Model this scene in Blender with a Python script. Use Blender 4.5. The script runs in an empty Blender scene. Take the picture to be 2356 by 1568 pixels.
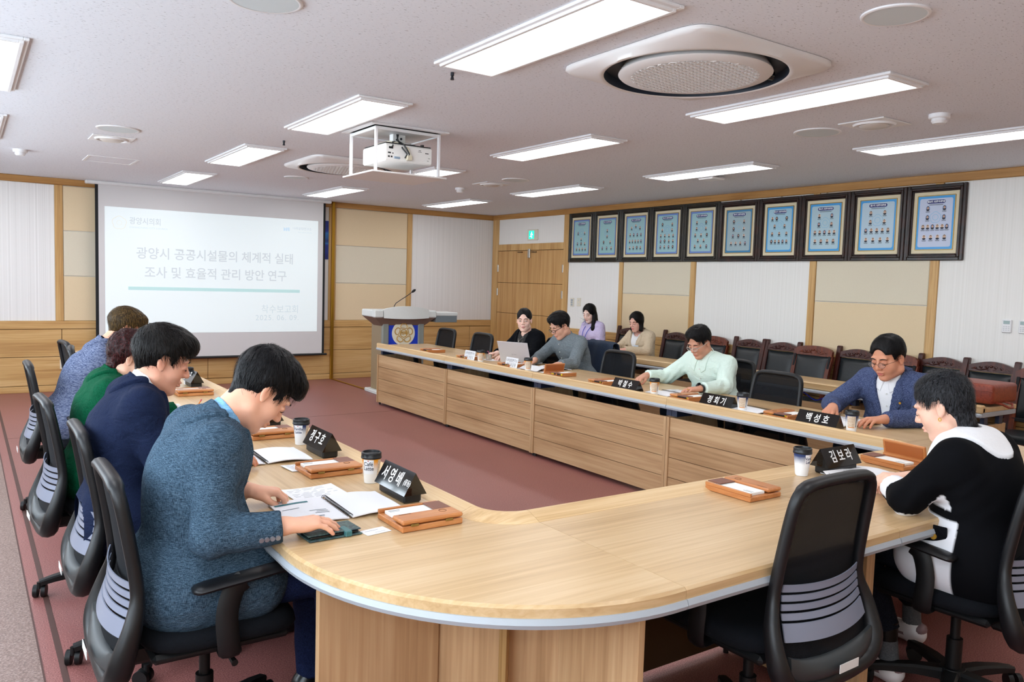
import bpy, bmesh, math, random
import numpy as np
from math import sin, cos, pi, radians, sqrt, atan2
from mathutils import Vector, Matrix, Euler

scene = bpy.context.scene
COL = scene.collection
random.seed(7)
np.random.seed(7)

# ------------------------------------------------------------------ camera
CAM_YAW, CAM_PITCH, CAM_ROLL = 0.60436166, -0.07386674, 0.03041938
CAM_LOC = Vector((-7.5743, -11.6359, 1.5730))
def camera_axes():
    cy, sy, cp, sp = cos(CAM_YAW), sin(CAM_YAW), cos(CAM_PITCH), sin(CAM_PITCH)
    f = Vector((sy*cp, cy*cp, sp)); r = Vector((cy, -sy, 0)); u = r.cross(f)
    c, s = cos(CAM_ROLL), sin(CAM_ROLL)
    return c*r + s*u, -s*r + c*u, f
_r, _u, _f = camera_axes()
cam_data = bpy.data.cameras.new('camera')
cam_data.sensor_fit = 'HORIZONTAL'; cam_data.sensor_width = 36.0
cam_data.lens = 1832.0*36.0/2356.0
cam_data.clip_start = 0.05; cam_data.clip_end = 60
cam = bpy.data.objects.new('camera', cam_data)
M = Matrix.Identity(4)
for i in range(3):
    M[i][0] = _r[i]; M[i][1] = _u[i]; M[i][2] = -_f[i]; M[i][3] = CAM_LOC[i]
cam.matrix_world = M
COL.objects.link(cam)
scene.camera = cam

# ------------------------------------------------------------------ world, flash, exposure
PANEL_EMISSION = 8.5           # ceiling panels
WINDOW_FILL_EMISSION = 7.0          # glow of the blinds added on the unseen left wall
FLASH_WATTS = 6.0
FLASH_TILT = 25.0               # degrees the flash head is turned up from the lens axis
world = bpy.data.worlds.new('world'); scene.world = world
world.use_nodes = True
world.node_tree.nodes['Background'].inputs[0].default_value = (0.75, 0.85, 1.0, 1)
world.node_tree.nodes['Background'].inputs[1].default_value = 0.25
# the photographer's flash, on the camera's hot shoe (its shadows show on the ceiling behind the projector lift)
fl = bpy.data.lights.new('camera_flash', 'AREA'); fl.shape = 'DISK'; fl.size = 0.10
fl.energy = FLASH_WATTS; fl.color = (1.0, 0.97, 0.95)
flo = bpy.data.objects.new('camera_flash', fl); COL.objects.link(flo)
flo.matrix_world = Matrix.Translation(_u*0.16) @ M @ Matrix.Rotation(radians(FLASH_TILT), 4, 'X')
scene.view_settings.view_transform = 'Standard'
scene.view_settings.look = 'None'
scene.view_settings.exposure = 0.15
scene.view_settings.gamma = 1.0
scene.view_settings.use_curve_mapping = False

# ------------------------------------------------------------------ helpers: colour and materials
def lin(v):
    v /= 255.0
    return v/12.92 if v <= 0.04045 else ((v+0.055)/1.055)**2.4
def C(r, g, b): return (lin(r), lin(g), lin(b), 1.0)
MATS = {}
def mat(name, col=None, rough=0.5, metal=0.0, spec=0.5, emit=None, emit_s=0.0, alpha=1.0, trans=0.0, coat=0.0, sheen=0.0):
    if name in MATS: return MATS[name]
    m = bpy.data.materials.new(name); m.use_nodes = True
    b = m.node_tree.nodes['Principled BSDF']
    if col: b.inputs['Base Color'].default_value = col
    b.inputs['Roughness'].default_value = rough
    b.inputs['Metallic'].default_value = metal
    b.inputs['Specular IOR Level'].default_value = spec
    if emit:
        b.inputs['Emission Color'].default_value = emit; b.inputs['Emission Strength'].default_value = emit_s
    b.inputs['Alpha'].default_value = alpha
    b.inputs['Transmission Weight'].default_value = trans
    b.inputs['Coat Weight'].default_value = coat
    b.inputs['Sheen Weight'].default_value = sheen
    MATS[name] = m
    return m
def nodes(m):
    nt = m.node_tree
    return nt, nt.nodes, nt.links, nt.nodes['Principled BSDF']
def ramp(N, stops):
    r = N.new('ShaderNodeValToRGB'); e = r.color_ramp.elements
    while len(e) < len(stops): e.new(0.5)
    for k, (p, c) in enumerate(stops):
        e[k].position = p; e[k].color = c
    return r
def noise_mat(name, stops, scale=(1, 1, 1), nscale=5.0, detail=4.0, rough=0.5, bump=0.0, spec=0.5, distort=0.0, coat=0.0, nrough=0.55, coord='Object', sheen=0.0, bdist=0.01):
    if name in MATS: return MATS[name]
    m = mat(name, stops[0][1], rough=rough, spec=spec, coat=coat, sheen=sheen)
    nt, N, L, b = nodes(m)
    tc = N.new('ShaderNodeTexCoord'); mp = N.new('ShaderNodeMapping'); mp.inputs['Scale'].default_value = scale
    nz = N.new('ShaderNodeTexNoise'); nz.inputs['Scale'].default_value = nscale; nz.inputs['Detail'].default_value = detail
    nz.inputs['Roughness'].default_value = nrough; nz.inputs['Distortion'].default_value = distort
    r = ramp(N, stops)
    L.new(tc.outputs[coord], mp.inputs[0]); L.new(mp.outputs[0], nz.inputs['Vector']); L.new(nz.outputs['Fac'], r.inputs[0])
    L.new(r.outputs[0], b.inputs['Base Color'])
    if bump:
        bp = N.new('ShaderNodeBump'); bp.inputs['Strength'].default_value = bump; bp.inputs['Distance'].default_value = bdist
        L.new(nz.outputs['Fac'], bp.inputs['Height']); L.new(bp.outputs[0], b.inputs['Normal'])
    return m
def wood(name, dark, mid, light, axis='X', fine=38.0, rough=0.42, spec=0.4, coat=0.0):
    """wood veneer: long streaks along one axis, in object space"""
    if name in MATS: return MATS[name]
    m = mat(name, mid, rough=rough, spec=spec, coat=coat)
    nt, N, L, b = nodes(m)
    tc = N.new('ShaderNodeTexCoord')
    def streak(f, along, det):
        mp = N.new('ShaderNodeMapping')
        mp.inputs['Scale'].default_value = tuple(along if a == axis else f for a in 'XYZ')
        nz = N.new('ShaderNodeTexNoise'); nz.inputs['Scale'].default_value = 1.0; nz.inputs['Detail'].default_value = det
        nz.inputs['Distortion'].default_value = 0.6
        L.new(tc.outputs['Object'], mp.inputs[0]); L.new(mp.outputs[0], nz.inputs['Vector'])
        return nz
    a = streak(fine*0.28, 0.7, 3.0); c = streak(fine*2.2, 1.6, 4.0)
    mx = N.new('ShaderNodeMath'); mx.operation = 'MULTIPLY_ADD'; mx.inputs[1].default_value = 0.45
    mz = N.new('ShaderNodeMath'); mz.operation = 'MULTIPLY'; mz.inputs[1].default_value = 0.55
    L.new(a.outputs['Fac'], mz.inputs[0]); L.new(c.outputs['Fac'], mx.inputs[0]); L.new(mz.outputs[0], mx.inputs[2])
    r = ramp(N, [(0.36, dark), (0.5, mid), (0.66, light)])
    L.new(mx.outputs[0], r.inputs[0]); L.new(r.outputs[0], b.inputs['Base Color'])
    bp = N.new('ShaderNodeBump'); bp.inputs['Strength'].default_value = 0.06; bp.inputs['Distance'].default_value = 0.004
    L.new(c.outputs['Fac'], bp.inputs['Height']); L.new(bp.outputs[0], b.inputs['Normal'])
    return m

# ------------------------------------------------------------------ helpers: mesh building
def V3(p): return Vector(p)
class MB:
    """collects geometry; build() links it as ONE mesh object"""
    def __init__(s): s.v = []; s.f = []; s.m = []; s.mi = 0
    def mat(s, i): s.mi = i; return s
    def add(s, vs, fs):
        o = len(s.v); s.v.extend([tuple(p) for p in vs])
        for f in fs: s.f.append(tuple(o+i for i in f)); s.m.append(s.mi)
        return s
    def box(s, x0, x1, y0, y1, z0, z1, b=0.0, T=None):
        if x0 > x1: x0, x1 = x1, x0
        if y0 > y1: y0, y1 = y1, y0
        if z0 > z1: z0, z1 = z1, z0
        if b <= 0:
            vs = [(x, y, z) for z in (z0, z1) for y in (y0, y1) for x in (x0, x1)]
            fs = [(0, 2, 3, 1), (4, 5, 7, 6), (0, 1, 5, 4), (2, 6, 7, 3), (0, 4, 6, 2), (1, 3, 7, 5)]
        else:
            b = min(b, (x1-x0)*.49, (y1-y0)*.49, (z1-z0)*.49)
            vs = []; idx = {}
            for i, x in enumerate((x0, x1)):
                for j, y in enumerate((y0, y1)):
                    for k, z in enumerate((z0, z1)):
                        sx, sy, sz = (1, -1)[i], (1, -1)[j], (1, -1)[k]
                        idx[i, j, k, 0] = len(vs); vs.append((x, y+sy*b, z+sz*b))
                        idx[i, j, k, 1] = len(vs); vs.append((x+sx*b, y, z+sz*b))
                        idx[i, j, k, 2] = len(vs); vs.append((x+sx*b, y+sy*b, z))
            fs = []
            for i in (0, 1):
                q = [idx[i, 0, 0, 0], idx[i, 1, 0, 0], idx[i, 1, 1, 0], idx[i, 0, 1, 0]]; fs.append(q if i else q[::-1])
                q = [idx[0, i, 0, 1], idx[0, i, 1, 1], idx[1, i, 1, 1], idx[1, i, 0, 1]]; fs.append(q if i else q[::-1])
                q = [idx[0, 0, i, 2], idx[1, 0, i, 2], idx[1, 1, i, 2], idx[0, 1, i, 2]]; fs.append(q if i else q[::-1])
            for i in (0, 1):
                for j in (0, 1):
                    q = [idx[i, j, 0, 0], idx[i, j, 1, 0], idx[i, j, 1, 1], idx[i, j, 0, 1]]; fs.append(q if (i == j) else q[::-1])
                    q = [idx[i, 0, j, 0], idx[i, 1, j, 0], idx[i, 1, j, 2], idx[i, 0, j, 2]]; fs.append(q[::-1] if (i == j) else q)
                    q = [idx[0, i, j, 1], idx[1, i, j, 1], idx[1, i, j, 2], idx[0, i, j, 2]]; fs.append(q if (i == j) else q[::-1])
            for i in (0, 1):
                for j in (0, 1):
                    for k in (0, 1):
                        q = [idx[i, j, k, 0], idx[i, j, k, 1], idx[i, j, k, 2]]
                        fs.append(q if (i+j+k) % 2 else q[::-1])
        if T is not None: vs = [T @ Vector(p) for p in vs]
        return s.add(vs, fs)
    def rbox(s, x0, x1, y0, y1, z0, z1, r, seg=4):
        bm = bmesh.new(); bmesh.ops.create_cube(bm, size=1.0)
        for v in bm.verts: v.co = Vector(((x0+x1)/2+v.co.x*(x1-x0), (y0+y1)/2+v.co.y*(y1-y0), (z0+z1)/2+v.co.z*(z1-z0)))
        bmesh.ops.bevel(bm, geom=bm.edges[:], offset=r, segments=seg, profile=0.5, affect='EDGES')
        bm.verts.index_update(); s.add([v.co.copy() for v in bm.verts], [[v.index for v in f.verts] for f in bm.faces]); bm.free(); return s
    def cyl(s, p0, p1, r0, r1=None, n=16, caps=True):
        r1 = r0 if r1 is None else r1
        p0, p1 = V3(p0), V3(p1); d = (p1-p0).normalized()
        a = d.orthogonal().normalized(); b = d.cross(a)
        vs = []
        for p, r in ((p0, r0), (p1, r1)):
            for k in range(n):
                t = 2*pi*k/n; vs.append(p + a*(r*cos(t)) + b*(r*sin(t)))
        fs = [(k, (k+1) % n, n+(k+1) % n, n+k) for k in range(n)]
        if caps: fs += [tuple(range(n))[::-1], tuple(range(n, 2*n))]
        return s.add(vs, fs)
    def tube(s, path, r, n=8, closed=False, flat=None, caps=True):
        """round (or elliptic, flat=(rx,ry) list) tube along a path"""
        P = [V3(p) for p in path]; m = len(P)
        R = r if isinstance(r, (list, tuple)) else [r]*m
        vs = []; fs = []; up = None
        for i in range(m):
            if closed: d = P[(i+1) % m]-P[i-1]
            else: d = P[min(i+1, m-1)]-P[max(i-1, 0)]
            d.normalize()
            if up is None: up = d.orthogonal().normalized()
            up = (up - d*up.dot(d)); 
            if up.length < 1e-6: up = d.orthogonal()
            up.normalize(); w = d.cross(up)
            for k in range(n):
                t = 2*pi*k/n; vs.append(P[i] + up*(R[i]*cos(t)) + w*(R[i]*sin(t)))
        rng = m if closed else m-1
        for i in range(rng):
            a, b = i*n, ((i+1) % m)*n
            for k in range(n): fs.append((a+k, a+(k+1) % n, b+(k+1) % n, b+k))
        if not closed and caps: fs += [tuple(range(n))[::-1], tuple(range((m-1)*n, m*n))]
        return s.add(vs, fs)
    def sweep(s, path, prof, side, closed=False, caps=True):
        """profile (list of (a,b)) swept along path; a runs along 'side' (vector or list of vectors), b along the second normal"""
        P = [V3(p) for p in path]; m = len(P); n = len(prof[0]) if isinstance(prof[0][0], (tuple, list)) else len(prof)
        vs = []; fs = []
        for i in range(m):
            if closed: d = P[(i+1) % m]-P[i-1]
            else: d = P[min(i+1, m-1)]-P[max(i-1, 0)]
            d.normalize()
            sd = V3(side[i]) if isinstance(side, list) else V3(side)
            sd = (sd-d*sd.dot(d)).normalized(); w = d.cross(sd)
            pr = prof[i] if isinstance(prof[0][0], (tuple, list)) else prof
            for a, b in pr: vs.append(P[i]+sd*a+w*b)
        rng = m if closed else m-1
        for i in range(rng):
            a, b = i*n, ((i+1) % m)*n
            for k in range(n): fs.append((a+k, a+(k+1) % n, b+(k+1) % n, b+k))
        if not closed and caps: fs += [tuple(range(n))[::-1], tuple(range((m-1)*n, m*n))]
        return s.add(vs, fs)
    def lathe(s, prof, c=(0, 0, 0), n=24, a0=0.0, a1=2*pi):
        full = abs(a1-a0-2*pi) < 1e-6; vs = []; fs = []; m = len(prof); k2 = n if full else n+1
        for k in range(k2):
            t = a0+(a1-a0)*k/n
            for r, z in prof: vs.append((c[0]+r*cos(t), c[1]+r*sin(t), c[2]+z))
        for k in range(n):
            a, b = k*m, ((k+1) % k2)*m
            for i in range(m-1): fs.append((a+i, b+i, b+i+1, a+i+1))
        return s.add(vs, fs)
    def prism(s, poly, z0, z1, T=None):
        n = len(poly)
        vs = [(p[0], p[1], z0) for p in poly]+[(p[0], p[1], z1) for p in poly]
        fs = [(k, (k+1) % n, n+(k+1) % n, n+k) for k in range(n)]+[tuple(range(n))[::-1], tuple(range(n, 2*n))]
        if T is not None: vs = [T @ Vector(p) for p in vs]
        return s.add(vs, fs)
    def ell(s, c, r, nu=16, nv=10, T=None):
        vs = []; fs = []
        for j in range(nv+1):
            ph = -pi/2+pi*j/nv
            for i in range(nu):
                t = 2*pi*i/nu; vs.append((c[0]+r[0]*cos(ph)*cos(t), c[1]+r[1]*cos(ph)*sin(t), c[2]+r[2]*sin(ph)))
        for j in range(nv):
            for i in range(nu): fs.append((j*nu+i, j*nu+(i+1) % nu, (j+1)*nu+(i+1) % nu, (j+1)*nu+i))
        if T is not None: vs = [T @ Vector(p) for p in vs]
        return s.add(vs, fs)
    def quad(s, a, b, c, d): return s.add([a, b, c, d], [(0, 1, 2, 3)])
    def poly(s, pts): return s.add(pts, [tuple(range(len(pts)))])
    def surf(s, fn, nu, nv):
        vs = [fn(i/nu, j/nv) for j in range(nv+1) for i in range(nu+1)]
        fs = [(j*(nu+1)+i, j*(nu+1)+i+1, (j+1)*(nu+1)+i+1, (j+1)*(nu+1)+i) for j in range(nv) for i in range(nu)]
        return s.add(vs, fs)
    def slab(s, fn, nu, nv, th):
        """sheet fn(u,v) with thickness th (vector function of normal approximated by a constant vector th)"""
        t = V3(th); A = [[V3(fn(i/nu, j/nv)) for i in range(nu+1)] for j in range(nv+1)]
        vs = [p for r in A for p in r]+[p+t for r in A for p in r]; o = (nu+1)*(nv+1); w = nu+1; fs = []
        for j in range(nv):
            for i in range(nu):
                q = (j*w+i, j*w+i+1, (j+1)*w+i+1, (j+1)*w+i); fs.append(q[::-1]); fs.append(tuple(o+k for k in q))
        for i in range(nu):
            fs.append((i, i+1, o+i+1, o+i)); a = nv*w+i; fs.append((a+1, a, o+a, o+a+1))
        for j in range(nv):
            a = j*w; fs.append((a+w, a, o+a, o+a+w)); a = j*w+nu; fs.append((a, a+w, o+a+w, o+a))
        return s.add(vs, fs)
    def mesh(s, name, mats, smooth=None):
        me = bpy.data.meshes.new(name); me.from_pydata(s.v, [], s.f)
        for m in (mats if isinstance(mats, (list, tuple)) else [mats]): me.materials.append(m)
        if any(s.m): me.polygons.foreach_set('material_index', s.m)
        if smooth is not None:
            me.polygons.foreach_set('use_smooth', [True]*len(me.polygons))
            me.set_sharp_from_angle(angle=radians(smooth))
        me.update(); return me
    def build(s, name, mats, parent=None, smooth=38, label=None):
        return link(name, s.mesh(name, mats, smooth), parent, label)
def link(name, data, parent=None, label=None):
    o = bpy.data.objects.new(name, data); COL.objects.link(o)
    if parent is not None: o.parent = parent
    if label: o['label'] = label
    return o
def tag(o, label=None, cat=None, group=None, kind=None):
    if label: o['label'] = label
    if cat: o['category'] = cat
    if group: o['group'] = group
    if kind: o['kind'] = kind
    return o
def thing(name, label, cat, loc=(0, 0, 0), rz=0.0, group=None):
    o = bpy.data.objects.new(name, None); COL.objects.link(o); o.empty_display_size = 0.05
    o.location = loc; o.rotation_euler = (0, 0, rz)
    return tag(o, label, cat, group)
def struct(o): o['kind'] = 'structure'; return o
def copy_tree(o, parent=None):
    c = o.copy(); COL.objects.link(c); c.parent = parent
    for ch in list(o.children): copy_tree(ch, c)
    return c
def dup(o, loc, rz, label, group=None):
    c = copy_tree(o); c.location = loc; c.rotation_euler = (0, 0, rz); c['label'] = label
    if group: c['group'] = group
    return c
def text(name, s, size, matl, parent, M4, ext=0.0008, align='CENTER', bold=0.0, sx=1.0, label=None, spacing=1.0):
    cu = bpy.data.curves.new(name, 'FONT'); cu.body = s; cu.size = size; cu.align_x = align; cu.align_y = 'CENTER'
    cu.extrude = ext; cu.offset = bold; cu.space_character = spacing; cu.resolution_u = 3
    tmp = bpy.data.objects.new('tmp_text', cu); COL.objects.link(tmp)
    me = bpy.data.meshes.new_from_object(tmp)
    bpy.data.objects.remove(tmp); bpy.data.curves.remove(cu)
    me.name = name; me.materials.clear(); me.materials.append(matl)
    o = link(name, me, parent, label)
    o.matrix_local = M4 @ Matrix.Diagonal((sx, 1, 1, 1))
    return o
def frame(o, x, y):
    """4x4 with origin o, local x axis x, local y axis y"""
    x = V3(x).normalized(); y = V3(y); y = (y-x*x.dot(y)).normalized(); z = x.cross(y)
    m = Matrix.Identity(4)
    for i in range(3): m[i][0], m[i][1], m[i][2], m[i][3] = x[i], y[i], z[i], o[i]
    return m
# ================================================================== MATERIALS OF THE ROOM
H = 2.70; XL = -9.27; YN = -12.6
OAK = (C(180, 136, 82), C(203, 162, 104), C(218, 182, 128))
m_oak_x = wood('oak_veneer_x', *OAK, axis='X'); m_oak_y = wood('oak_veneer_y', *OAK, axis='Y'); m_oak_z = wood('oak_veneer_z', *OAK, axis='Z')
m_oak_door = wood('oak_door_veneer', C(176, 130, 76), C(196, 152, 96), C(208, 168, 114), axis='Z', fine=60)
m_corn_x = wood('cornice_wood_x', C(158, 110, 56), C(182, 134, 76), C(196, 150, 92), axis='X'); m_corn_y = wood('cornice_wood_y', C(158, 110, 56), C(182, 134, 76), C(196, 150, 92), axis='Y')
m_beige = noise_mat('beige_fabric_panel', [(0.3, C(222, 200, 164)), (0.7, C(232, 212, 178))], nscale=260, rough=0.9, bump=0.12, spec=0.15, bdist=0.002)
m_cream = noise_mat('cream_fabric_panel', [(0.3, C(216, 206, 184)), (0.7, C(226, 218, 198))], nscale=260, rough=0.9, bump=0.12, spec=0.15, bdist=0.002)
def stripe_mat(name, axis, a, b):
    m = mat(name, a, rough=0.75, spec=0.25); nt, N, L, p = nodes(m)
    tc = N.new('ShaderNodeTexCoord'); mp = N.new('ShaderNodeMapping')
    mp.inputs['Scale'].default_value = (55, 0.01, 0.01) if axis == 'X' else (0.01, 55, 0.01)
    nz = N.new('ShaderNodeTexNoise'); nz.inputs['Scale'].default_value = 1.0; nz.inputs['Detail'].default_value = 2
    r = ramp(N, [(0.35, a), (0.65, b)])
    L.new(tc.outputs['Object'], mp.inputs[0]); L.new(mp.outputs[0], nz.inputs['Vector']); L.new(nz.outputs['Fac'], r.inputs[0]); L.new(r.outputs[0], p.inputs['Base Color'])
    return m
m_paper_x = stripe_mat('striped_wallpaper_x', 'X', C(226, 225, 223), C(241, 240, 239)); m_paper_y = stripe_mat('striped_wallpaper_y', 'Y', C(234, 233, 229), C(241, 240, 237))
m_paint = mat('wall_paint', C(226, 222, 214), rough=0.85)
m_gap = mat('panel_gap_dark', C(70, 46, 24), rough=0.9)

# ceiling: mineral-fibre board with fine fissures
m_ceil = mat('ceiling_board', C(232, 231, 234), rough=0.9, spec=0.2)
nt, N, L, b = nodes(m_ceil)
tc = N.new('ShaderNodeTexCoord'); mp = N.new('ShaderNodeMapping'); mp.inputs['Scale'].default_value = (34, 78, 1); mp.inputs['Rotation'].default_value = (0, 0, 0.5)
nz = N.new('ShaderNodeTexNoise'); nz.inputs['Scale'].default_value = 1.5; nz.inputs['Detail'].default_value = 2.5
r = ramp(N, [(0.30, C(170, 170, 176)), (0.37, C(226, 229, 236)), (0.68, C(228, 231, 238)), (0.74, C(248, 247, 250))])
L.new(tc.outputs['Object'], mp.inputs[0]); L.new(mp.outputs[0], nz.inputs['Vector']); L.new(nz.outputs['Fac'], r.inputs[0]); L.new(r.outputs[0], b.inputs['Base Color'])
bp = N.new('ShaderNodeBump'); bp.inputs['Strength'].default_value = 0.15; bp.inputs['Distance'].default_value = 0.003
L.new(nz.outputs['Fac'], bp.inputs['Height']); L.new(bp.outputs[0], b.inputs['Normal'])
# floor: red-brown speckled vinyl, and a paler stone-look strip along the left
def speckle(name, cols, sc, rough, coat=0.0, big=None):
    m = mat(name, cols[1], rough=rough, coat=coat); nt, N, L, b = nodes(m)
    tc = N.new('ShaderNodeTexCoord'); nz = N.new('ShaderNodeTexNoise'); nz.inputs['Scale'].default_value = sc; nz.inputs['Detail'].default_value = 3; nz.inputs['Roughness'].default_value = 0.7
    r = ramp(N, [(0.34, cols[0]), (0.5, cols[1]), (0.66, cols[2])])
    L.new(tc.outputs['Object'], nz.inputs['Vector']); L.new(nz.outputs['Fac'], r.inputs[0])
    n2 = N.new('ShaderNodeTexNoise'); n2.inputs['Scale'].default_value = 1.3; n2.inputs['Detail'].default_value = 3
    mx = N.new('ShaderNodeMix'); mx.data_type = 'RGBA'; mx.blend_type = 'MULTIPLY'; mx.inputs['Factor'].default_value = 0.35
    r2 = ramp(N, [(0.3, (0.72, 0.72, 0.74, 1)), (0.7, (1, 1, 1, 1))])
    L.new(tc.outputs['Object'], n2.inputs['Vector']); L.new(n2.outputs['Fac'], r2.inputs[0]); L.new(r.outputs[0], mx.inputs['A']); L.new(r2.outputs[0], mx.inputs['B']); L.new(mx.outputs['Result'], b.inputs['Base Color'])
    bp = N.new('ShaderNodeBump'); bp.inputs['Strength'].default_value = 0.10; bp.inputs['Distance'].default_value = 0.003
    L.new(nz.outputs['Fac'], bp.inputs['Height']); L.new(bp.outputs[0], b.inputs['Normal'])
    return m
m_floor = speckle('red_speckled_floor', [C(102, 54, 54), C(146, 88, 84), C(182, 132, 124)], 190, 0.42)
m_stone = speckle('stone_look_floor', [C(96, 76, 70), C(132, 106, 98), C(164, 142, 134)], 110, 0.38)
m_seam = mat('floor_seam', C(78, 50, 44), rough=0.6)

# ================================================================== FLOOR AND CEILING
o = struct(MB().box(XL, 0, YN, 0, -0.12, 0).build('floor', m_floor, smooth=None))
FLOOR = o
MB().box(XL, -7.345, YN, 0, 0.0, 0.002).build('stone_strip', m_stone, FLOOR, None, 'paler stone-look strip of floor along the left')
MB().box(-7.285, -7.262, YN, 0, 0.0, 0.0015).build('seam_strip', m_seam, FLOOR, None)
MB().box(-7.346, -7.340, YN, 0, 0.0, 0.0025).build('seam_strip', m_seam, FLOOR, None)
for y in (-3.1, -8.95): MB().box(-7.26, -0.05, y, y+0.004, 0.0, 0.0008).build('seam_strip', m_seam, FLOOR, None)
CEIL = struct(MB().box(XL, 0, YN, 0, H, H+0.1).build('ceiling', m_ceil, smooth=None))

# ================================================================== BACK WALL (y = 0), panels proud towards the room
WB = struct(MB().box(XL, 0.12, 0, 0.15, 0, H).build('wall_back', m_paint, smooth=None))
def pc(name, m, x0, x1, z0, z1, d, parent, b=0.003, y0=0.0, label=None):
    return MB().box(x0, x1, y0-d, y0, z0, z1, b).build(name, m, parent, None, label)
STR = [(-8.05, -7.96), (-6.61, -6.52), (-5.30, -5.21), (-2.985, -2.875), (-1.66, -1.575)]
pc('cornice', m_corn_x, XL, 0, 2.618, H, 0.035, WB, 0.006)
for a, c in STR: pc('wood_strip', m_oak_z, a, c, 0.905, 2.618, 0.022, WB)
pc('wallpaper_panel', m_paper_x, -9.2, -8.05, 0.905, 2.618, 0.008, WB)
pc('wallpaper_panel', m_paper_x, -7.96, -6.61, 0.905, 2.618, 0.008, WB)
pc('wallpaper_panel', m_paper_x, -5.21, -2.985, 0.905, 2.618, 0.008, WB)
pc('wallpaper_panel', m_paper_x, -1.575, -0.004, 0.905, 2.618, 0.008, WB)
for a, c in ((-6.515, -5.305), (-2.87, -1.665)):
    for z0, z1, mm in ((0.907, 1.474, m_beige), (1.482, 2.046, m_cream), (2.054, 2.612, m_beige)):
        pc('fabric_panel', mm, a, c, z0, z1, 0.016, WB, 0.004)
MB().box(XL, 0, -0.012, 0, 0.0, 0.9).build('groove_backing', m_gap, WB, None)
pc('wainscot_rail', m_oak_x, XL, 0, 0.803, 0.905, 0.03, WB, 0.004)
pc('baseboard', m_oak_x, XL, 0, 0.0, 0.082, 0.032, WB, 0.004)
SX = [XL, -7.9, -6.545, -4.75, -2.90, -1.62, -0.445, -0.002]
for a, c in zip(SX[:-1], SX[1:]):
    for z0, z1 in ((0.452, 0.797), (0.088, 0.446)): pc('wainscot_board', m_oak_x, a+0.003, c-0.003, z0, z1, 0.026, WB)

# ================================================================== RIGHT WALL (x = 0)
WR = struct(MB().box(0, 0.15, YN, 0, 0, H).build('wall_right', m_paint, smooth=None))
def pr_(name, m, y0, y1, z0, z1, d, parent=None, b=0.003, label=None):
    return MB().box(-d, 0, y0, y1, z0, z1, b).build(name, m, parent or WR, None, label)
pr_('cornice', m_corn_y, YN, -0.035, 2.618, H, 0.035, b=0.006)
for a, c in ((-3.355, -3.275), (-4.688, -4.605), (-6.40, -6.32), (-7.71, -7.628), (-10.2, -10.12), (-11.5, -11.42)): pr_('wood_strip', m_oak_z, a, c, 0.905, 2.618, 0.022)
for a, c in ((-3.275, -2.13), (-6.32, -4.688), (-10.12, -7.71), (YN, -11.5)): pr_('wallpaper_panel', m_paper_y, a, c, 0.905, 2.618, 0.008)
for a, c in ((-4.600, -3.360), (-7.623, -6.405), (-11.415, -10.205)):
    for z0, z1, mm in ((0.907, 1.462, m_beige), (1.470, 2.046, m_cream), (2.054, 2.612, m_beige)):
        pr_('fabric_panel', mm, a, c, z0, z1, 0.016, b=0.004)
MB().box(-0.012, 0, YN, -2.13, 0, 0.9).build('groove_backing', m_gap, WR, None)
pr_('wainscot_rail', m_oak_y, YN, -2.13, 0.803, 0.905, 0.03, b=0.004)
pr_('baseboard', m_oak_y, YN, -2.13, 0, 0.082, 0.032, b=0.004)
SY = [-2.135, -3.32, -4.65, -6.36, -7.67, -10.16, YN]
for a, c in zip(SY[:-1], SY[1:]):
    for z0, z1 in ((0.452, 0.797), (0.088, 0.446)): pr_('wainscot_board', m_oak_y, c+0.003, a-0.003, z0, z1, 0.026)
# double door with its frame
m_steel = mat('brushed_steel', C(190, 188, 182), rough=0.3, metal=1.0)
m_bronze = mat('old_bronze', C(128, 104, 76), rough=0.35, metal=1.0)
D1 = struct(MB().box(-0.03, 0, -0.205, -0.034, 0, 2.618, 0.003).box(-0.03, 0, -2.13, -2.012, 0, 2.618, 0.003).box(-0.03, 0, -2.012, -0.205, 2.095, 2.20, 0.003).build('door_1', m_oak_z, None, None))
D1['label'] = 'oak veneer double door with transom in the far right corner'
MB().box(-0.010, 0, -2.012, -0.205, 2.20, 2.618).build('transom_panel', m_paper_y, D1, None)
MB().box(-0.006, 0, -2.012, -0.205, 0.0, 2.095).build('door_gap', m_gap, D1, None)
for y0, y1, hy, sg in ((-1.104, -0.212, -1.035, 1), (-2.005, -1.110, -1.18, -1)):
    lf = bpy.data.objects.new('door_leaf', None); COL.objects.link(lf); lf.parent = D1
    for z0, z1 in ((0.012, 1.048), (1.054, 1.556), (1.562, 2.088)):
        MB().box(-0.024, -0.006, y0, y1, z0, z1, 0.0025).build('leaf_panel', m_oak_door, lf, None)
    h = MB(); h.box(-0.030, -0.024, hy-0.022, hy+0.022, 0.84, 1.05, 0.004); h.cyl((-0.03, hy, 0.95), (-0.075, hy, 0.95), 0.011, n=12); h.tube([(-0.072, hy, 0.95), (-0.074, hy+0.05*sg, 0.953), (-0.070, hy+0.115*sg, 0.945)], [0.011, 0.010, 0.007])
    h.build('door_handle', m_bronze, lf)
    hz = MB(); ye = y1 if sg == 1 else y0
    for z in (1.80, 1.40, 0.35): hz.box(-0.034, -0.02, ye-0.02, ye+0.014, z-0.06, z+0.06, 0.003)
    hz.build('hinge', m_steel, lf)
    MB().box(-0.05, -0.024, hy-0.02+0.12*sg, hy+0.10+0.12*sg, 2.055, 2.072, 0.003).build('door_closer_arm', m_bronze, lf, None)
MB().box(-0.05, -0.026, -1.16, -1.10, 1.97, 2.115, 0.004).build('top_bolt', m_steel, D1, None)

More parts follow.
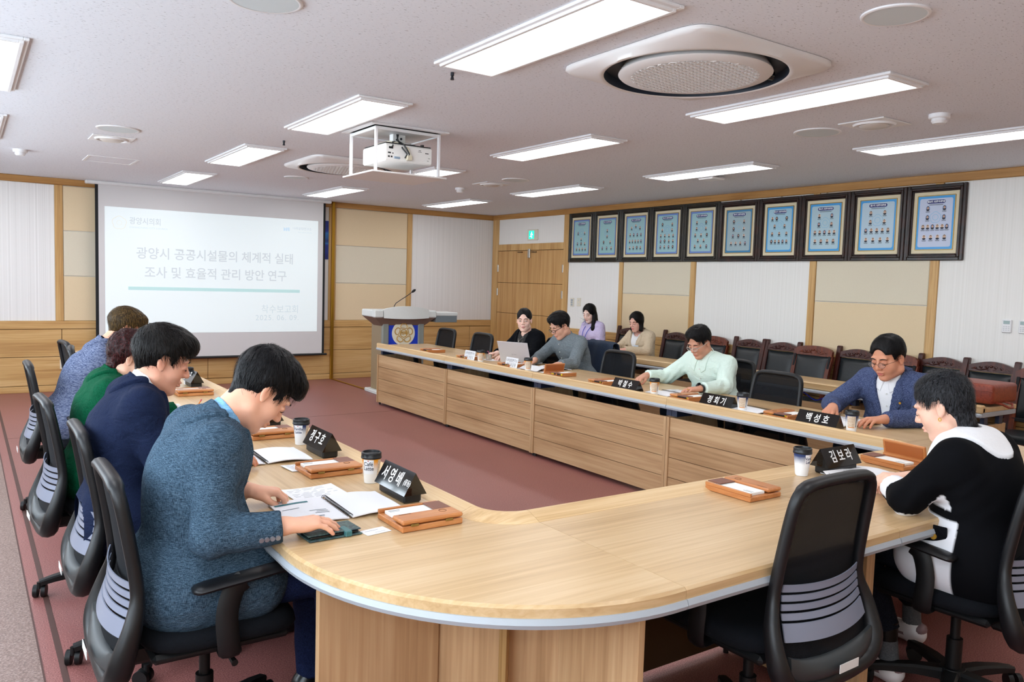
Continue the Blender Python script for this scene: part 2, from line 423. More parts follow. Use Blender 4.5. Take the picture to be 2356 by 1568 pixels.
# walls behind and beside the camera
WL = struct(MB().box(XL-0.15, XL, YN, 0.15, 0, H).build('wall_left', m_paint, smooth=None))
MB().box(XL, XL+0.03, YN, 0, 0.803, 0.905, 0.004).build('wainscot_rail', m_oak_y, WL, None)
MB().box(XL, XL+0.026, YN, 0, 0.0, 0.803).build('wainscot_board', m_oak_y, WL, None)
WF = struct(MB().box(XL, 0, YN-0.15, YN, 0, H).build('wall_front', m_paint, smooth=None))
MB().box(XL, 0, YN, YN+0.026, 0.0, 0.905).build('wainscot_board', m_oak_x, WF, None)

# assumed windows added on the unseen left wall: glowing blinds brighten the ceiling
m_blind = mat('daylit_blind', C(236, 240, 246), rough=0.9, emit=(0.78, 0.90, 1.0, 1), emit_s=WINDOW_FILL_EMISSION)
m_wfr = mat('window_frame_white', C(228, 228, 226), rough=0.4)
for k, yc in enumerate((-11.2, -8.5, -5.8, -3.1)):
    w = struct(MB().box(XL, XL+0.05, yc-1.22, yc+1.22, 0.93, 0.98, 0.004).box(XL, XL+0.05, yc-1.22, yc+1.22, 2.46, 2.51, 0.004).box(XL, XL+0.05, yc-1.22, yc-1.17, 0.98, 2.46, 0.004).box(XL, XL+0.05, yc+1.17, yc+1.22, 0.98, 2.46, 0.004).box(XL, XL+0.045, yc-0.025, yc+0.025, 0.98, 2.46, 0.004).build('window_%d' % (k+1), m_wfr, None, None))
    for s in (-1, 1): MB().box(XL+0.004, XL+0.010, yc+s*0.60-0.56, yc+s*0.60+0.56, 0.985, 2.455).build('blind', m_blind, w, None)

# brass post and floor rail of the folding partition beside the lectern
m_brass = mat('worn_brass', C(178, 134, 44), rough=0.35, metal=0.85)
t = thing('partition_track', 'brass post and floor rail running from back wall to the lectern', 'rail', (-2.93, -0.03, 0))
MB().box(-0.028, 0.016, -0.05, -0.008, 0.0, 2.695, 0.004).build('post', m_brass, t, None)
MB().box(-0.018, 0.018, -2.55, -0.05, 0.001, 0.014, 0.004).build('floor_rail', m_brass, t, None)

# ================================================================== PROJECTION SCREEN
m_scr = mat('screen_cloth', C(214, 212, 212), rough=0.85, spec=0.2); m_blk = mat('black_plastic', C(22, 24, 27), rough=0.45)
m_blk_matte = mat('black_border', C(16, 18, 22), rough=0.8)
t = thing('projection_screen', 'wide pull-down projection screen with black side borders', 'screen', (0, -0.155, 0))
MB().box(-6.172, -3.098, -0.002, 0.002, 0.40, 2.69).build('border_cloth', m_blk_matte, t, None, 'black border of the screen')
MB().box(-6.135, -3.132, -0.0045, -0.002, 0.418, 2.69).build('screen_cloth', m_scr, t, None)
MB().cyl((-6.20, 0, 0.40), (-3.055, 0, 0.40), 0.016, n=12).build('bottom_bar', m_blk, t)
MB().box(-6.28, -3.02, -0.05, 0.06, 2.655, 2.70, 0.01).build('roller_case', mat('white_lacquer', C(226, 226, 226), rough=0.4), t, None)
# projected slide: light thrown on the cloth
m_slide = mat('projected_slide', C(214, 218, 220), rough=0.9, emit=C(226, 246, 250), emit_s=0.34)
m_st = mat('slide_grey_text', C(196, 201, 204), rough=0.9, emit=C(206, 220, 224), emit_s=0.26)
m_st2 = mat('slide_pale_text', C(196, 204, 206), rough=0.9, emit=C(216, 232, 236), emit_s=0.29)
m_bar = mat('slide_teal_bar', C(180, 206, 206), rough=0.9, emit=C(190, 240, 238), emit_s=0.26)
m_gold_t = mat('slide_gold_line', C(214, 212, 196), rough=0.9, emit=C(250, 245, 225), emit_s=0.26)
m_blu_t = mat('slide_blue_text', C(150, 190, 220), rough=0.9, emit=C(160, 210, 240), emit_s=0.25)
t = thing('slide', 'bright projected slide with Korean title text on the screen', 'projected image', (0, -0.161, 0))
MB().box(-6.062, -3.213, -0.0008, 0.0008, 0.748, 2.385).build('slide_field', m_slide, t, None)
def stext(n, s, x, z, size, m, al='CENTER', bold=0.0, sx=1.0, sp=1.0): return text(n, s, size, m, t, frame((x, -0.0016, z), (1, 0, 0), (0, 0, 1)), 0.0003, al, bold, sx, None, sp)
stext('title_line', '광양시 공공시설물의 체계적 실태', -4.637, 1.795, 0.166, m_st, bold=0.0018, sx=0.93)
stext('title_line', '조사 및 효율적 관리 방안 연구', -4.637, 1.545, 0.166, m_st, bold=0.0018, sx=0.93)
MB().box(-5.79, -3.483, -0.0022, -0.0012, 1.318, 1.362).build('underline_bar', m_bar, t, None)
stext('subtitle', '착수보고회', -3.492, 1.068, 0.135, m_st2, 'RIGHT', sx=0.9)
stext('date', '2025. 06. 09.', -3.492, 0.948, 0.11, m_st2, 'RIGHT', sx=1.0, sp=1.1)
stext('organisation_name', '광양시의회', -5.775, 2.215, 0.10, m_st, 'LEFT', bold=0.001, sx=0.85)
stext('organisation_name', 'GWANGYANG CITY COUNCIL', -5.775, 2.135, 0.034, m_st2, 'LEFT')
stext('institute_name', '나라살림연구소', -3.31, 2.255, 0.045, m_st, 'RIGHT')
stext('institute_name', 'fiscal reform institute', -3.31, 2.205, 0.024, m_st2, 'RIGHT')
stext('institute_name', '늘살림', -3.735, 2.235, 0.055, m_blu_t, 'LEFT', sx=0.62)
def ribbon(mb, pts, w, y, closed=True):
    """flat band of width w following 2-D points (x, z) at depth y, facing -y"""
    n = len(pts); P = [Vector((p[0], p[1])) for p in pts]; A = []; B = []
    for i in range(n):
        a = P[i-1] if (closed or i > 0) else P[i]; c = P[(i+1) % n] if (closed or i < n-1) else P[i]
        d = (c-a).normalized(); nn = Vector((-d.y, d.x))
        A.append(P[i]+nn*w*.5); B.append(P[i]-nn*w*.5)
    for i in range(n if closed else n-1):
        j = (i+1) % n
        mb.add([(B[i].x, y, B[i].y), (B[j].x, y, B[j].y), (A[j].x, y, A[j].y), (A[i].x, y, A[i].y)], [(0, 1, 2, 3)])
def flower(cx, cz, R, lobes=5, pet=0.34, n=60, notch=0.0):
    pts = []
    for k in range(n):
        a = 2*pi*k/n; r = R*(1-pet*0.5+pet*0.5*abs(cos(lobes*a/2))**0.6)
        pts.append((cx+r*sin(a), cz+r*cos(a)))
    return pts
mb = MB(); ribbon(mb, flower(-5.892, 2.185, 0.085, 5, 0.25), 0.006, -0.0018); mb.build('emblem_outline', m_gold_t, t, None)
mb = MB(); ribbon(mb, [(-5.892+0.03*cos(k*pi/8), 2.185+0.03*sin(k*pi/8)) for k in range(16)], 0.004, -0.0018)
mb.build('emblem_ring', m_gold_t, t, None)
# poster on the wall behind the screen
t = thing('wall_poster', 'dark blue poster on white wall, mostly behind the screen', 'poster', (0, -0.010, 0))
mb = MB().box(-4.35, -2.992, -0.006, 0, 1.83, 2.41); mb.build('sheet', noise_mat('blue_poster', [(0.35, C(14, 24, 110)), (0.55, C(24, 60, 170)), (0.62, C(40, 130, 210)), (0.75, C(20, 30, 120))], (0.8, 1, 2.5), 1.6, 1, 0.4), t, None)

# ================================================================== CEILING LIGHTS
m_white = mat('white_enamel', C(232, 232, 234), rough=0.4)
m_panel = mat('lit_diffuser', C(255, 252, 248), rough=0.6, emit=(0.965, 0.985, 1.0, 1), emit_s=PANEL_EMISSION)
def light_frame(w, l):
    mb = MB()
    for (a, z0, z1, t_) in ((0.0, H-0.014, H, 0.026), (0.022, H-0.026, H, 0.022)):
        x0, x1, y0, y1 = -w/2+a, w/2-a, -l/2+a, l/2-a
        mb.box(x0, x0+t_, y0, y1, z0, z1, 0.003).box(x1-t_, x1, y0, y1, z0, z1, 0.003).box(x0+t_, x1-t_, y0, y0+t_, z0, z1, 0.003).box(x0+t_, x1-t_, y1-t_, y1, z0, z1, 0.003)
    return mb
LW, LL = 0.375, 1.40
L0 = thing('ceiling_light', '', 'ceiling light', (0, 0, 0), 0, 'panel lights in the ceiling grid')
light_frame(LW, LL).build('frame', m_white, L0, None)
MB().box(-LW/2+0.042, LW/2-0.042, -LL/2+0.042, LL/2-0.042, H-0.022, H-0.004).build('diffuser', m_panel, L0, None)
XS = [(-5.355, 'above the left half of the room'), (-3.49, 'to the right of the projector'), (-1.62, 'nearest the right wall'), (-7.47, 'at the far left edge of the photo'), ]
YS = [(-1.46, 'by the back wall'), (-3.83, 'third from the front'), (-6.25, 'second from the front'), (-8.60, 'nearest the camera'), (-11.0, 'behind the camera')]
first = True
COLN = {0: 'second row from the left', 1: 'third row from the left', 2: 'row nearest the right wall', 3: 'leftmost row'}
for ci, (x, _) in enumerate(XS):
    for ri, (y, rn) in enumerate(YS):
        lab = 'lit panel light, %s, %s' % (COLN[ci], rn)
        if first: o = L0; o.location = (x, y, 0); o['label'] = lab; first = False
        else: o = dup(L0, (x, y, 0), 0, lab)
# ================================================================== ROUND-FLOW AIR CONDITIONERS
m_acw = mat('ac_white', C(222, 219, 218), rough=0.45); m_acd = mat('ac_dark_recess', C(22, 34, 50), rough=0.5); m_acg = mat('ac_grille_back', C(132, 152, 176), rough=0.5)
A0 = thing('air_conditioner', 'square ceiling air conditioner with round grille, nearest the camera', 'air conditioner', (-4.482, -8.722, H), 0, 'round ceiling air conditioners')
S = 0.505; mb = MB()
def sqr(t, s, rc):   # rounded square radius at angle t
    c_, s_ = abs(cos(t)), abs(sin(t)); p = 9.0
    return s/((c_**p+s_**p)**(1/p))
n = 96; rings = [(lambda t: sqr(t, S, 0), -0.002), (lambda t: sqr(t, S, 0), -0.018), (lambda t: sqr(t, S*0.965, 0), -0.030), (lambda t: 0.485, -0.052), (lambda t: 0.468, -0.055), (lambda t: 0.460, -0.050)]
vs = []; fs = []
for fn, z in rings:
    for k in range(n): t_ = 2*pi*k/n; vs.append((fn(t_)*cos(t_), fn(t_)*sin(t_), z))
for j in range(len(rings)-1):
    for k in range(n): fs.append((j*n+k, j*n+(k+1) % n, (j+1)*n+(k+1) % n, (j+1)*n+k)[::-1])
mb.add(vs, fs); mb.build('face_panel', m_acw, A0, 60)
MB().lathe([(0.460, -0.050), (0.455, -0.005), (0.30, -0.003)], n=72).build('recess_ring', m_acd, A0, 60)
mb = MB().lathe([(0.36, -0.004), (0.382, -0.036), (0.386, -0.046), (0.378, -0.054), (0.315, -0.062)], n=72); mb.build('round_cover', m_acw, A0, 60)
MB().lathe([(0.0005, -0.054), (0.317, -0.054)], n=48).build('grille_back', m_acg, A0, None)
mb = MB(); R_ = 0.318
for ang in (radians(12), radians(72), radians(132)):
    d = Vector((cos(ang), sin(ang), 0)); nn = Vector((-sin(ang), cos(ang), 0))
    for k in range(-13, 14):
        off = k*0.030
        h2 = R_*R_-off*off
        if h2 <= 0: continue
        e = sqrt(h2); a = nn*off-d*e; c_ = nn*off+d*e; w = 0.0036
        mb.add([a-nn*w+Vector((0, 0, -0.0645)), c_-nn*w+Vector((0, 0, -0.0645)), c_+nn*w+Vector((0, 0, -0.0645)), a+nn*w+Vector((0, 0, -0.0645)),
                a-nn*w+Vector((0, 0, -0.054)), c_-nn*w+Vector((0, 0, -0.054)), c_+nn*w+Vector((0, 0, -0.054)), a+nn*w+Vector((0, 0, -0.054))],
               [(3, 2, 1, 0), (0, 1, 5, 4), (2, 3, 7, 6)])
mb.build('grille_lattice', m_acw, A0, None)
MB().box(0.02, 0.03, 0.36, 0.42, -0.028, -0.010).build('louvre_stop', m_acd, A0, None)
MB().cyl((0.375*cos(-0.55), 0.375*sin(-0.55), -0.03), (0.41*cos(-0.55), 0.41*sin(-0.55), -0.034), 0.022, n=16).build('sensor', mat('black_gloss', C(12, 13, 16), rough=0.12), A0)
dup(A0, (-4.37, -3.96, H), 0, 'square ceiling air conditioner with round grille, half hidden behind the projector lift')

# ================================================================== OTHER CEILING FITTINGS
m_grey = mat('speaker_grille_grey', C(208, 218, 222), rough=0.6)
SP = thing('ceiling_speaker', '', 'speaker', (0, 0, H), 0, 'round ceiling loudspeakers')
MB().lathe([(0.160, 0.0), (0.160, -0.006), (0.152, -0.010), (0.143, -0.008)], n=40).build('rim', m_white, SP, 50)
MB().lathe([(0.0005, -0.0075), (0.1435, -0.0075)], n=40).build('grille', m_grey, SP, None)
SPK = [(-2.555, -8.105, 1.0, 'round ceiling speaker beside the square vent at upper right'), (-4.445, -9.765, 0.82, 'round ceiling speaker at the top right above the air conditioner'), (-2.52, -4.29, 0.95, 'round ceiling speaker past the projector, right of a small vent'),
       (-6.53, -4.48, 1.0, 'round ceiling speaker at upper left beside a vent'), (-4.39, -2.55, 0.85, 'small round ceiling speaker beyond the far air conditioner'), (-6.53, -8.26, 0.95, 'round ceiling speaker cut off by the top edge of the photo')]
for i, (x, y, s, lab) in enumerate(SPK):
    o = SP if i == 0 else dup(SP, (x, y, H), 0, lab)
    o.location = (x, y, H); o['label'] = lab; o.scale = (s, s, 1)
DF = thing('ceiling_vent', '', 'vent', (0, 0, H), 0, 'square ceiling vents with round discs')
MB().box(-0.165, 0.165, -0.165, 0.165, -0.008, 0, 0.004).lathe([(0.135, -0.008), (0.128, -0.020), (0.118, -0.020), (0.112, -0.008)], n=36).build('plate', m_white, DF, 40)
MB().lathe([(0.0005, -0.030), (0.075, -0.028), (0.094, -0.018), (0.094, -0.014)], n=36).build('disc', mat('vent_disc', C(214, 208, 202), rough=0.35), DF, 50)
for i, (x, y, lab) in enumerate([(-2.545, -8.53, 'square ceiling vent with round disc at upper right'), (-2.50, -3.77, 'square ceiling vent left of a speaker, beyond the projector'), (-6.50, -3.93, 'square ceiling vent with round disc at upper left')]):
    o = DF if i == 0 else dup(DF, (x, y, H), 0, lab)
    o.location = (x, y, H); o['label'] = lab
SM = thing('smoke_detector', '', 'smoke detector', (0, 0, H), 0, 'smoke detectors')
MB().lathe([(0.0005, 0), (0.062, 0), (0.062, -0.022), (0.056, -0.028), (0.0005, -0.028)], n=28).build('base', m_white, SM, 40)
MB().lathe([(0.044, -0.028), (0.046, -0.044), (0.036, -0.058), (0.0005, -0.060)], n=28).build('chamber', m_white, SM, 40)
for i, (x, y, lab) in enumerate([(-2.52, -8.95, 'white smoke detector at upper right near the right edge'), (-2.54, -3.13, 'white smoke detector on the far ceiling right of the projector'), (-7.10, -2.52, 'white smoke detector at the upper left corner')]):
    o = SM if i == 0 else dup(SM, (x, y, H), 0, lab)
    o.location = (x, y, H); o['label'] = lab
SK = thing('sprinkler', '', 'sprinkler', (0, 0, H), 0, 'ceiling sprinklers')
MB().cyl((0, 0, 0), (0, 0, -0.018), 0.010, n=10).build('stem', mat('dark_metal', C(52, 56, 64), rough=0.4, metal=0.6), SK)
MB().cyl((0, 0, -0.018), (0, 0, -0.040), 0.006, 0.011, n=10).build('deflector', mat('dark_metal'), SK)
for i, (x, y, lab) in enumerate([(-5.36, -7.78, 'small dark sprinkler head left of the nearest panel light'), (-5.33, -4.92, 'small dark sprinkler head left of the projector lift')]):
    o = SK if i == 0 else dup(SK, (x, y, H), 0, lab)
    o.location = (x, y, H); o['label'] = lab
t = thing('wireless_access_point', 'small white square access point on the ceiling above the portraits', 'access point', (-1.335, -6.055, H))
MB().box(-0.055, 0.055, -0.055, 0.055, -0.012, 0, 0.004).build('mount', mat('dark_metal'), t, None)
MB().box(-0.10, 0.10, -0.10, 0.10, -0.040, -0.012, 0.014).build('case', m_white, t, 50)
t = thing('access_hatch', 'flush rectangular ceiling access hatch above the left wall', 'hatch', (-6.30, -2.42, H))
mb = MB()
for a in (-0.222, 0.222): mb.box(a-0.014, a+0.014, -0.24, 0.24, -0.006, 0, 0.002)
for a in (-0.236, 0.236): mb.box(-0.222, 0.222, a-0.005, a+0.005, -0.005, 0, 0.001)
mb.build('frame', m_white, t, None)
MB().box(-0.205, 0.205, -0.228, 0.228, -0.002, 0).build('lid', m_ceil, t, None)

# ================================================================== PROJECTOR ON ITS CEILING LIFT
t = thing('projector_lift', 'white ceiling lift frame lowered with four posts and a platform', 'projector lift', (-4.805, -5.95, H))
mb = MB(); a, c = 0.30, 0.262
for s in (-1, 1):
    mb.box(s*a-0.022, s*a+0.022, -c-0.022, c+0.022, -0.012, 0, 0.002); mb.box(-a+0.022, a-0.022, s*c-0.022, s*c+0.022, -0.012, 0, 0.002)
mb.build('ceiling_ring', m_white, t, None)
MB().box(-a+0.03, a-0.03, -c+0.03, c-0.03, -0.006, 0).build('shaft_opening', mat('black_border'), t, None)
mb = MB()
for s in (-1, 1):
    mb.box(s*0.262-0.008, s*0.262+0.008, -0.232, 0.232, -0.040, -0.018, 0.002); mb.box(-0.262, 0.262, s*0.226-0.008, s*0.226+0.008, -0.040, -0.018, 0.002)
mb.build('top_frame', m_white, t, None)
MB().box(-0.254, 0.254, -0.218, 0.218, -0.030, -0.020).build('top_plate', m_acw, t, None)
for sx in (-1, 1):
    for sy in (-1, 1):
        MB().box(sx*0.262-0.010, sx*0.262+0.010, sy*0.226-0.010, sy*0.226+0.010, -0.345, -0.02, 0.002).build('post', m_white, t, None)
MB().box(-a-0.012, a+0.012, -c-0.012, c+0.012, -0.356, -0.343, 0.003).build('platform', m_acw, t, None)
p = thing('projector', 'white video projector with cables hanging inside the ceiling lift', 'projector', (-4.80, -5.985, 2.44))
m_pj = mat('projector_white', C(236, 236, 234), rough=0.4)
MB().box(-0.198, 0.198, -0.20, 0.20, 0, 0.128, 0.010).build('body', m_pj, p, 40)
MB().box(-0.190, 0.190, -0.19, 0.19, 0.128, 0.137, 0.003).build('top_trim', m_blk, p, None)
mb = MB()
for k in range(12):
    y = -0.16+k*0.028; mb.box(-0.2005, -0.197, y, y+0.014, 0.03, 0.105)
mb.build('side_vent', m_grey, p, None)
MB().cyl((-0.09, 0.19, 0.06), (-0.09, 0.235, 0.06), 0.052, n=24).build('lens', mat('black_gloss'), p)
for (x, z, w, h_) in ((-0.150, 0.098, 0.034, 0.016), (-0.162, 0.060, 0.024, 0.010), (-0.134, 0.058, 0.008, 0.008), (-0.166, 0.032, 0.014, 0.012), (-0.144, 0.032, 0.014, 0.012), (0.15, 0.085, 0.03, 0.006), (0.16, 0.03, 0.012, 0.003), (0.17, 0.05, 0.016, 0.003), (0.09, 0.10, 0.02, 0.004), (0.09, 0.09, 0.03, 0.003)):
    MB().box(x-w/2, x+w/2, -0.2012, -0.199, z-h_/2, z+h_/2).build('port', m_blk, p, None)
mb = MB()
for x in (-0.112, -0.088): mb.box(x-0.012, x+0.012, -0.206, -0.199, 0.020, 0.036, 0.002)
mb.build('connector_row', mat('port_blue', C(140, 160, 180), rough=0.4), p, None)
MB().cyl((0.13, -0.16, 0.137), (0.13, -0.16, 0.152), 0.014, n=14).build('adjust_foot', m_blk, p)
MB().box(-0.055, 0.055, -0.03, 0.03, 0.137, 0.235, 0.004).build('mount_bracket', m_pj, p, None)
mb = MB()
for x, z in ((0.015, 0.165), (0.015, 0.20), (-0.02, 0.19)): mb.cyl((x, -0.030, z), (x, -0.034, z), 0.009, n=12)
mb.build('mount_bolts', mat('dark_metal'), p)
mb = MB()
mb.tube([(-0.02, -0.05, 0.225), (-0.04, -0.08, 0.19), (-0.055, -0.14, 0.15), (-0.06, -0.21, 0.10), (-0.03, -0.225, 0.06), (-0.04, -0.212, 0.03)], 0.006, 6)
mb.tube([(-0.03, -0.05, 0.225), (-0.045, -0.10, 0.17), (-0.045, -0.20, 0.13), (-0.02, -0.225, 0.075), (0.005, -0.222, 0.045), (0.01, -0.205, 0.02)], 0.006, 6)
mb.tube([(-0.05, -0.06, 0.17), (-0.11, -0.14, 0.15), (-0.14, -0.212, 0.11), (-0.15, -0.205, 0.10)], 0.005, 6)
mb.tube([(0.0, -0.10, 0.145), (0.06, -0.15, 0.143), (0.09, -0.12, 0.148)], 0.005, 6)
mb.build('cable', m_blk, p)
mb = MB(); mb.tube([(-0.16, 0.05, 0.145), (-0.10, -0.05, 0.165), (-0.05, -0.13, 0.15), (-0.015, -0.215, 0.10), (0.0, -0.225, 0.05), (-0.02, -0.215, 0.025)], 0.007, 6)
mb.box(-0.03, 0.012, -0.235, -0.202, 0.016, 0.05, 0.004); mb.build('video_cable', mat('beige_plastic', C(206, 198, 176), rough=0.5), p)

# ================================================================== WALL FITTINGS
m_ivory = mat('ivory_plastic', C(228, 222, 206), rough=0.4)
def on_right(name, label, cat, y, z, group=None):
    t = thing(name, label, cat, (-0.008, y, z), -pi/2, group); return t
t = on_right('exit_sign', 'green lit exit sign with white frame above the double door', 'exit sign', -1.20, 2.338)
MB().box(-0.135, 0.135, -0.03, 0, -0.085, 0.085, 0.006).build('case', m_ivory, t, None)
MB().box(-0.088, 0.052, -0.033, -0.029, -0.065, 0.065).build('lit_panel', mat('exit_green', C(20, 160, 130), rough=0.4, emit=C(30, 220, 190), emit_s=1.2), t, None)
mb = MB(); mb.ell((-0.01, -0.034, 0.036), (0.012, 0.002, 0.013), 12, 6)
for a, c_ in (((-0.012, 0.022), (-0.022, -0.012)), ((-0.022, -0.012), (0.0, -0.03)), ((0.0, -0.03), (-0.002, -0.055)), ((-0.022, -0.012), (-0.04, -0.03)), ((-0.04, -0.03), (-0.055, -0.03)), ((-0.012, 0.02), (0.012, 0.008)), ((0.012, 0.008), (0.022, -0.008)), ((-0.014, 0.018), (-0.036, 0.008))):
    mb.tube([(a[0], -0.034, a[1]), (c_[0], -0.034, c_[1])], 0.006, 6)
mb.build('running_figure', mat('exit_white', C(240, 255, 250), rough=0.4, emit=C(220, 255, 245), emit_s=1.4), t)
MB().box(0.095, 0.108, -0.032, -0.029, -0.03, 0.03).build('test_switch', m_grey, t, None)
t = on_right('light_switch', 'tall ivory six-button light switch plate beside the door', 'switch', -2.25, 1.297)
MB().box(-0.042, 0.042, -0.012, 0, -0.065, 0.065, 0.004).build('plate', m_ivory, t, None)
for k in range(3): MB().box(-0.022, 0.022, -0.017, -0.011, -0.05+k*0.034, -0.022+k*0.034, 0.003).build('rocker', mat('switch_grey', C(168, 178, 186), rough=0.4), t, None)
t = on_right('light_switch', 'plain ivory two-button wall switch next to the tall switch plate', 'switch', -2.41, 1.305)
MB().box(-0.042, 0.042, -0.012, 0, -0.062, 0.062, 0.004).build('plate', m_ivory, t, None)
for k in range(2): MB().box(-0.008, 0.008, -0.016, -0.011, -0.035+k*0.05, -0.018+k*0.05, 0.002).build('rocker', m_grey, t, None)
TH = on_right('thermostat', 'white wall controller with small display, left one of the pair at the right edge', 'thermostat', -8.342, 1.318, 'wall controllers')
MB().box(-0.040, 0.040, -0.018, 0, -0.058, 0.058, 0.006).build('case', m_white, TH, None)
MB().box(-0.026, 0.026, -0.0195, -0.017, 0.018, 0.048).build('display', mat('lcd', C(150, 170, 168), rough=0.25), TH, None)
mb = MB()
for i in range(3):
    for j in range(3): mb.box(-0.026+i*0.020, -0.014+i*0.020, -0.0195, -0.017, -0.040+j*0.016, -0.032+j*0.016)
mb.build('buttons', mat('pale_grey', C(200, 202, 204), rough=0.5), TH, None)
dup(TH, (-0.008, -8.478, 1.318), -pi/2, 'white wall controller cut off by the right edge of the photo')
t = thing('wall_outlet', 'ivory double socket on the oak wainscot at the left', 'socket', (-6.536, -0.026, 0.348))
MB().box(-0.036, 0.036, -0.012, 0, -0.062, 0.062, 0.004).build('plate', m_ivory, t, None)
for z in (-0.028, 0.028):
    mb = MB().lathe([(0.021, 0), (0.021, 0.004), (0.018, 0.004), (0.017, -0.003), (0.0005, -0.003)], n=20)
    T = Matrix.Translation((0, -0.012, z)) @ Matrix.Rotation(pi/2, 4, 'X'); mb.v = [tuple(T @ Vector(p)) for p in mb.v]
    mb.build('socket_face', mat('socket_shadow', C(150, 144, 132), rough=0.5), t, 40)  # socket faces in a plain darker tone than the plate
# ================================================================== CONFERENCE TABLE, a U of separate sections
TOPW = (C(184, 150, 106), C(202, 170, 126), C(215, 187, 147))
m_top_x = wood('table_top_x', *TOPW, axis='X', fine=30, rough=0.3, spec=0.5); m_top_y = wood('table_top_y', *TOPW, axis='Y', fine=30, rough=0.3, spec=0.5)
LIPW = (C(190, 152, 104), C(212, 178, 130), C(224, 196, 152))
m_lip_x = wood('table_lip_x', *LIPW, axis='X', fine=34, rough=0.4); m_lip_y = wood('table_lip_y', *LIPW, axis='Y', fine=34, rough=0.4)
PANW = (C(166, 130, 92), C(188, 152, 112), C(203, 170, 130))
m_pan_x = wood('table_panel_x', *PANW, axis='X', fine=26, rough=0.45); m_pan_y = wood('table_panel_y', *PANW, axis='Y', fine=26, rough=0.45); m_pan_z = wood('table_panel_z', *PANW, axis='Z', fine=26, rough=0.45)
m_ply = wood('panel_edge', C(150, 116, 68), C(176, 142, 92), C(194, 162, 112), axis='Z', fine=40, rough=0.5)
m_silver = mat('silver_edge', C(168, 176, 184), rough=0.45); m_bracket = mat('blue_grey_bracket', C(40, 50, 74), rough=0.45)
ZT = 0.745
# profile in (distance from the inner edge outwards, z): wood top + raised inner lip
def lip_profile(): return [(0.0, 0.712), (0.0, 0.760), (0.010, 0.768), (0.030, 0.768), (0.084, 0.748), (0.090, 0.7455), (0.090, 0.712)]
def top_profile(w): return [(0.090, 0.712), (0.090, ZT), (w-0.008, ZT), (w, ZT-0.008), (w, 0.712)]
def silver_profile(d): return [(d-0.004, 0.681), (d+0.004, 0.684), (d+0.010, 0.697), (d+0.004, 0.712), (d-0.020, 0.712), (d-0.020, 0.681)]
def silver_in(): return [(0.020, 0.681), (0.020, 0.712), (-0.004, 0.712), (-0.010, 0.697), (-0.004, 0.684), (0.004, 0.681)]
def extrude(prof, a, b, place):
    """prof (d,z) extruded from a to b; place(d, s, z) -> point"""
    n = len(prof); mb = MB()
    vs = [place(d, a, z) for d, z in prof]+[place(d, b, z) for d, z in prof]
    fs = [(k, (k+1) % n, n+(k+1) % n, n+k) for k in range(n)]+[tuple(range(n))[::-1], tuple(range(n, 2*n))]
    mb.add(vs, fs); return mb
def fix_normals(o):
    bm = bmesh.new(); bm.from_mesh(o.data); bmesh.ops.recalc_face_normals(bm, faces=bm.faces); bm.to_mesh(o.data); bm.free()
    return o
def table_unit(label, place, a, b, w, mt, ml, mp, grp, boards=True, ends=(True, True), inset=0.03):
    """one straight section: place(d, s, z) maps (distance from the inner edge, run, height) into the room"""
    t = thing('conference_table', label, 'table', place(w/2, (a+b)/2, 0), 0, grp)
    O = Vector(t.location); pl = lambda d, s, z: Vector(place(d, s, z))-O
    g = 0.0012 if b > a else -0.0012
    fix_normals(extrude(top_profile(w), a+g, b-g, pl).build('table_top', mt, t, 30))
    fix_normals(extrude(lip_profile(), a+g, b-g, pl).build('raised_lip', ml, t, 30))
    fix_normals(extrude(silver_profile(w), a+g*2, b-g*2, pl).build('edge_trim', m_silver, t, 30))
    fix_normals(extrude(silver_in(), a+g*2, b-g*2, pl).build('edge_trim', m_silver, t, 30))
    sg = 1 if b > a else -1
    for on_, s0 in zip(ends, (a, b)):
        if not on_: continue
        s1 = s0+0.002*sg if s0 == a else s0-0.002*sg; s2 = s1+0.025*sg if s0 == a else s1-0.025*sg
        fix_normals(extrude([(0.008, 0.03), (0.008, 0.625), (w-0.10, 0.625), (w-0.10, 0.03)], s1, s2, pl).build('side_panel', m_pan_z, t, None))
        fix_normals(extrude([(0.06, 0.625), (0.06, 0.700), (w-0.16, 0.700), (w-0.16, 0.68), (0.22, 0.66), (0.22, 0.625)], s1, s1+(0.05*sg if s0 == a else -0.05*sg), pl).build('bracket', m_bracket, t, None))
        for d in (0.05, w-0.15):
            c = pl(d, (s1+s2)/2, 0); MB().cyl((c.x, c.y, 0), (c.x, c.y, 0.032), 0.012, n=10).build('foot', m_blk, t)
    if boards:
        for k in range(4):
            z0 = 0.034+k*0.148
            fix_normals(extrude([(inset-0.012, z0), (inset-0.012, z0+0.1435), (inset+0.006, z0+0.1435), (inset+0.006, z0)], a+0.028*sg, b-0.028*sg, pl).build('modesty_board', mp, t, None))
        fix_normals(extrude([(inset+0.006, 0.034), (inset+0.006, 0.62), (inset+0.014, 0.62), (inset+0.014, 0.034)], a+0.028*sg, b-0.028*sg, pl).build('backing_board', m_gap, t, None))
    return t
XI_L, XI_R, YI, W_ = -6.06, -3.35, -9.38, 0.72
G = 'sections of the U-shaped conference table'
ordn = ['first', 'second', 'third', 'fourth']
yl = [-9.26, -7.60, -5.92, -4.22, -2.52]
for k in range(4):
    table_unit('oak table section on the left arm of the U, %s from the near corner' % ordn[k], lambda d, s, z: (XI_L-d, s, z), yl[k], yl[k+1], W_, m_top_y, m_lip_y, m_pan_y, G, ends=(k > 0, True))
yr = [-9.26, -7.53, -5.86, -4.27, -2.56]
for k in range(4):
    table_unit('oak table section on the right arm of the U, %s from the near corner' % ordn[k], lambda d, s, z: (XI_R+d, s, z), yr[k], yr[k+1], W_, m_top_y, m_lip_y, m_pan_y, G, inset=0.030)
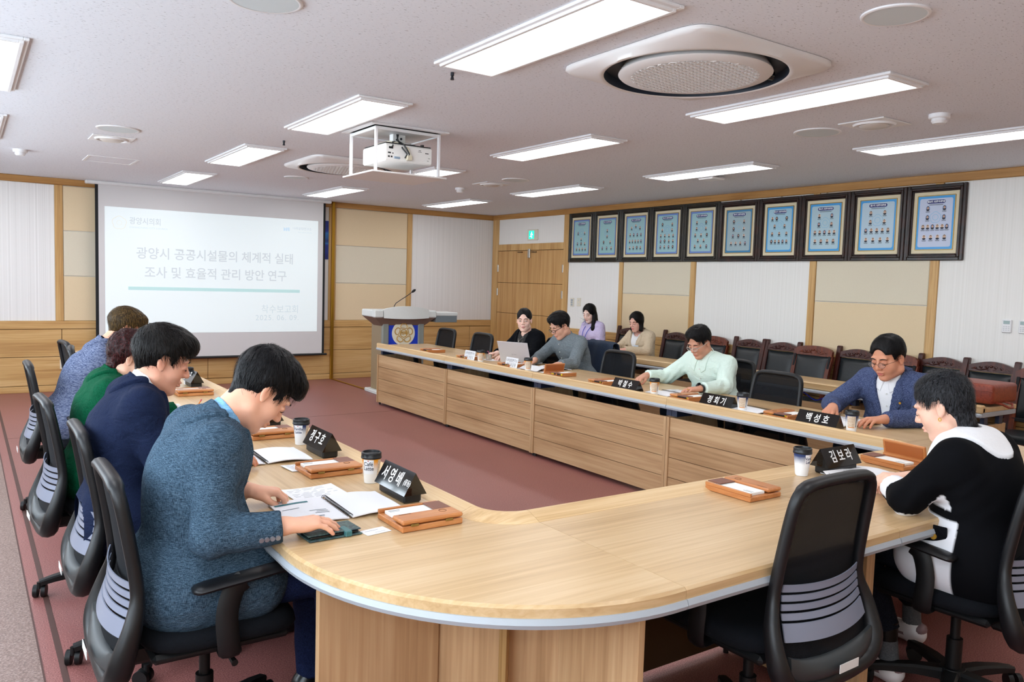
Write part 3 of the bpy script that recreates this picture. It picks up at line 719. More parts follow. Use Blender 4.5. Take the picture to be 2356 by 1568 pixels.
xc = [-5.94, -4.86, -3.47]
table_unit('oak table section at the foot of the U behind the empty near chair', lambda d, s, z: (s, YI-d, z), xc[0], xc[1], 0.775, m_top_x, m_lip_x, m_pan_x, G, ends=(False, True))
table_unit('oak table section at the foot of the U before the black-and-white woman', lambda d, s, z: (s, YI-d, z), xc[1], xc[2], 0.775, m_top_x, m_lip_x, m_pan_x, G, ends=(False, True))
def corner_unit(label, cx, cy, mir):
    """quarter-round corner section; centre (cx,cy), inner radius 0.12"""
    t = thing('conference_table', label, 'table', (cx, cy, 0), 0, G); n = 28
    def ring(prof, wfun):
        vs = []; fs = []; m = len(prof)
        for k in range(n+1):
            q = k/n; th = pi+q*pi/2; w = wfun(q)
            for d, z in prof:
                r_ = 0.12+(d if d <= 0.1 else d*w/0.72); c_, s_ = cos(th), sin(th)
                vs.append((mir*r_*c_, r_*s_, z))
        for k in range(n):
            for i in range(m): fs.append((k*m+i, k*m+(i+1) % m, (k+1)*m+(i+1) % m, (k+1)*m+i))
        fs += [tuple(range(m)), tuple(range(n*m, n*m+m))]
        return MB().add(vs, fs)
    wf = lambda q: 0.72+0.055*(q*q*(3-2*q))+0.02*sin(pi*q)
    fix_normals(ring(top_profile(0.72), wf).build('table_top', m_top_x, t, 30))
    fix_normals(ring(lip_profile(), wf).build('raised_lip', m_lip_x, t, 30))
    fix_normals(ring(silver_profile(0.72), wf).build('edge_trim', m_silver, t, 30))
    fix_normals(ring(silver_in(), wf).build('edge_trim', m_silver, t, 30))
    return t
t = corner_unit('rounded oak corner section of the table beside the man in the grey jacket', -5.94, -9.26, 1)
# its supporting panels (local to the corner centre)
def lp(x0, x1, y0, y1, z0, z1, m, nm='leg_panel'): return MB().box(x0+5.94, x1+5.94, y0+9.26, y1+9.26, z0, z1, 0.002).build(nm, m, t, None)
lp(-6.725, -6.315, -9.445, -9.420, 0.012, 0.655, m_pan_z); lp(-6.045, -6.02, -10.085, -9.73, 0.012, 0.655, m_pan_z)
mb = MB()
for a, c in (((-6.315, -9.43), (-6.175, -9.60)), ((-6.165, -9.605), (-6.03, -9.745))):
    d = Vector((c[0]-a[0], c[1]-a[1], 0)).normalized(); nn = Vector((d.y, -d.x, 0))*0.018
    A = Vector((a[0]+5.94, a[1]+9.26, 0)); B = Vector((c[0]+5.94, c[1]+9.26, 0))
    MB().prism([(A.x, A.y), (B.x, B.y), (B.x-nn.x, B.y-nn.y), (A.x-nn.x, A.y-nn.y)], 0.012, 0.66).build('leg_panel', m_pan_z, t, None)
    fix_normals(t.children[-1])
T = Matrix.Translation((-6.17+5.94, -9.615+9.26, 0)) @ Matrix.Rotation(radians(-130), 4, 'Z')
MB().box(-0.012, 0.075, -0.012, 0.012, 0.012, 0.66, 0.002, T).build('leg_panel', m_ply, t, None)
for (x, y) in ((-6.60, -9.455), (-6.055, -10.02)): MB().box(x+5.94-0.03, x+5.94+0.03, y+9.26-0.02, y+9.26+0.02, 0.655, 0.690, 0.003).build('bracket', m_bracket, t, None)
corner_unit('rounded oak corner section of the table at the right edge of the photo', -3.47, -9.26, -1)
MB().box(-4.850, -4.825, -10.05, -9.45, 0.012, 0.655, 0.002).build('conference_table_end_panel', m_pan_z, None, None)
EP = bpy.data.objects['conference_table_end_panel']; EP.name = 'table_end_panel'
tag(EP, 'upright oak end panel under the table left of the seated woman', 'panel')

# ================================================================== BACK-ROW DESKS
def back_desk(label, y0, y1, end=False):
    t = thing('desk', label, 'desk', (-1.06, (y0+y1)/2, 0), 0, 'back-row desks by the right wall'); h = abs(y1-y0)/2-0.002
    MB().box(-0.275, 0.26, -h, h, 0.705, 0.742, 0.004).build('desk_top', m_top_y, t, None)
    MB().box(-0.295, -0.240, -h, h, 0.700, 0.762, 0.008).build('raised_lip', m_lip_y, t, None)
    MB().box(-0.302, -0.270, -h, h, 0.668, 0.699, 0.008).build('edge_trim', m_silver, t, None)
    MB().box(-0.272, 0.255, -h, -h+0.025, 0.668, 0.704, 0.004).build('edge_trim', m_silver, t, None)
    MB().box(-0.285, -0.262, -h+0.03, h-0.03, 0.30, 0.585, 0.002).build('front_panel', m_pan_y, t, None)
    MB().box(-0.285, -0.262, -h+0.03, h-0.03, 0.04, 0.295, 0.002).build('front_panel', m_pan_y, t, None)
    for s in (-1, 1):
        MB().box(-0.27, 0.14, s*(h-0.03)-0.012, s*(h-0.03)+0.012, 0.02, 0.60, 0.002).build('side_panel', m_pan_z, t, None)
        for x in (-0.19, 0.05): MB().box(x-0.03, x+0.03, s*(h-0.03)-0.016, s*(h-0.03)+0.016, 0.60, 0.704, 0.003).build('bracket', m_bracket, t, None)
    return t
back_desk('oak back-row desk in front of the woman in lilac', -4.88, -3.20)
back_desk('oak back-row desk beside the woman in the beige blazer', -6.47, -4.89)
back_desk('oak back-row desk behind the empty chair by the middle name plate', -7.68, -6.56)
back_desk('oak back-row desk carrying the red leather case', -8.80, -7.69)
# red leather case on the last desk
m_red = noise_mat('red_brown_leather', [(0.3, C(118, 44, 26)), (0.7, C(150, 64, 40))], nscale=60, rough=0.42, bump=0.15, bdist=0.003)
t = thing('leather_case', 'red-brown leather case lying on the near end of back-row desk', 'case', (-1.05, -8.46, 0.764))
MB().rbox(-0.20, 0.20, -0.36, 0.36, 0.0, 0.150, 0.026).build('body', m_red, t, 60)
mb = MB(); c = [(-0.203, -0.36+k*0.045, 0.098+0.003*(k % 2)) for k in range(17)]; mb.tube(c, 0.003, 6); mb.build('seam_piping', m_red, t)
MB().tube([(-0.12, -0.34, 0.012), (-0.13, -0.40, 0.006), (-0.10, -0.43, -0.014), (-0.02, -0.425, -0.022), (0.03, -0.40, 0.0), (0.02, -0.34, 0.012)], 0.009, 8).build('strap', m_red, t)

# ================================================================== LECTERN
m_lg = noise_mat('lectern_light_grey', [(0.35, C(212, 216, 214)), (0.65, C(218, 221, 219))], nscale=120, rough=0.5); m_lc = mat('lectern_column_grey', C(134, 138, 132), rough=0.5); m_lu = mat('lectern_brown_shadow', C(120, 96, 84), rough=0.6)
m_royal = mat('royal_blue_panel', C(16, 56, 190), rough=0.4); m_lside = mat('lectern_side', C(150, 130, 100), rough=0.5)
t = thing('lectern', 'grey lectern with blue front and round gold flower emblem', 'lectern', (-2.655, -1.92, 0), radians(-3))
mb = MB()
mb.box(-0.305, -0.215, 0.0, 0.06, 0, 1.05, 0.01).box(0.215, 0.305, 0.0, 0.06, 0, 1.05, 0.01); mb.build('column', m_lc, t, None)
MB().box(-0.215, 0.215, 0.012, 0.04, 0.05, 1.045, 0.002).build('front_panel', m_royal, t, None, 'royal blue front panel')
for s in (-1, 1): MB().box(s*0.285-0.012, s*0.285+0.012, 0.06, 0.42, 0.05, 1.0, 0.003).build('side_panel', m_lside, t, None)
MB().box(-0.36, 0.36, -0.06, 0.50, 0.0, 0.05, 0.01).build('plinth', m_lg, t, None)
# desk top: bowed front fascia with ears
pts = []
for k in range(21):
    q = k/20; x = -0.33+0.66*q; pts.append((x, -0.09-0.035*sin(pi*q)))
prof_t = lambda x: 1.155+0.048*max(0.0, 1-(x/0.33)**2)**0.8
mb = MB()
vs = [(x, y, 1.045-0.012*(1-(x/0.33)**2)) for x, y in pts]+[(x, y+0.006, prof_t(x)) for x, y in pts]+[(x, y+0.05, prof_t(x)+0.002) for x, y in pts]
n = len(pts); fs = [(k, k+1, n+k+1, n+k) for k in range(n-1)]+[(n+k, n+k+1, 2*n+k+1, 2*n+k) for k in range(n-1)]
mb.add(vs, fs); mb.box(-0.455, -0.32, -0.075, 0.02, 1.048, 1.150, 0.014).box(0.32, 0.455, -0.075, 0.02, 1.048, 1.150, 0.014)
mb.build('fascia', m_lg, t, 40)
MB().box(-0.455, 0.455, 0.015, 0.40, 1.052, 1.148, 0.014).build('desk_top', m_lg, t, 40)
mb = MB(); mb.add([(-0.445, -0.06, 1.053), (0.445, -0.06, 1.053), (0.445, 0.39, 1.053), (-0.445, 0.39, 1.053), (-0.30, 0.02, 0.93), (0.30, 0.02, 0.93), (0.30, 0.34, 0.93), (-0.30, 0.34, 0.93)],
                  [(0, 1, 2, 3), (7, 6, 5, 4), (1, 0, 4, 5), (2, 1, 5, 6), (3, 2, 6, 7), (0, 3, 7, 4)]); mb.build('desk_underside', m_lu, t, None); fix_normals(t.children[-1])  # underside wedge in plain brown
MB().box(0.44, 0.80, -0.04, 0.30, 1.075, 1.122, 0.006).build('side_shelf', m_lg, t, None)
MB().box(0.46, 0.79, -0.035, 0.28, 0.985, 1.075, 0.004).build('shelf_drawer', mat('drawer_grey', C(112, 122, 128), rough=0.4), t, None)
# emblem
em = Matrix.Translation((0.0, 0.004, 0.835))
mb = MB().lathe([(0.0005, 0), (0.165, 0), (0.168, -0.004), (0.168, -0.012)], n=48); T = em @ Matrix.Rotation(pi/2, 4, 'X'); mb.v = [tuple(T @ Vector(p)) for p in mb.v]
EM = mb.build('emblem_disc', mat('emblem_ivory', C(232, 226, 204), rough=0.4), t, 40); fix_normals(EM)
m_gold = mat('polished_gold', C(206, 158, 60), rough=0.3, metal=0.35)
def em_tube(pts, r, nm): mb = MB(); mb.tube([(x, -0.002, z+0.835) for x, z in pts], r, 6, closed=True); mb.build(nm, m_gold, EM)
for k in range(5):
    a0 = 2*pi*k/5; pl = []
    for q in range(30):
        s = -1+2*q/29; a = a0+s*0.56; rr = 0.070+0.062*sqrt(max(0, 1-s*s*0.98))+0.006*cos(q*1.9)
        pl.append((rr*sin(a), rr*cos(a)))
    em_tube(pl, 0.0045, 'petal_outline')
em_tube([(0.052*cos(2*pi*k/28), 0.052*sin(2*pi*k/28)) for k in range(28)], 0.005, 'emblem_ring')
text('emblem_lettering', '의회', 0.055, m_gold, EM, frame((0, -0.004, 0.835), (1, 0, 0), (0, 0, 1)), 0.002, bold=0.0012)
# gooseneck microphone standing in the lectern top
g = thing('microphone', 'thin black gooseneck microphone rising from the lectern', 'microphone', (-2.78, -1.86, 1.15))
MB().cyl((0, 0, -0.02), (0, 0, 0.012), 0.02, n=14).build('base', m_blk, g)
MB().tube([(0, 0, 0.0), (0.004, 0, 0.05), (0.03, 0, 0.09), (0.10, 0, 0.135), (0.20, 0, 0.195), (0.27, 0, 0.243)], 0.0055, 8).build('gooseneck', mat('dark_metal'), g)
MB().tube([(0.265, 0, 0.240), (0.28, 0, 0.251), (0.305, 0, 0.268), (0.322, 0, 0.279)], [0.008, 0.016, 0.018, 0.008], 12).build('mic_head', m_blk_matte, g)

# ================================================================== FRAMED GROUP PORTRAITS ON THE RIGHT WALL
m_fr = noise_mat('dark_mahogany_frame', [(0.35, C(20, 12, 10)), (0.6, C(46, 22, 16)), (0.75, C(64, 30, 20))], (3, 3, 3), 4, 4, 0.3); m_fr2 = noise_mat('black_green_frame', [(0.35, C(18, 18, 14)), (0.7, C(44, 36, 22))], (3, 3, 3), 4, 4, 0.3)
m_mount = mat('cream_mount', C(226, 214, 184), rough=0.8); m_fillet = mat('gold_fillet', C(150, 124, 66), rough=0.35, metal=0.7)
m_navy = mat('navy_print', C(24, 30, 110), rough=0.5); m_wtxt = mat('white_print', C(236, 240, 246), rough=0.5); m_cap = mat('caption_print', C(60, 70, 84), rough=0.6)
m_skinp = mat('portrait_skin', C(206, 164, 142), rough=0.6); m_hairp = mat('portrait_hair', C(34, 30, 30), rough=0.6); m_suitp = mat('portrait_suit', C(38, 42, 58), rough=0.6)
m_bgs = [mat('portrait_ground_%d' % i, c, rough=0.6) for i, c in enumerate((C(196, 190, 184), C(120, 140, 180), C(60, 70, 90), C(224, 214, 204)))]
BORD = [C(104, 138, 206)]*5+[C(52, 128, 178)]+[C(58, 158, 226)]*4
INN = [C(152, 196, 202), C(150, 196, 200), C(152, 194, 200), C(156, 198, 206), C(158, 198, 206), C(160, 184, 192), C(164, 204, 222), C(176, 204, 216), C(182, 206, 222), C(192, 202, 226)]
TITLE = ['第1代 光陽郡議會', '第1代 東光陽市議會', '第1代 光陽市議會', '第2代 光陽市議會', '第3代 光陽市議會', '第4代 光陽市議會', '第5代 光陽市議會', '第6代 光陽市議會', '第7代 光陽市議會', '第8代 光陽市議會']
ROWS = [[(.66, (-.27, .27)), (.46, (0,)), (.31, (-.3, 0, .3)), (.13, (-.36, -.12, .12, .36))],
        [(.70, (0,)), (.52, (0,)), (.33, (-.25, .25)), (.14, (-.34, 0, .34))],
        [(.80, (0,)), (.735, (-.28, .28)), (.53, (-.36, -.12, .12, .36)), (.33, (-.38, -.19, 0, .19, .38)), (.13, (-.36, -.12, .12, .36))],
        [(.79, (-.3, .3)), (.625, (-.3, .3)), (.46, (-.38, -.13, .13, .38)), (.30, (-.38, -.13, .13, .38)), (.13, (-.38, -.13, .13, .38))],
        [(.79, (-.27, .27)), (.62, (-.27, .27)), (.44, (-.34, 0, .34)), (.285, (-.17, .17)), (.12, (-.34, 0, .34))],
        [(.78, (-.26, .26)), (.58, (-.26, .26)), (.385, (-.28, 0, .28)), (.18, (-.36, -.12, .12, .36))],
        [(.80, (-.38, -.16, .34)), (.60, (-.25, .25)), (.40, (-.36, 0, .36)), (.195, (-.38, -.19, 0, .19, .38))],
        [(.80, (-.25, .27)), (.59, (-.25, .27)), (.39, (-.4, -.2, 0, .2, .4)), (.17, (-.38, -.13, .13, .38))],
        [(.80, (-.25, .25)), (.59, (-.25, .25)), (.39, (-.4, -.2, 0, .2, .4)), (.17, (-.38, -.12, .14, .4))],
        [(.83, (-.28, .3)), (.63, (-.28, .3)), (.42, (-.42, -.25, -.08, .09, .26, .42)), (.19, (-.36, -.12, .12, .36))]]
FY = [-2.14, -2.715, -3.290, -3.880, -4.470, -5.045, -5.632, -6.19, -6.775, -7.37, -7.932]
where = ['leftmost, beside the door', 'second from the door', 'third from the door', 'fourth from the door', 'fifth from the door', 'fifth from the right', 'fourth from the right', 'third from the right', 'second from the right', 'last at the right end']
rnd = random.Random(3)
for i in range(10):
    yc = (FY[i]+FY[i+1])/2; w = abs(FY[i+1]-FY[i])/2-0.002; z0, z1 = 1.895, (2.622 if i < 5 else 2.606); hz = (z1-z0)/2
    t = thing('framed_portraits', 'dark framed group portrait board with blue print, %s' % where[i], 'picture frame', (-0.010, yc, (z0+z1)/2), -pi/2, 'framed group portraits along the right wall')
    fm = m_fr if i >= 5 else m_fr2; mb = MB()
    for a, dep, wd in ((0.0, 0.030, 0.034), (0.030, 0.042, 0.022), (0.050, 0.028, 0.016)):
        X, Z = w-a, hz-a
        for s in (-1, 1):
            mb.box(s*X-(wd if s > 0 else 0), s*X+(wd if s < 0 else 0), -dep, 0, -Z, Z, 0.006); mb.box(-X+wd, X-wd, -dep, 0, s*Z-(wd if s > 0 else 0), s*Z+(wd if s < 0 else 0), 0.006)
    mb.build('frame', fm, t, None)
    X, Z = w-0.066, hz-0.066
    MB().box(-X, X, -0.014, 0, -Z, Z).build('mount_card', m_mount, t, None)
    X -= 0.036; Z -= 0.036; mb = MB()
    for s in (-1, 1): mb.box(s*X-0.004, s*X+0.004, -0.018, -0.013, -Z, Z).box(-X, X, -0.018, -0.013, s*Z-0.004, s*Z+0.004)
    mb.build('gold_fillet', m_fillet, t, None)
    PR = MB().box(-X, X, -0.0155, -0.013, -Z, Z).build('print', mat('print_border_%d' % i, BORD[i], rough=0.35), t, None)
    ix, iz = X-0.022, Z-0.026; c = 0.018; poly = []
    for sx, sy, a0 in ((1, 1, 0), (-1, 1, 90), (-1, -1, 180), (1, -1, 270)):
        for q in range(5): a = radians(a0+q*22.5); poly.append((sx*(ix-c)+c*cos(a), -0.0160, sy*(iz-c)+c*sin(a)))
    MB().poly(poly[::-1]).build('print_field', mat('print_field_%d' % i, INN[i], rough=0.35), PR, None); fix_normals(PR.children[-1])
    mb = MB(); bz = 0.30 if i in (0, 2) else 0.22
    ribbon(mb, flower(0, (bz)*iz, ix*0.34, 5, 0.30 if i > 1 else 0.12), 0.004, -0.0163); ribbon(mb, [(ix*0.17*cos(k*pi/12), bz*iz+ix*0.17*sin(k*pi/12)) for k in range(24)], 0.004, -0.0163)
    mb.build('print_emblem', mat('print_emblem_%d' % (i > 4), C(116, 160, 214) if i < 5 else C(130, 190, 222), rough=0.4), PR, None)
    PR.children[-1]['kind'] = 'stuff'
    # title pill
    hp = 0.017; wp = ix*0.56; zt = iz*0.86; poly = []
    for q in range(9): a = -pi/2+pi*q/8; poly.append((wp-hp+hp*cos(a), -0.0164, zt+hp*sin(a)))
    for q in range(9): a = pi/2+pi*q/8; poly.append((-wp+hp+hp*cos(a), -0.0164, zt+hp*sin(a)))
    MB().poly(poly).build('title_band', m_navy, PR, None); fix_normals(PR.children[-1])
    text('title_lettering', TITLE[i], 0.0215 if i != 1 else 0.019, m_wtxt, PR, frame((0, -0.0168, zt), (1, 0, 0), (0, 0, 1)), 0.0002, bold=0.0004)
    mb = MB().box(-ix*0.42, ix*0.42, -0.0164, -0.016, zt-0.031, zt-0.026)
    pm = MB()
    for fz, xs in ROWS[i]:
        for fx in xs:
            px, pz = fx*2*ix*0.86, -iz+fz*2*iz*0.93+0.012; ro = 0.0165 if i < 7 else 0.0185
            dkb = rnd.choice((0, 1, 2, 0, 3)) if i < 7 else rnd.choice((0, 3, 3, 1))
            def oval(cx, cz, rx, rz, y, mi, n=14, a0=0, a1=2*pi):
                pm.mat(mi); full = abs(a1-a0) > 6; k = n if full else n+1
                pm.poly([(cx+rx*cos(a0+(a1-a0)*q/n), y, cz+rz*sin(a0+(a1-a0)*q/n)) for q in range(k)])
            oval(px, pz, ro, ro*1.3, -0.0165, dkb)
            oval(px, pz-ro*0.5, ro*0.92, ro*0.80, -0.0168, 6, a0=pi, a1=2*pi)
            oval(px, pz-ro*0.55, ro*0.75, ro*0.28, -0.01685, 6)
            oval(px, pz+ro*0.42, ro*0.56, ro*0.66, -0.0170, 5); oval(px, pz+ro*0.18, ro*0.46, ro*0.62, -0.0172, 4)
            for q in range(2): mb.box(px-ro*1.05, px+ro*1.05, -0.0164, -0.016, pz-ro*1.62-q*0.007, pz-ro*1.62-q*0.007+0.0035)
    mb.build('captions', m_cap, PR, None)['kind'] = 'stuff'
    o = pm.build('portraits', m_bgs+[m_skinp, m_hairp, m_suitp], PR, None); o['kind'] = 'stuff'; fix_normals(o)
    MB().tube([(-0.012, -0.004, hz), (0, -0.004, hz+0.016), (0.012, -0.004, hz)], 0.003, 6).build('hanger', m_fillet, t)
# ================================================================== MESH-BACK OFFICE CHAIRS (face +x)
m_ck = mat('chair_black_plastic', C(13, 14, 16), rough=0.5, spec=0.35); m_ck2 = mat('chair_frame_black', C(15, 16, 19), rough=0.42, spec=0.4)
m_seatf = noise_mat('chair_seat_fabric', [(0.3, C(8, 10, 14)), (0.7, C(18, 22, 29))], nscale=420, rough=0.95, bump=0.3, spec=0.2, bdist=0.002)
m_lum = mat('lumbar_grey', C(134, 140, 158), rough=0.3, alpha=0.86)
m_net = mat('chair_mesh', C(12, 15, 20), rough=0.85, spec=0.2)
nt, N, L, b = nodes(m_net)   # woven net: mostly opaque black with fine holes
tc = N.new('ShaderNodeTexCoord'); nz = N.new('ShaderNodeTexNoise'); nz.inputs['Scale'].default_value = 700; nz.inputs['Detail'].default_value = 1
rr = ramp(N, [(0.40, (0.955, 0.955, 0.955, 1)), (0.62, (0.99, 0.99, 0.99, 1))]); L.new(tc.outputs['Object'], nz.inputs['Vector']); L.new(nz.outputs['Fac'], rr.inputs[0]); L.new(rr.outputs[0], b.inputs['Alpha'])
r2 = ramp(N, [(0.4, C(7, 9, 12)), (0.7, C(22, 26, 33))]); L.new(nz.outputs['Fac'], r2.inputs[0]); L.new(r2.outputs[0], b.inputs['Base Color'])
def catmull(pts, n=6, closed=False):
    P = [Vector(p) for p in pts]; m = len(P); out = []
    for i in range(m if closed else m-1):
        p0 = P[i-1] if (closed or i > 0) else P[i]; p1 = P[i]; p2 = P[(i+1) % m]; p3 = P[(i+2) % m] if (closed or i+2 < m) else P[(i+1) % m]
        for k in range(n):
            t = k/n
            out.append(0.5*((2*p1)+(p2-p0)*t+(2*p0-5*p1+4*p2-p3)*t*t+(3*p1-p0-3*p2+p3)*t**3))
    if not closed: out.append(P[-1])
    return out
def back_x(h):   # fore-aft position of the back frame at height h
    ks = [(0.36, -0.300), (0.42, -0.295), (0.50, -0.272), (0.58, -0.246), (0.64, -0.240), (0.80, -0.262), (0.96, -0.292)]
    for (a, xa), (c, xc_) in zip(ks[:-1], ks[1:]):
        if h <= c: q = (h-a)/(c-a); return xa+(xc_-xa)*max(0, q)
    return ks[-1][1]
def make_office_chair():
    t = thing('office_chair', '', 'chair', (0, 0, 0), 0, 'black mesh-back swivel chairs around the table')
    half = [(0.0, 0.958), (0.10, 0.957), (0.165, 0.948), (0.196, 0.918), (0.206, 0.86), (0.212, 0.76), (0.218, 0.66), (0.228, 0.60), (0.246, 0.54), (0.250, 0.47), (0.238, 0.415), (0.195, 0.376), (0.11, 0.362), (0.0, 0.360)]
    loop = half+[(-w, h) for w, h in half[-2:0:-1]]
    P = catmull([(back_x(h), w, h) for w, h in loop], 4, True)
    profs = []
    sides = []
    c0 = Vector((0, 0, 0.66))
    for p in P:
        q = min(1, max(0, (0.62-p.z)/0.18)); wd = 0.017+0.012*q; dp = 0.020+0.018*q
        if p.z > 0.94: dp = 0.024
        profs.append([(wd*cos(a), dp*sin(a)) if abs(cos(a)) < 0.9 else (wd*cos(a), dp*sin(a)) for a in [2*pi*k/10 for k in range(10)]])
        d = Vector((0, p.y, (p.z-0.66)*0.8)).normalized(); sides.append(d)
    mb = MB().sweep(P, profs, sides, closed=True); fix_normals(mb.build('back_frame', m_ck2, t, 70))
    # lower shelf of the frame, curving back
    def low(u, v):
        w = -0.215+0.43*u; edge = 0.376+0.030*(abs(w)/0.215)**3
        return (back_x(edge)-0.012-0.030*sin(pi*v)*(1-(w/0.23)**2), w, edge-0.012+0.075*v+0.02*(1-(w/0.215)**2)*0)
    mb = MB(); mb.slab(low, 14, 6, (0.012, 0, 0)); fix_normals(mb.build('lower_shell', mat('chair_lower_shell', C(44, 48, 50), rough=0.5), t, 60))
    # net stretched inside the frame
    def wid(h):
        rows = half[3:12]
        for (a, ha), (c, hc) in zip(rows[:-1], rows[1:]):
            if hc <= h <= ha: q = (h-hc)/(ha-hc); return c+(a-c)*q
        return rows[0][0] if h > 0.9 else rows[-1][0]
    def net(u, v):
        h = 0.385+0.562*v; s = -1+2*u; w = (wid(min(max(h, 0.38), 0.915))-0.004)*s
        if h > 0.915: w *= 1-0.10*((h-0.915)/0.035)
        return (back_x(h)+0.012-0.026*(1-s*s), w, h)
    MB().surf(net, 14, 18).build('back_mesh', m_net, t, 80)
    # translucent grey lumbar support: five bands behind the net
    for z0, z1 in ((0.640, 0.662), (0.614, 0.632), (0.588, 0.606), (0.562, 0.580), (0.505, 0.554)):
        def band(u, v, z0=z0, z1=z1):
            s = -1+2*u; h = z0+(z1-z0)*v - 0.010*(1-s*s)
            return (back_x(h)-0.010-0.030*(1-s*s), s*(0.196+0.016*(0.66-h)/0.15), h)
        mb = MB(); mb.slab(band, 16, 2, (-0.004, 0, 0)); fix_normals(mb.build('lumbar_band', m_lum, t, 60))
    # seat cushion
    def outline(a):
        ca, sa = cos(a), sin(a); p = 4.0; r = 1/((abs(ca)**p+abs(sa)**p)**(1/p)); return r*ca, r*sa
    rings = [(0.90, 0.425), (0.97, 0.432), (1.0, 0.450), (0.985, 0.470), (0.93, 0.484), (0.75, 0.489), (0.4, 0.486), (0.02, 0.484)]
    vs = []; fs = []; n = 40
    for s, z in rings:
        for k in range(n):
            x, y = outline(2*pi*k/n); xx = 0.02+0.245*s*x; drop = 0.022*max(0, (xx-0.12)/0.14)**2
            vs.append((xx, 0.248*s*y, z-drop))
    for j in range(len(rings)-1):
        for k in range(n): fs.append((j*n+k, j*n+(k+1) % n, (j+1)*n+(k+1) % n, (j+1)*n+k))
    fs.append(tuple(range(n))[::-1]); MB().add(vs, fs).build('seat', m_seatf, t, 60)
    mb = MB().box(-0.20, 0.22, -0.21, 0.21, 0.395, 0.426, 0.012); mb.box(-0.305, -0.14, -0.07, 0.07, 0.345, 0.412, 0.014); mb.build('seat_pan', m_ck, t, 50)
    # arms
    for s in (-1, 1):
        y = s*0.275
        mb = MB(); path = catmull([(0.02, s*0.20, 0.400), (0.015, s*0.255, 0.405), (0.005, y, 0.45), (0.0, y, 0.54), (0.02, y, 0.615), (0.05, y, 0.640)], 4)
        mb.sweep(path, [(0.034*cos(a), 0.013*sin(a)) for a in [2*pi*k/8 for k in range(8)]], (1, 0, 0)); fix_normals(mb.build('arm_post', m_ck, t, 50))
        mb = MB(); pa = catmull([(-0.10, y, 0.632), (-0.04, y, 0.640), (0.06, y, 0.650), (0.15, y-s*0.008, 0.656), (0.185, y-s*0.012, 0.654)], 4)
        pr2 = [[(0.040*k_*cos(a), 0.015*k_*sin(a)) for a in [2*pi*k/12 for k in range(12)]] for k_ in [0.55, 0.85, 0.95]+[1]*(len(pa)-6)+[0.97, 0.9, 0.6]]
        mb.sweep(pa, pr2, (0, 1, 0)); fix_normals(mb.build('arm_pad', m_ck2, t, 60))
    # mechanism, gas lift, base, casters
    mb = MB().box(-0.10, 0.12, -0.07, 0.07, 0.355, 0.396, 0.010); mb.build('tilt_mechanism', m_ck, t, 50)
    MB().tube([(0.03, -0.07, 0.375), (0.03, -0.16, 0.37), (0.035, -0.235, 0.362)], [0.006, 0.006, 0.011], 8).build('lift_lever', m_ck, t)
    mb = MB().cyl((0, 0, 0.22), (0, 0, 0.36), 0.018, n=16).cyl((0, 0, 0.10), (0, 0, 0.24), 0.029, n=16); mb.build('gas_lift', m_ck, t)
    MB().lathe([(0.0005, 0.125), (0.045, 0.122), (0.055, 0.105), (0.052, 0.070), (0.0005, 0.068)], n=20).build('base_hub', m_ck, t, 50)
    for k in range(5):
        a = pi+2*pi*k/5; d = Vector((cos(a), sin(a), 0)); e = d*0.315
        path = [d*0.03+Vector((0, 0, 0.098)), d*0.14+Vector((0, 0, 0.098)), d*0.25+Vector((0, 0, 0.086)), d*0.312+Vector((0, 0, 0.074))]
        nn = Vector((-d.y, d.x, 0))
        pf = [[(-w, -h_), (w, -h_), (w, h_*0.5), (w*0.7, h_), (-w*0.7, h_), (-w, h_*0.5)] for w, h_ in ((0.030, 0.022), (0.026, 0.018), (0.022, 0.014), (0.018, 0.012))]
        mb = MB().sweep(path, pf, nn); mb.cyl(e+Vector((0, 0, 0.078)), e+Vector((0, 0, 0.045)), 0.010, n=10)
        leg = fix_normals(mb.build('base_leg', m_ck, t, 40))
        mb = MB(); tr = (d*0.4+nn).normalized(); ax = Vector((-tr.y, tr.x, 0)); c = e-tr*0.014
        for s in (-1, 1): mb.cyl(c+ax*s*0.008+Vector((0, 0, 0.030)), c+ax*s*0.027+Vector((0, 0, 0.030)), 0.030, n=18)
        mb.build('caster', m_ck, t)
    return t
CH0 = make_office_chair()
MB().box(-0.3575, -0.3555, -0.065, 0.035, 0.398, 0.424).build('maker_label', mat('white_sticker', C(222, 222, 220), rough=0.5), CH0, None)
RX = -2.36
CHAIRS = [(-6.93, -8.95, 0, 'black mesh swivel chair under the man in the grey-blue jacket'),
          (-6.925, -8.15, 0, 'black mesh swivel chair under the man in the navy jacket'),
          (-6.985, -7.31, radians(3), 'black mesh swivel chair under the person in green'),
          (-6.95, -5.70, 0, 'black mesh swivel chair under the person in the pale blue jacket'),
          (-6.60, -4.62, radians(-6), 'nearer of two empty swivel chairs at the far end of the left arm'),
          (-6.60, -4.02, radians(4), 'farther of two empty swivel chairs at the far end of the left arm'),
          (-5.37, -9.935, radians(91), 'empty black mesh swivel chair in the right foreground'),
          (-4.40, -10.15, radians(92), 'black mesh swivel chair under the woman in black and white'),
          (RX, -8.78, pi, 'black mesh swivel chair under the man in the blue blazer'),
          (-2.88, -7.92, pi, 'empty swivel chair between the men in blazer and mint shirt'),
          (RX, -7.10, pi+0.08, 'black mesh swivel chair under the man in the mint shirt'),
          (-2.86, -6.16, pi, 'empty swivel chair beside the dark jacket hung on a chair'),
          (RX, -5.32, pi, 'swivel chair under the man in grey, dark jacket on its back'),
          (-2.40, -4.70, pi+0.10, 'black mesh swivel chair under the woman in black by the laptop'),
          (-2.86, -3.80, pi, 'second empty swivel chair from the lectern'),
          (-2.86, -2.96, pi, 'empty swivel chair next to the lectern')]
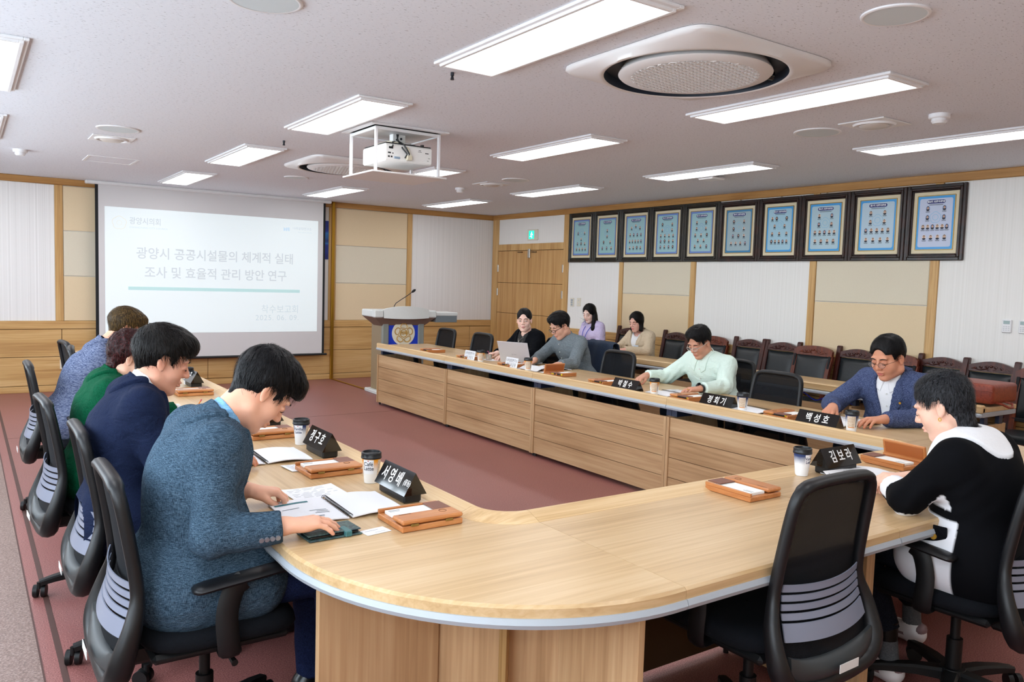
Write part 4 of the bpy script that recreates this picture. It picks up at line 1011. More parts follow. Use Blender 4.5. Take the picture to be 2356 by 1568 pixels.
for i, (x, y, rz, lab) in enumerate(CHAIRS):
    if i == 0: CH0.location = (x, y, 0); CH0.rotation_euler = (0, 0, rz); CH0['label'] = lab
    else:
        o = dup(CH0, (x, y, 0), rz, lab)
        if 'foreground' in lab: o.scale = (1, 1, 1.045)

# ================================================================== CARVED WOODEN CHAIRS ALONG THE RIGHT WALL (face -x after turning)
m_mah = noise_mat('dark_rosewood', [(0.3, C(44, 16, 12)), (0.55, C(70, 28, 20)), (0.75, C(92, 42, 28))], (6, 6, 1), 6, 4, 0.32)
m_mah2 = noise_mat('red_rosewood', [(0.3, C(70, 26, 14)), (0.55, C(106, 46, 24)), (0.75, C(130, 64, 34))], (6, 6, 1), 6, 4, 0.32)
m_leather = noise_mat('black_leather', [(0.3, C(18, 24, 28)), (0.7, C(28, 36, 40))], nscale=90, rough=0.38, bump=0.12, bdist=0.002)
def make_wall_chair(kind, mw):
    t = thing('carved_chair', '', 'chair', (0, 0, 0), 0, 'carved wooden chairs along the right wall')
    lean = lambda z: -0.235-0.115*max(0, (z-0.45)/0.57)
    wtop = 0.212
    zt = 1.005 if kind == 0 else 0.985
    # posts continue down as the rear legs
    for s in (-1, 1):
        mb = MB(); path = [(-0.21, s*0.185, 0.0), (-0.225, s*0.195, 0.25), (-0.235, s*0.20, 0.45), (lean(0.75), s*0.206, 0.75), (lean(zt), s*wtop, zt if kind == 0 else 0.90)]
        mb.sweep(path, [(-0.020, -0.022), (0.020, -0.022), (0.020, 0.022), (-0.020, 0.022)], (1, 0, 0))
        if kind == 0: mb.box(lean(zt)-0.022, lean(zt)+0.022, s*wtop-0.024, s*wtop+0.024, zt-0.012, zt+0.012, 0.007)
        fix_normals(mb.build('back_post', mw, t, 40))
        mb = MB().sweep([(0.22, s*0.205, 0.0), (0.225, s*0.21, 0.22), (0.222, s*0.212, 0.40)], [(-0.019, -0.019), (0.019, -0.019), (0.019, 0.019), (-0.019, 0.019)], (1, 0, 0)); fix_normals(mb.build('front_leg', mw, t, 40))
    # crest rail with a bowed top edge
    def crest(u, v):
        s = -1+2*u; w = s*(wtop-0.012 if kind == 0 else wtop+0.018)
        zb = 0.905-0.01*kind; ztop = (0.958+0.040*cos(s*pi/2)**1.2) if kind == 0 else (0.968+0.030*cos(s*pi/2)**0.8-0.02*s**8)
        h = zb+(ztop-zb)*v; return (lean(h)+0.016+0.010*(1-s*s)*-1, w, h)
    mb = MB(); mb.slab(crest, 20, 4, (-0.034, 0, 0)); fix_normals(mb.build('crest_rail', mw, t, 50))
    # carving: scrolls in relief on the rail
    mb = MB()
    for s in (-1, 1):
        for (w0, h0, rr_) in ((0.035, 0.945, 0.016), (0.085, 0.940, 0.014), (0.13, 0.932, 0.011)):
            sp = [(lean(h0)+0.012, s*(w0+rr_*(1-q/14)*cos(q*0.8)), h0+rr_*(1-q/14)*sin(q*0.8)) for q in range(13)]
            mb.tube(sp, 0.0042, 5)
        mb.tube([(lean(0.925)+0.014, s*(0.02+0.02*q), 0.924+0.006*sin(q*1.3)) for q in range(8)], 0.004, 5)
    mb.ell((lean(0.955)+0.012, 0, 0.955), (0.008, 0.014, 0.012), 10, 6); o = mb.build('carving', mw, t, 60); o['kind'] = 'stuff'
    # leather back, puffed
    def pad(u, v):
        s, q = -1+2*u, -1+2*v; h = 0.56+0.335*v
        pf = (1-s**6)*(1-q**6); return (lean(h)+0.004+0.030*pf, s*(0.178 if kind == 0 else 0.196), h)
    mb = MB(); mb.slab(pad, 14, 12, (-0.03, 0, 0)); fix_normals(mb.build('back_pad', m_leather, t, 60))
    mb = MB()
    bw = 0.190 if kind == 0 else 0.208
    for s in (-1, 1): mb.sweep([(lean(0.55)+0.006, s*bw, 0.55), (lean(0.90)+0.006, s*bw, 0.90)], [(-0.012, -0.012), (0.012, -0.012), (0.012, 0.012), (-0.012, 0.012)], (1, 0, 0))
    mb.box(lean(0.55)-0.012, lean(0.55)+0.02, -bw, bw, 0.53, 0.562, 0.004); fix_normals(mb.build('pad_frame', m_blk_matte if kind == 1 else mw, t, 40))
    def seat(u, v):
        s, q = -1+2*u, -1+2*v; return (0.0+0.225*q, s*0.215, 0.445+0.035*(1-s**6)*(1-q**6))
    mb = MB(); mb.slab(seat, 12, 12, (0, 0, -0.03)); fix_normals(mb.build('seat_pad', m_leather, t, 60))
    MB().box(-0.225, 0.235, -0.222, 0.222, 0.372, 0.420, 0.006).build('seat_rail', mw, t, None)
    for s in (-1, 1): MB().box(-0.20, 0.21, s*0.20-0.010, s*0.20+0.010, 0.16, 0.19, 0.003).build('stretcher', mw, t, None)
    return t
WC = [make_wall_chair(0, m_mah), make_wall_chair(1, m_mah2)]
WSPOTS = [(-0.42, -3.60, 0, 'carved dark wood chair under the woman in lilac'), (-0.42, -4.47, 0, 'carved dark wood chair under the woman in the beige blazer'),
          (-0.46, -5.12, 1, 'carved chair with reddish crest directly behind the man in mint, left of his head'), (-0.42, -5.62, 0, 'carved dark wood chair right behind the head of the man in mint'),
          (-0.42, -6.09, 0, 'carved chair with end posts, next right of the one behind the mint shirt'), (-0.50, -6.53, 2, 'carved dark chair without end posts, middle of the row along the wall'),
          (-0.42, -6.97, 0, 'carved chair with end posts just left of the man in the blue blazer'), (-0.50, -7.43, 1, 'carved chair with brown crest half hidden by the head in glasses'),
          (-0.42, -7.83, 0, 'carved chair half hidden behind the shoulder of the blue blazer'), (-0.42, -8.27, 0, 'carved chair above the red leather case'), (-0.52, -8.74, 1, 'carved reddish chair cut off by the right edge')]
used = [False, False]
for (x, y, k, lab) in WSPOTS:
    kk = 0 if k == 0 else 1
    if not used[kk]: o = WC[kk]; used[kk] = True
    else: o = copy_tree(WC[kk])
    o.location = (x, y, 0); o.rotation_euler = (0, 0, pi+random.uniform(-0.05, 0.05)); o['label'] = lab
# ================================================================== THINGS ON THE TABLES
ZS = ZT+0.001
m_gblk = mat('black_gloss_plate', C(10, 12, 13), rough=0.08, coat=0.5); m_bblk = mat('plate_base_black', C(22, 25, 28), rough=0.4)
m_wlet = mat('white_lettering', C(242, 242, 240), rough=0.5)
def name_plate(loc, rz, word, label, length=0.255, base=True, small=None):
    """three-sided black name plate; the lettered slope looks along local -x"""
    t = thing('name_plate', label, 'name plate', (loc[0], loc[1], ZS), rz, 'black name plates on the table')
    h = length/2; zb = 0.034 if base else 0.0; w = 0.047; za = zb+0.082
    if base: MB().box(-0.037, 0.037, -h+0.02, h-0.02, 0, zb, 0.006).build('base', m_bblk, t, 40)
    mb = MB(); e = 0.006
    mb.add([(-w, -h, zb), (w, -h, zb), (0, -h, za), (-w, h, zb), (w, h, zb), (0, h, za)], [(0, 1, 2), (5, 4, 3), (0, 2, 5, 3), (2, 1, 4, 5), (1, 0, 3, 4)])
    fix_normals(mb.build('prism', m_gblk, t, None))
    sl = Vector((w, 0, za-zb)).normalized(); nrm = Vector((-sl.z, 0, sl.x))
    def face(word, size, yoff, nm):
        o = Vector((-w/2, yoff, (zb+za)/2))+nrm*0.0008
        text(nm, word, size, m_wlet, t, frame(o, (0, -1, 0), sl), 0.0004, bold=size*0.012, sx=0.80)
    face(word, 0.062, 0.02 if small else 0.0, 'lettering')
    if small: face(small, 0.026, -0.105, 'small_lettering')
    return t
name_plate((-6.215, -8.945), 0, '서 영 배', 'glossy black name plate nearest the camera on the left arm', small='(중동)')
name_plate((-6.205, -8.115), 0, '정 구 호', 'glossy black name plate on left arm, second from the camera')
name_plate((-6.180, -7.26), 0, '이 름', 'glossy black name plate mostly hidden behind the chin of the nearest man') if False else None
def blank_plate(loc, label):
    t = name_plate(loc, 0, ' ', label); return t
PL3 = thing('name_plate', 'black name plate peeking out beside the nearest man\'s chin', 'name plate', (-6.19, -7.27, ZS), 0, 'black name plates on the table')
MB().box(-0.037, 0.037, -0.107, 0.107, 0, 0.034, 0.006).build('base', m_bblk, PL3, 40)
fix_normals(MB().add([(-0.047, -0.127, 0.034), (0.047, -0.127, 0.034), (0, -0.127, 0.116), (-0.047, 0.127, 0.034), (0.047, 0.127, 0.034), (0, 0.127, 0.116)], [(0, 1, 2), (5, 4, 3), (0, 2, 5, 3), (2, 1, 4, 5), (1, 0, 3, 4)]).build('prism', m_gblk, PL3, None))
name_plate((-6.20, -5.56), 0, '구', 'farthest black name plate on the left arm, near the screen')
name_plate((-4.26, -9.505), radians(90), '김 보 라', 'black name plate in front of the woman in black and white', length=0.262)
RPY = [(-6.96, '박 철 수', 'black name plate in front of the man in the mint shirt'), (-7.90, '정 회 기', 'black name plate in front of the empty chair on the right arm'), (-8.70, '백 성 호', 'black name plate in front of the man in the blue blazer')]
for y, wd, lb in RPY: name_plate((-3.215, y), 0, wd, lb, length=0.285, base=False)

# ---- paper coffee cups
def cup_mat(name, top, low):
    m = mat(name, low, rough=0.45); nt, N, L, b = nodes(m)
    tc = N.new('ShaderNodeTexCoord'); sp = N.new('ShaderNodeSeparateXYZ'); nz = N.new('ShaderNodeTexNoise'); nz.inputs['Scale'].default_value = 40
    ad = N.new('ShaderNodeMath'); ad.operation = 'MULTIPLY_ADD'; ad.inputs[1].default_value = 0.012
    r = ramp(N, [(0.058, low), (0.098, top)]); L.new(tc.outputs['Object'], sp.inputs[0]); L.new(tc.outputs['Object'], nz.inputs['Vector']); L.new(nz.outputs['Fac'], ad.inputs[0]); L.new(sp.outputs['Z'], ad.inputs[2]); L.new(ad.outputs[0], r.inputs[0]); L.new(r.outputs[0], b.inputs['Base Color'])
    return m
m_cupo = cup_mat('cup_orange_print', C(236, 158, 40), C(240, 238, 234)); m_cupb = cup_mat('cup_blue_print', C(34, 58, 110), C(238, 240, 242)); m_cupw = mat('cup_label_white', C(240, 242, 246), rough=0.5); m_cupt = mat('cup_beige_text', C(222, 206, 186), rough=0.6); m_or = mat('cup_orange_bar', C(226, 140, 50), rough=0.5)
m_navyt = mat('cup_navy_text', C(30, 40, 90), rough=0.5); m_dkt = mat('cup_dark_text', C(40, 44, 60), rough=0.5); m_redt = mat('cup_red', C(196, 40, 40), rough=0.5); m_lid = mat('cup_lid_black', C(20, 24, 28), rough=0.35)
def cup_r(z): return 0.0275+0.0105*z/0.105
def patch(a0, a1, z0, z1, n=10, off=0.0005):
    mb = MB(); return mb.surf(lambda u, v: ((cup_r(z0+(z1-z0)*v)+off)*cos(a0+(a1-a0)*u), (cup_r(z0+(z1-z0)*v)+off)*sin(a0+(a1-a0)*u), z0+(z1-z0)*v), n, 1)
def wrap_text(nm, s, size, m, parent, ang, z, sx=1.0, bold=0.0):
    o = text(nm, s, size, m, parent, Matrix.Identity(4), 0.0, bold=bold, sx=1.0)
    for v in o.data.vertices:
        x, y = v.co.x*sx, v.co.y; r_ = cup_r(z+y)+0.0010; a = ang+x/r_
        v.co = (r_*cos(a), r_*sin(a), z+y)
    return o
def coffee_cup(loc, ang, style, label, extra=None):
    """ang = world direction in which the front of the print looks"""
    t = thing('coffee_cup', label, 'cup', (loc[0], loc[1], ZS), 0, 'paper coffee cups on the table')
    body = MB().lathe([(0.0005, 0.003), (0.026, 0.003), (0.0275, 0.0), (0.038, 0.105), (0.037, 0.105)], n=32).build('cup_body', m_cupo if style == 'o' else m_cupb, t, 40)
    MB().lathe([(0.0385, 0.100), (0.0415, 0.1005), (0.0420, 0.106), (0.0405, 0.109), (0.0405, 0.122), (0.0375, 0.126), (0.0345, 0.126), (0.0335, 0.1185), (0.0005, 0.1175)], n=32).build('lid', m_lid, t, 30)
    a = ang
    fix_normals(patch(a-0.62, a+0.62, 0.040, 0.098).build('label_patch', m_cupw, body, None))
    if style == 'o':
        wrap_text('print_text', 'Café', 0.023, m_dkt, body, a, 0.080, 0.95, 0.0003); wrap_text('print_text', 'Latte', 0.023, m_dkt, body, a, 0.062, 0.95, 0.0003)
    else:
        wrap_text('print_text', 'Vanilla', 0.019, m_navyt, body, a, 0.080, 0.95, 0.0003); wrap_text('print_text', 'Latte', 0.019, m_navyt, body, a, 0.064, 0.95, 0.0003)
    fix_normals(patch(a-0.05, a+0.05, 0.091, 0.0955, 3, 0.0009).build('print_mark', m_redt, body, None))
    fix_normals(patch(a+1.15, a+2.5, 0.030, 0.096, 12).build('info_patch', m_cupt, body, None))
    mb = MB(); rn = random.Random(5)
    for k in range(9):
        z = 0.034+k*0.0068
        for q in range(5):
            if rn.random() < 0.75: a0 = a+1.2+q*0.25; P_ = patch(a0, a0+rn.uniform(0.1, 0.22), z, z+0.003, 3, 0.0009); mb.add(P_.v, P_.f)
    o = mb.build('info_print', mat('cup_print_brown', C(196, 164, 130), rough=0.6), body, None); o['kind'] = 'stuff'
    fix_normals(patch(a+1.25, a+2.45, 0.026, 0.0305, 8, 0.0011).build('orange_bar', m_or, body, None))
    fix_normals(patch(a+2.62, a+2.75, 0.030, 0.095, 3, 0.0009).build('dark_stripe', m_dkt, body, None))
    return t
def facing(x, y): return atan2(CAM_LOC.y-y, CAM_LOC.x-x)
def cup(x, y, da, st, lb): return coffee_cup((x, y), facing(x, y)+da, st, lb)
cup(-6.222, -8.70, -0.35, 'o', 'orange-topped Café Latte cup left of the nearest name plate')
cup(-6.215, -7.865, -0.45, 'b', 'blue-topped coffee cup left of the second name plate')
cup(-6.215, -5.46, -0.3, 'b', 'farthest coffee cup on the left arm, behind the profile of the man in navy')
cup(-4.475, -9.475, 1.0, 'b', 'blue and white coffee cup beside the name plate at the table foot')
cup(-3.225, -7.275, -1.9, 'o', 'coffee cup right of the name plate before the mint shirt')
cup(-3.225, -8.115, -1.9, 'b', 'coffee cup right of the name plate before the empty chair')
cup(-3.225, -8.925, -1.9, 'b', 'coffee cup in front of the man in the blue blazer')
cup(-3.235, -4.80, -1.9, 'o', 'coffee cup in front of the woman in black, by a white sign')
cup(-3.235, -5.63, -1.9, 'o', 'coffee cup right of the white sign by the laptop')

# ---- wooden memo boxes
m_cher = noise_mat('cherry_wood_box', [(0.35, C(178, 110, 58)), (0.6, C(196, 128, 74)), (0.75, C(208, 146, 92))], (4, 30, 30), 1.2, 3, 0.35); m_pad = mat('memo_paper', C(238, 238, 234), rough=0.8); m_flap = mat('brown_leather_flap', C(124, 76, 58), rough=0.5); m_ink = mat('faint_ink', C(150, 156, 164), rough=0.8); m_brand = mat('burnt_mark', C(110, 64, 34), rough=0.6)
def memo_box(loc, rz, label, open_lid=False):
    t = thing('memo_box', label, 'memo box', (loc[0], loc[1], ZS), rz, 'wooden memo boxes on the table')
    mb = MB(); mb.box(-0.115, 0.115, -0.095, 0.095, 0.0, 0.020, 0.003); mb.box(-0.115, 0.115, 0.084, 0.095, 0.020, 0.034, 0.002)
    if open_lid: mb.box(-0.115, 0.115, -0.095, -0.083, 0.020, 0.032, 0.002)
    mb.build('tray', m_cher, t, None)
    MB().box(-0.098, 0.085, -0.012, 0.074, 0.020, 0.031, 0.001).build('memo_pad', m_pad, t, None)
    MB().box(-0.092, -0.05, 0.055, 0.060, 0.0311, 0.0314).box(-0.092, -0.055, 0.045, 0.048, 0.0311, 0.0314).build('printed_line', m_ink, t, None)['kind'] = 'stuff'
    MB().box(0.050, 0.116, -0.010, 0.078, 0.033, 0.037, 0.001).build('leather_flap', m_flap, t, None)
    if open_lid:
        T = Matrix.Translation((0, -0.088, 0.030)) @ Matrix.Rotation(radians(-14), 4, 'X')
        MB().box(-0.112, 0.112, -0.010, 0.002, 0.0, 0.072, 0.003, T).build('lid', m_cher, t, None)
        MB().box(-0.100, 0.100, 0.0015, 0.0035, 0.008, 0.064, 0.001, T).build('lid_lining', mat('lid_inner', C(164, 92, 44), rough=0.45), t, None)
    else:
        MB().box(-0.115, 0.115, -0.097, -0.016, 0.0245, 0.040, 0.005).build('lid', m_cher, t, 40)
        mb = MB(); ring_ = [(0.062+0.013*cos(k*pi/8), -0.045+0.013*sin(k*pi/8), 0.0402) for k in range(16)]
        mb.tube(ring_, 0.0012, 4, closed=True); mb.build('burnt_emblem', m_brand, t)
        MB().box(-0.095, -0.050, -0.030, -0.026, 0.0401, 0.0404).build('burnt_line', m_brand, t, None)
    for x in (-0.07, 0.06): MB().box(x-0.014, x+0.014, -0.099, -0.094, 0.018, 0.026, 0.001).build('hinge', m_fillet, t, None)
    return t
memo_box((-6.295, -9.26), 0, 'wooden memo box nearest the camera on the left arm')
memo_box((-6.305, -8.455), 0, 'wooden memo box on left arm, second from the camera')
memo_box((-6.285, -7.60), 0, 'wooden memo box on left arm below the nearest man\'s chin')
memo_box((-6.295, -5.975), 0, 'farthest wooden memo box on left arm')
memo_box((-4.975, -9.555), radians(90), 'wooden memo box lying beside the empty foreground chair')
memo_box((-3.865, -9.555), radians(86), 'wooden memo box with raised lid in front of the woman in black and white', True)
for y, lb, op in ((-3.65, 'wooden memo box nearest the lectern on right arm', False), (-4.47, 'wooden memo box left of the first white sign', False), (-5.26, 'wooden memo box behind the white sign by the laptop', False),
                  (-6.02, 'wooden memo box with upright lid in front of the man in grey', True), (-6.64, 'wooden memo box left of the name plate by the mint shirt', False), (-7.58, 'wooden memo box left of the name plate before the empty chair', False), (-8.42, 'wooden memo box left of the name plate by the blue blazer', False)):
    memo_box((-3.16, y), pi if not op else pi, lb, op)
m_yel = mat('yellow_plastic', C(232, 206, 30), rough=0.4)
for i, (y, lb) in enumerate(((-3.63, 'marker pen by the memo box nearest the lectern'), (-4.43, 'marker pen by the memo box left of the first sign'), (-5.23, 'marker pen by the memo box behind the laptop sign'), (-6.10, 'marker pen by the upright memo box lid'), (-6.62, 'marker pen left of the name plate by the mint shirt'), (-7.58, 'marker pen left of the plate before the empty chair'), (-8.42, 'marker pen left of the plate by the blue blazer'))):
    t = thing('marker_pen', 'yellow and black ' + lb, 'pen', (-3.262, y, 0.7745), radians(92), 'marker pens on the right arm')
    MB().cyl((-0.065, 0, 0), (0.03, 0, 0), 0.007, n=10).build('barrel', m_blk, t); MB().cyl((0.03, 0, 0), (0.065, 0, 0), 0.0072, n=10).build('cap', m_yel, t); MB().cyl((-0.075, 0, 0), (-0.065, 0, 0), 0.0072, n=10).build('end_plug', m_yel, t)

# ---- spiral notebooks, papers, phone, card
m_page = mat('white_page', C(238, 240, 244), rough=0.8); m_cover = mat('printed_cover', C(236, 238, 244), rough=0.6); m_teal = mat('teal_print', C(40, 110, 120), rough=0.6)
def notebook(loc, rz, label, wpage=0.20, hpage=0.285, lift=0.010, left=True):
    """open wire-bound booklet; local x across the spread, spine along local y"""
    t = thing('notebook', label, 'notebook', (loc[0], loc[1], ZS), rz, 'wire-bound booklets')
    def right(u, v): return (0.006+wpage*u, (v-0.5)*hpage, 0.003+lift*sin(pi*min(1, u*1.1))*0.8+0.002*sin(v*5))
    mb = MB(); mb.slab(right, 12, 8, (0, 0, 0.004)); fix_normals(mb.build('right_page', m_page, t, 60))
    if left:
        def lft(u, v): return (-0.006-wpage*u, (v-0.5)*hpage, 0.002+lift*0.6*sin(pi*min(1, u*1.15))*0.7)
        mb = MB(); mb.slab(lft, 12, 8, (0, 0, 0.004)); o = mb.build('left_page', m_cover, t, 60); fix_normals(o)
        f = lambda u: 0.0066+lift*0.6*sin(pi*min(1, u*1.15))*0.7
        mb = MB()
        for (u0, u1, v0, v1) in ((0.35, 0.95, 0.16, 0.20), (0.2, 0.45, 0.30, 0.32), (0.2, 0.40, 0.36, 0.38), (0.2, 0.5, 0.42, 0.44), (0.6, 0.9, 0.60, 0.62)):
            mb.surf(lambda u, v: (-0.006-wpage*(u0+(u1-u0)*u), ((v0+(v1-v0)*v)-0.5)*hpage, f(u0+(u1-u0)*u)+0.0004), 6, 1)
        mb.build('printed_lines', m_ink, t, None)['kind'] = 'stuff'
        MB().surf(lambda u, v: (-0.006-wpage*(0.35+0.6*u), ((0.80+0.06*v)-0.5)*hpage, f(0.35+0.6*u)+0.0004), 6, 1).build('teal_band', m_teal, t, None)
    mb = MB()
    for k in range(26):
        y = (k/25-0.5)*(hpage-0.02); pts = [(0.010*cos(a), y+0.0015*a/6, 0.007+0.009*sin(a)) for a in [2*pi*q/10 for q in range(11)]]
        mb.tube(pts, 0.0013, 4, caps=False)
    mb.build('wire_binding', m_blk, t, 60)['kind'] = 'stuff'
    return t
notebook((-6.485, -8.985), radians(-2), 'open wire-bound booklet under the hand of the nearest man')
notebook((-6.49, -8.075), radians(-2), 'open wire-bound booklet in front of the man in navy')
notebook((-6.50, -6.98), radians(4), 'open booklet under the hand with the white watch')
notebook((-4.22, -9.70), radians(92), 'open wire-bound booklet under the folded hands of the woman')
notebook((-3.03, -7.28), radians(180), 'open booklet in front of the man in mint', 0.17, 0.24)
notebook((-3.05, -8.13), radians(176), 'closed wire-bound booklet in front of the empty chair', 0.20, 0.27, left=False)
notebook((-2.97, -8.72), radians(174), 'booklet held by the man in the blue blazer', 0.18, 0.25, 0.03)
notebook((-2.98, -5.55), radians(180), 'thick open booklet in front of the man in grey', 0.21, 0.29, 0.035)
def paper(loc, rz, w, h, label, curl=0.004, lines=8, z=0.0):
    t = thing('paper_sheet', label, 'paper', (loc[0], loc[1], ZS+z), rz, 'loose papers')
    fn = lambda u, v: ((u-0.5)*w, (v-0.5)*h, 0.0006+curl*(u-0.5)**2*4*(0.4+0.6*v))
    mb = MB(); mb.slab(fn, 10, 8, (0, 0, 0.0006)); fix_normals(mb.build('sheet', m_page, t, 60))
    mb = MB(); rn = random.Random(int(abs(loc[0]*1000)))
    for k in range(lines):
        v = 0.12+0.76*k/max(1, lines-1); u0 = 0.08; 
        while u0 < 0.86:
            l = rn.uniform(0.06, 0.22); 
            if rn.random() < 0.8: mb.surf(lambda u, vv: (lambda p: (p[0], p[1], p[2]+0.0010))(fn(u0+min(l, 0.92-u0)*u, v+0.02*vv)), 2, 1)
            u0 += l+0.05
    if lines: mb.build('print', m_ink, t, None)['kind'] = 'stuff'
    return t
paper((-6.48, -8.745), radians(2), 0.21, 0.16, 'printed sheet lying by the left hand of the nearest man')
paper((-6.36, -8.33), radians(6), 0.18, 0.12, 'small printed sheet half under the second memo box', z=0.0)
paper((-4.30, -9.62), radians(95), 0.15, 0.26, 'folded white papers behind the top of the foreground chair', 0.03, 4)
paper((-3.00, -4.62), radians(8), 0.15, 0.21, 'white sheet under the hand of the woman in black', 0.002, 5)
paper((-3.10, -5.78), radians(4), 0.17, 0.13, 'white sheet beside the cup near the laptop', 0.002, 0)
paper((-1.02, -4.25), radians(5), 0.21, 0.28, 'white notepad in front of the woman in the beige blazer', 0.002, 4, 0.0)
bpy.data.objects['paper_sheet'].location.z += 0.0
t = thing('phone', 'smartphone in a dark green plaid flip case near the table corner', 'phone', (-6.615, -9.245, ZS), radians(2))
m_plaid = noise_mat('green_plaid', [(0.40, C(44, 66, 66)), (0.5, C(70, 98, 94)), (0.62, C(38, 54, 62))], (14, 14, 1), 3, 1, 0.5)
MB().box(-0.09, 0.09, -0.055, 0.055, 0.0, 0.005, 0.002).build('back_cover', m_plaid, t, None); MB().box(-0.082, 0.082, -0.045, 0.045, 0.005, 0.014, 0.003).build('handset', mat('black_gloss'), t, None)
MB().box(-0.09, 0.09, -0.045, 0.055, 0.014, 0.018, 0.002).build('front_cover', m_plaid, t, None); MB().box(0.03, 0.052, -0.060, 0.0, 0.001, 0.0195, 0.002).build('strap', mat('teal_leather', C(58, 110, 112), rough=0.5), t, None)
t = thing('business_card', 'white card lying beside the phone', 'card', (-6.475, -9.29, ZS), radians(8))
MB().box(-0.045, 0.045, -0.0275, 0.0275, 0, 0.0012).build('card', m_page, t, None); MB().box(-0.035, 0.015, 0.008, 0.011, 0.0012, 0.0014).box(-0.01, 0.03, -0.014, -0.012, 0.0012, 0.0014).build('print', m_ink, t, None)['kind'] = 'stuff'
# ---- wrist watch lying on the table foot
t = thing('wristwatch', 'white strap wristwatch lying before the open memo box', 'watch', (-4.03, -9.70, ZS), radians(-25))
for s in (-1, 1): mb = MB(); mb.slab(lambda u, v: (s*(0.018+0.085*u), (v-0.5)*(0.018-0.004*u), 0.003+0.006*sin(3*u)), 8, 1, (0, 0, 0.0025)); fix_normals(mb.build('strap', m_white, t, 60))
MB().cyl((0, 0, 0.004), (0, 0, 0.013), 0.019, n=24).build('case', m_steel, t); MB().cyl((0, 0, 0.013), (0, 0, 0.0135), 0.016, n=24).build('dial', mat('dark_dial', C(60, 44, 36), rough=0.2), t)
# ---- white acrylic signs
def sign(loc, l1, l2, label):
    t = thing('sign_board', label, 'sign', (loc[0], loc[1], ZS), 0, 'white desk signs')
    T = Matrix.Rotation(radians(12), 4, 'Y')
    MB().box(-0.003, 0.003, -0.10, 0.10, 0.0, 0.105, 0.001, T).build('face', mat('white_acrylic', C(236, 238, 242), rough=0.25), t, None)
    MB().box(0.0, 0.05, -0.10, 0.10, 0.0, 0.004, 0.001).build('foot', mat('white_acrylic'), t, None)
    nrm = T @ Vector((-1, 0, 0)); up = T @ Vector((0, 0, 1))
    for s_, sz, h in ((l1, 0.034, 0.075), (l2, 0.032, 0.030)):
        text('lettering', s_, sz, mat('sign_ink', C(50, 54, 62), rough=0.6), t, frame(up*h+nrm*0.0035, (0, -1, 0), up), 0.0002, sx=0.85)
    MB().box(-0.0036, -0.003, -0.085, 0.085, 0.050, 0.0515, 0, T).build('rule', mat('sign_ink'), t, None)
sign((-3.255, -4.60), '나라살림연구소', '소장  정 창 수', 'white desk sign nearer the lectern, before the woman in black')
sign((-3.255, -5.37), '나라살림연구소', '책임  이 상 현', 'white desk sign in front of the open laptop')
# ---- open laptop
t = thing('laptop', 'open silver laptop seen from behind, before the woman in black', 'laptop', (-2.99, -5.08, ZS), radians(24))
m_alu = mat('light_aluminium', C(206, 206, 210), rough=0.35, metal=0.3)
MB().box(0.0, 0.24, -0.178, 0.178, 0.003, 0.017, 0.004).build('keyboard_base', m_alu, t, None)
T = Matrix.Translation((0.0, 0, 0.014)) @ Matrix.Rotation(radians(-22), 4, 'Y')
MB().box(-0.006, 0.0, -0.178, 0.178, 0.0, 0.235, 0.003, T).build('lid', m_alu, t, None); MB().box(0.0, 0.0012, -0.168, 0.168, 0.012, 0.226, 0, T).build('screen', mat('black_gloss'), t, None)
text('logo', 'gram', 0.028, mat('logo_grey', C(170, 170, 176), rough=0.3), t, T @ frame((-0.0066, 0, 0.10), (0, -1, 0), (0, 0, 1)), 0.0002)
t = thing('glass_with_straw', 'small glass jar with a straw behind the coffee cup by the first sign', 'glass', (-3.02, -4.62, ZS))
m_gls = mat('clear_glass', C(230, 225, 215), rough=0.05, trans=0.85)
MB().lathe([(0.0005, 0.002), (0.030, 0.002), (0.032, 0.06), (0.030, 0.062), (0.028, 0.006), (0.0005, 0.006)], n=20).build('jar', m_gls, t, 50)
MB().tube([(0, 0, 0.01), (0.005, 0.01, 0.075), (0.01, 0.03, 0.092), (0.01, 0.05, 0.086)], 0.0022, 6).build('straw', mat('pink_plastic', C(220, 110, 150), rough=0.4), t)
# ---- jacket hung over the grey man's chair back
m_den = noise_mat('dark_denim', [(0.3, C(20, 32, 50)), (0.7, C(44, 60, 84))], nscale=160, rough=0.9, bump=0.25, bdist=0.004)
t = thing('hung_jacket', 'dark denim jacket draped over a chair back behind the man in grey', 'jacket', (RX+0.29, -5.32, 0))
def drape(u, v):
    s = -1+2*u; q = v*2-1   # v: front hem -> over the top -> rear hem
    w = s*(0.235+0.035*abs(q))
    z = 0.985-0.014*abs(s)**3-0.50*max(0, abs(q)-0.10)
    x = 0.05*(1 if q > 0 else -1)*min(1, abs(q)/0.14)+0.012*sin(7*s+3*q)+0.05*max(0, q)*q
    return (x-0.015, w+0.012*sin(9*q), z)
mb = MB(); mb.slab(drape, 24, 30, (0.010, 0, 0.006)); fix_normals(mb.build('body_cloth', m_den, t, 80))
mb = MB(); mb.tube(catmull([(0.06, 0.20, 0.96), (0.09, 0.26, 0.86), (0.10, 0.27, 0.72), (0.09, 0.25, 0.56)], 4), [0.05]*4+[0.055]*4+[0.05]*5, 10); mb.build('sleeve', m_den, t, 70)

# ---- blue network cable hanging under the back-row desk
t = thing('network_cable', 'loose blue network cable under the back-row desk', 'cable', (-1.28, -7.45, 0.62))
MB().tube(catmull([(0.05, 0.32, 0.02), (0.0, 0.22, 0.03), (-0.01, 0.10, -0.02), (0.0, 0.0, 0.01), (-0.01, -0.12, -0.035), (0.02, -0.24, -0.01), (0.06, -0.30, -0.10)], 5), 0.004, 6).build('cord', mat('blue_cable', C(30, 50, 190), rough=0.4), t)
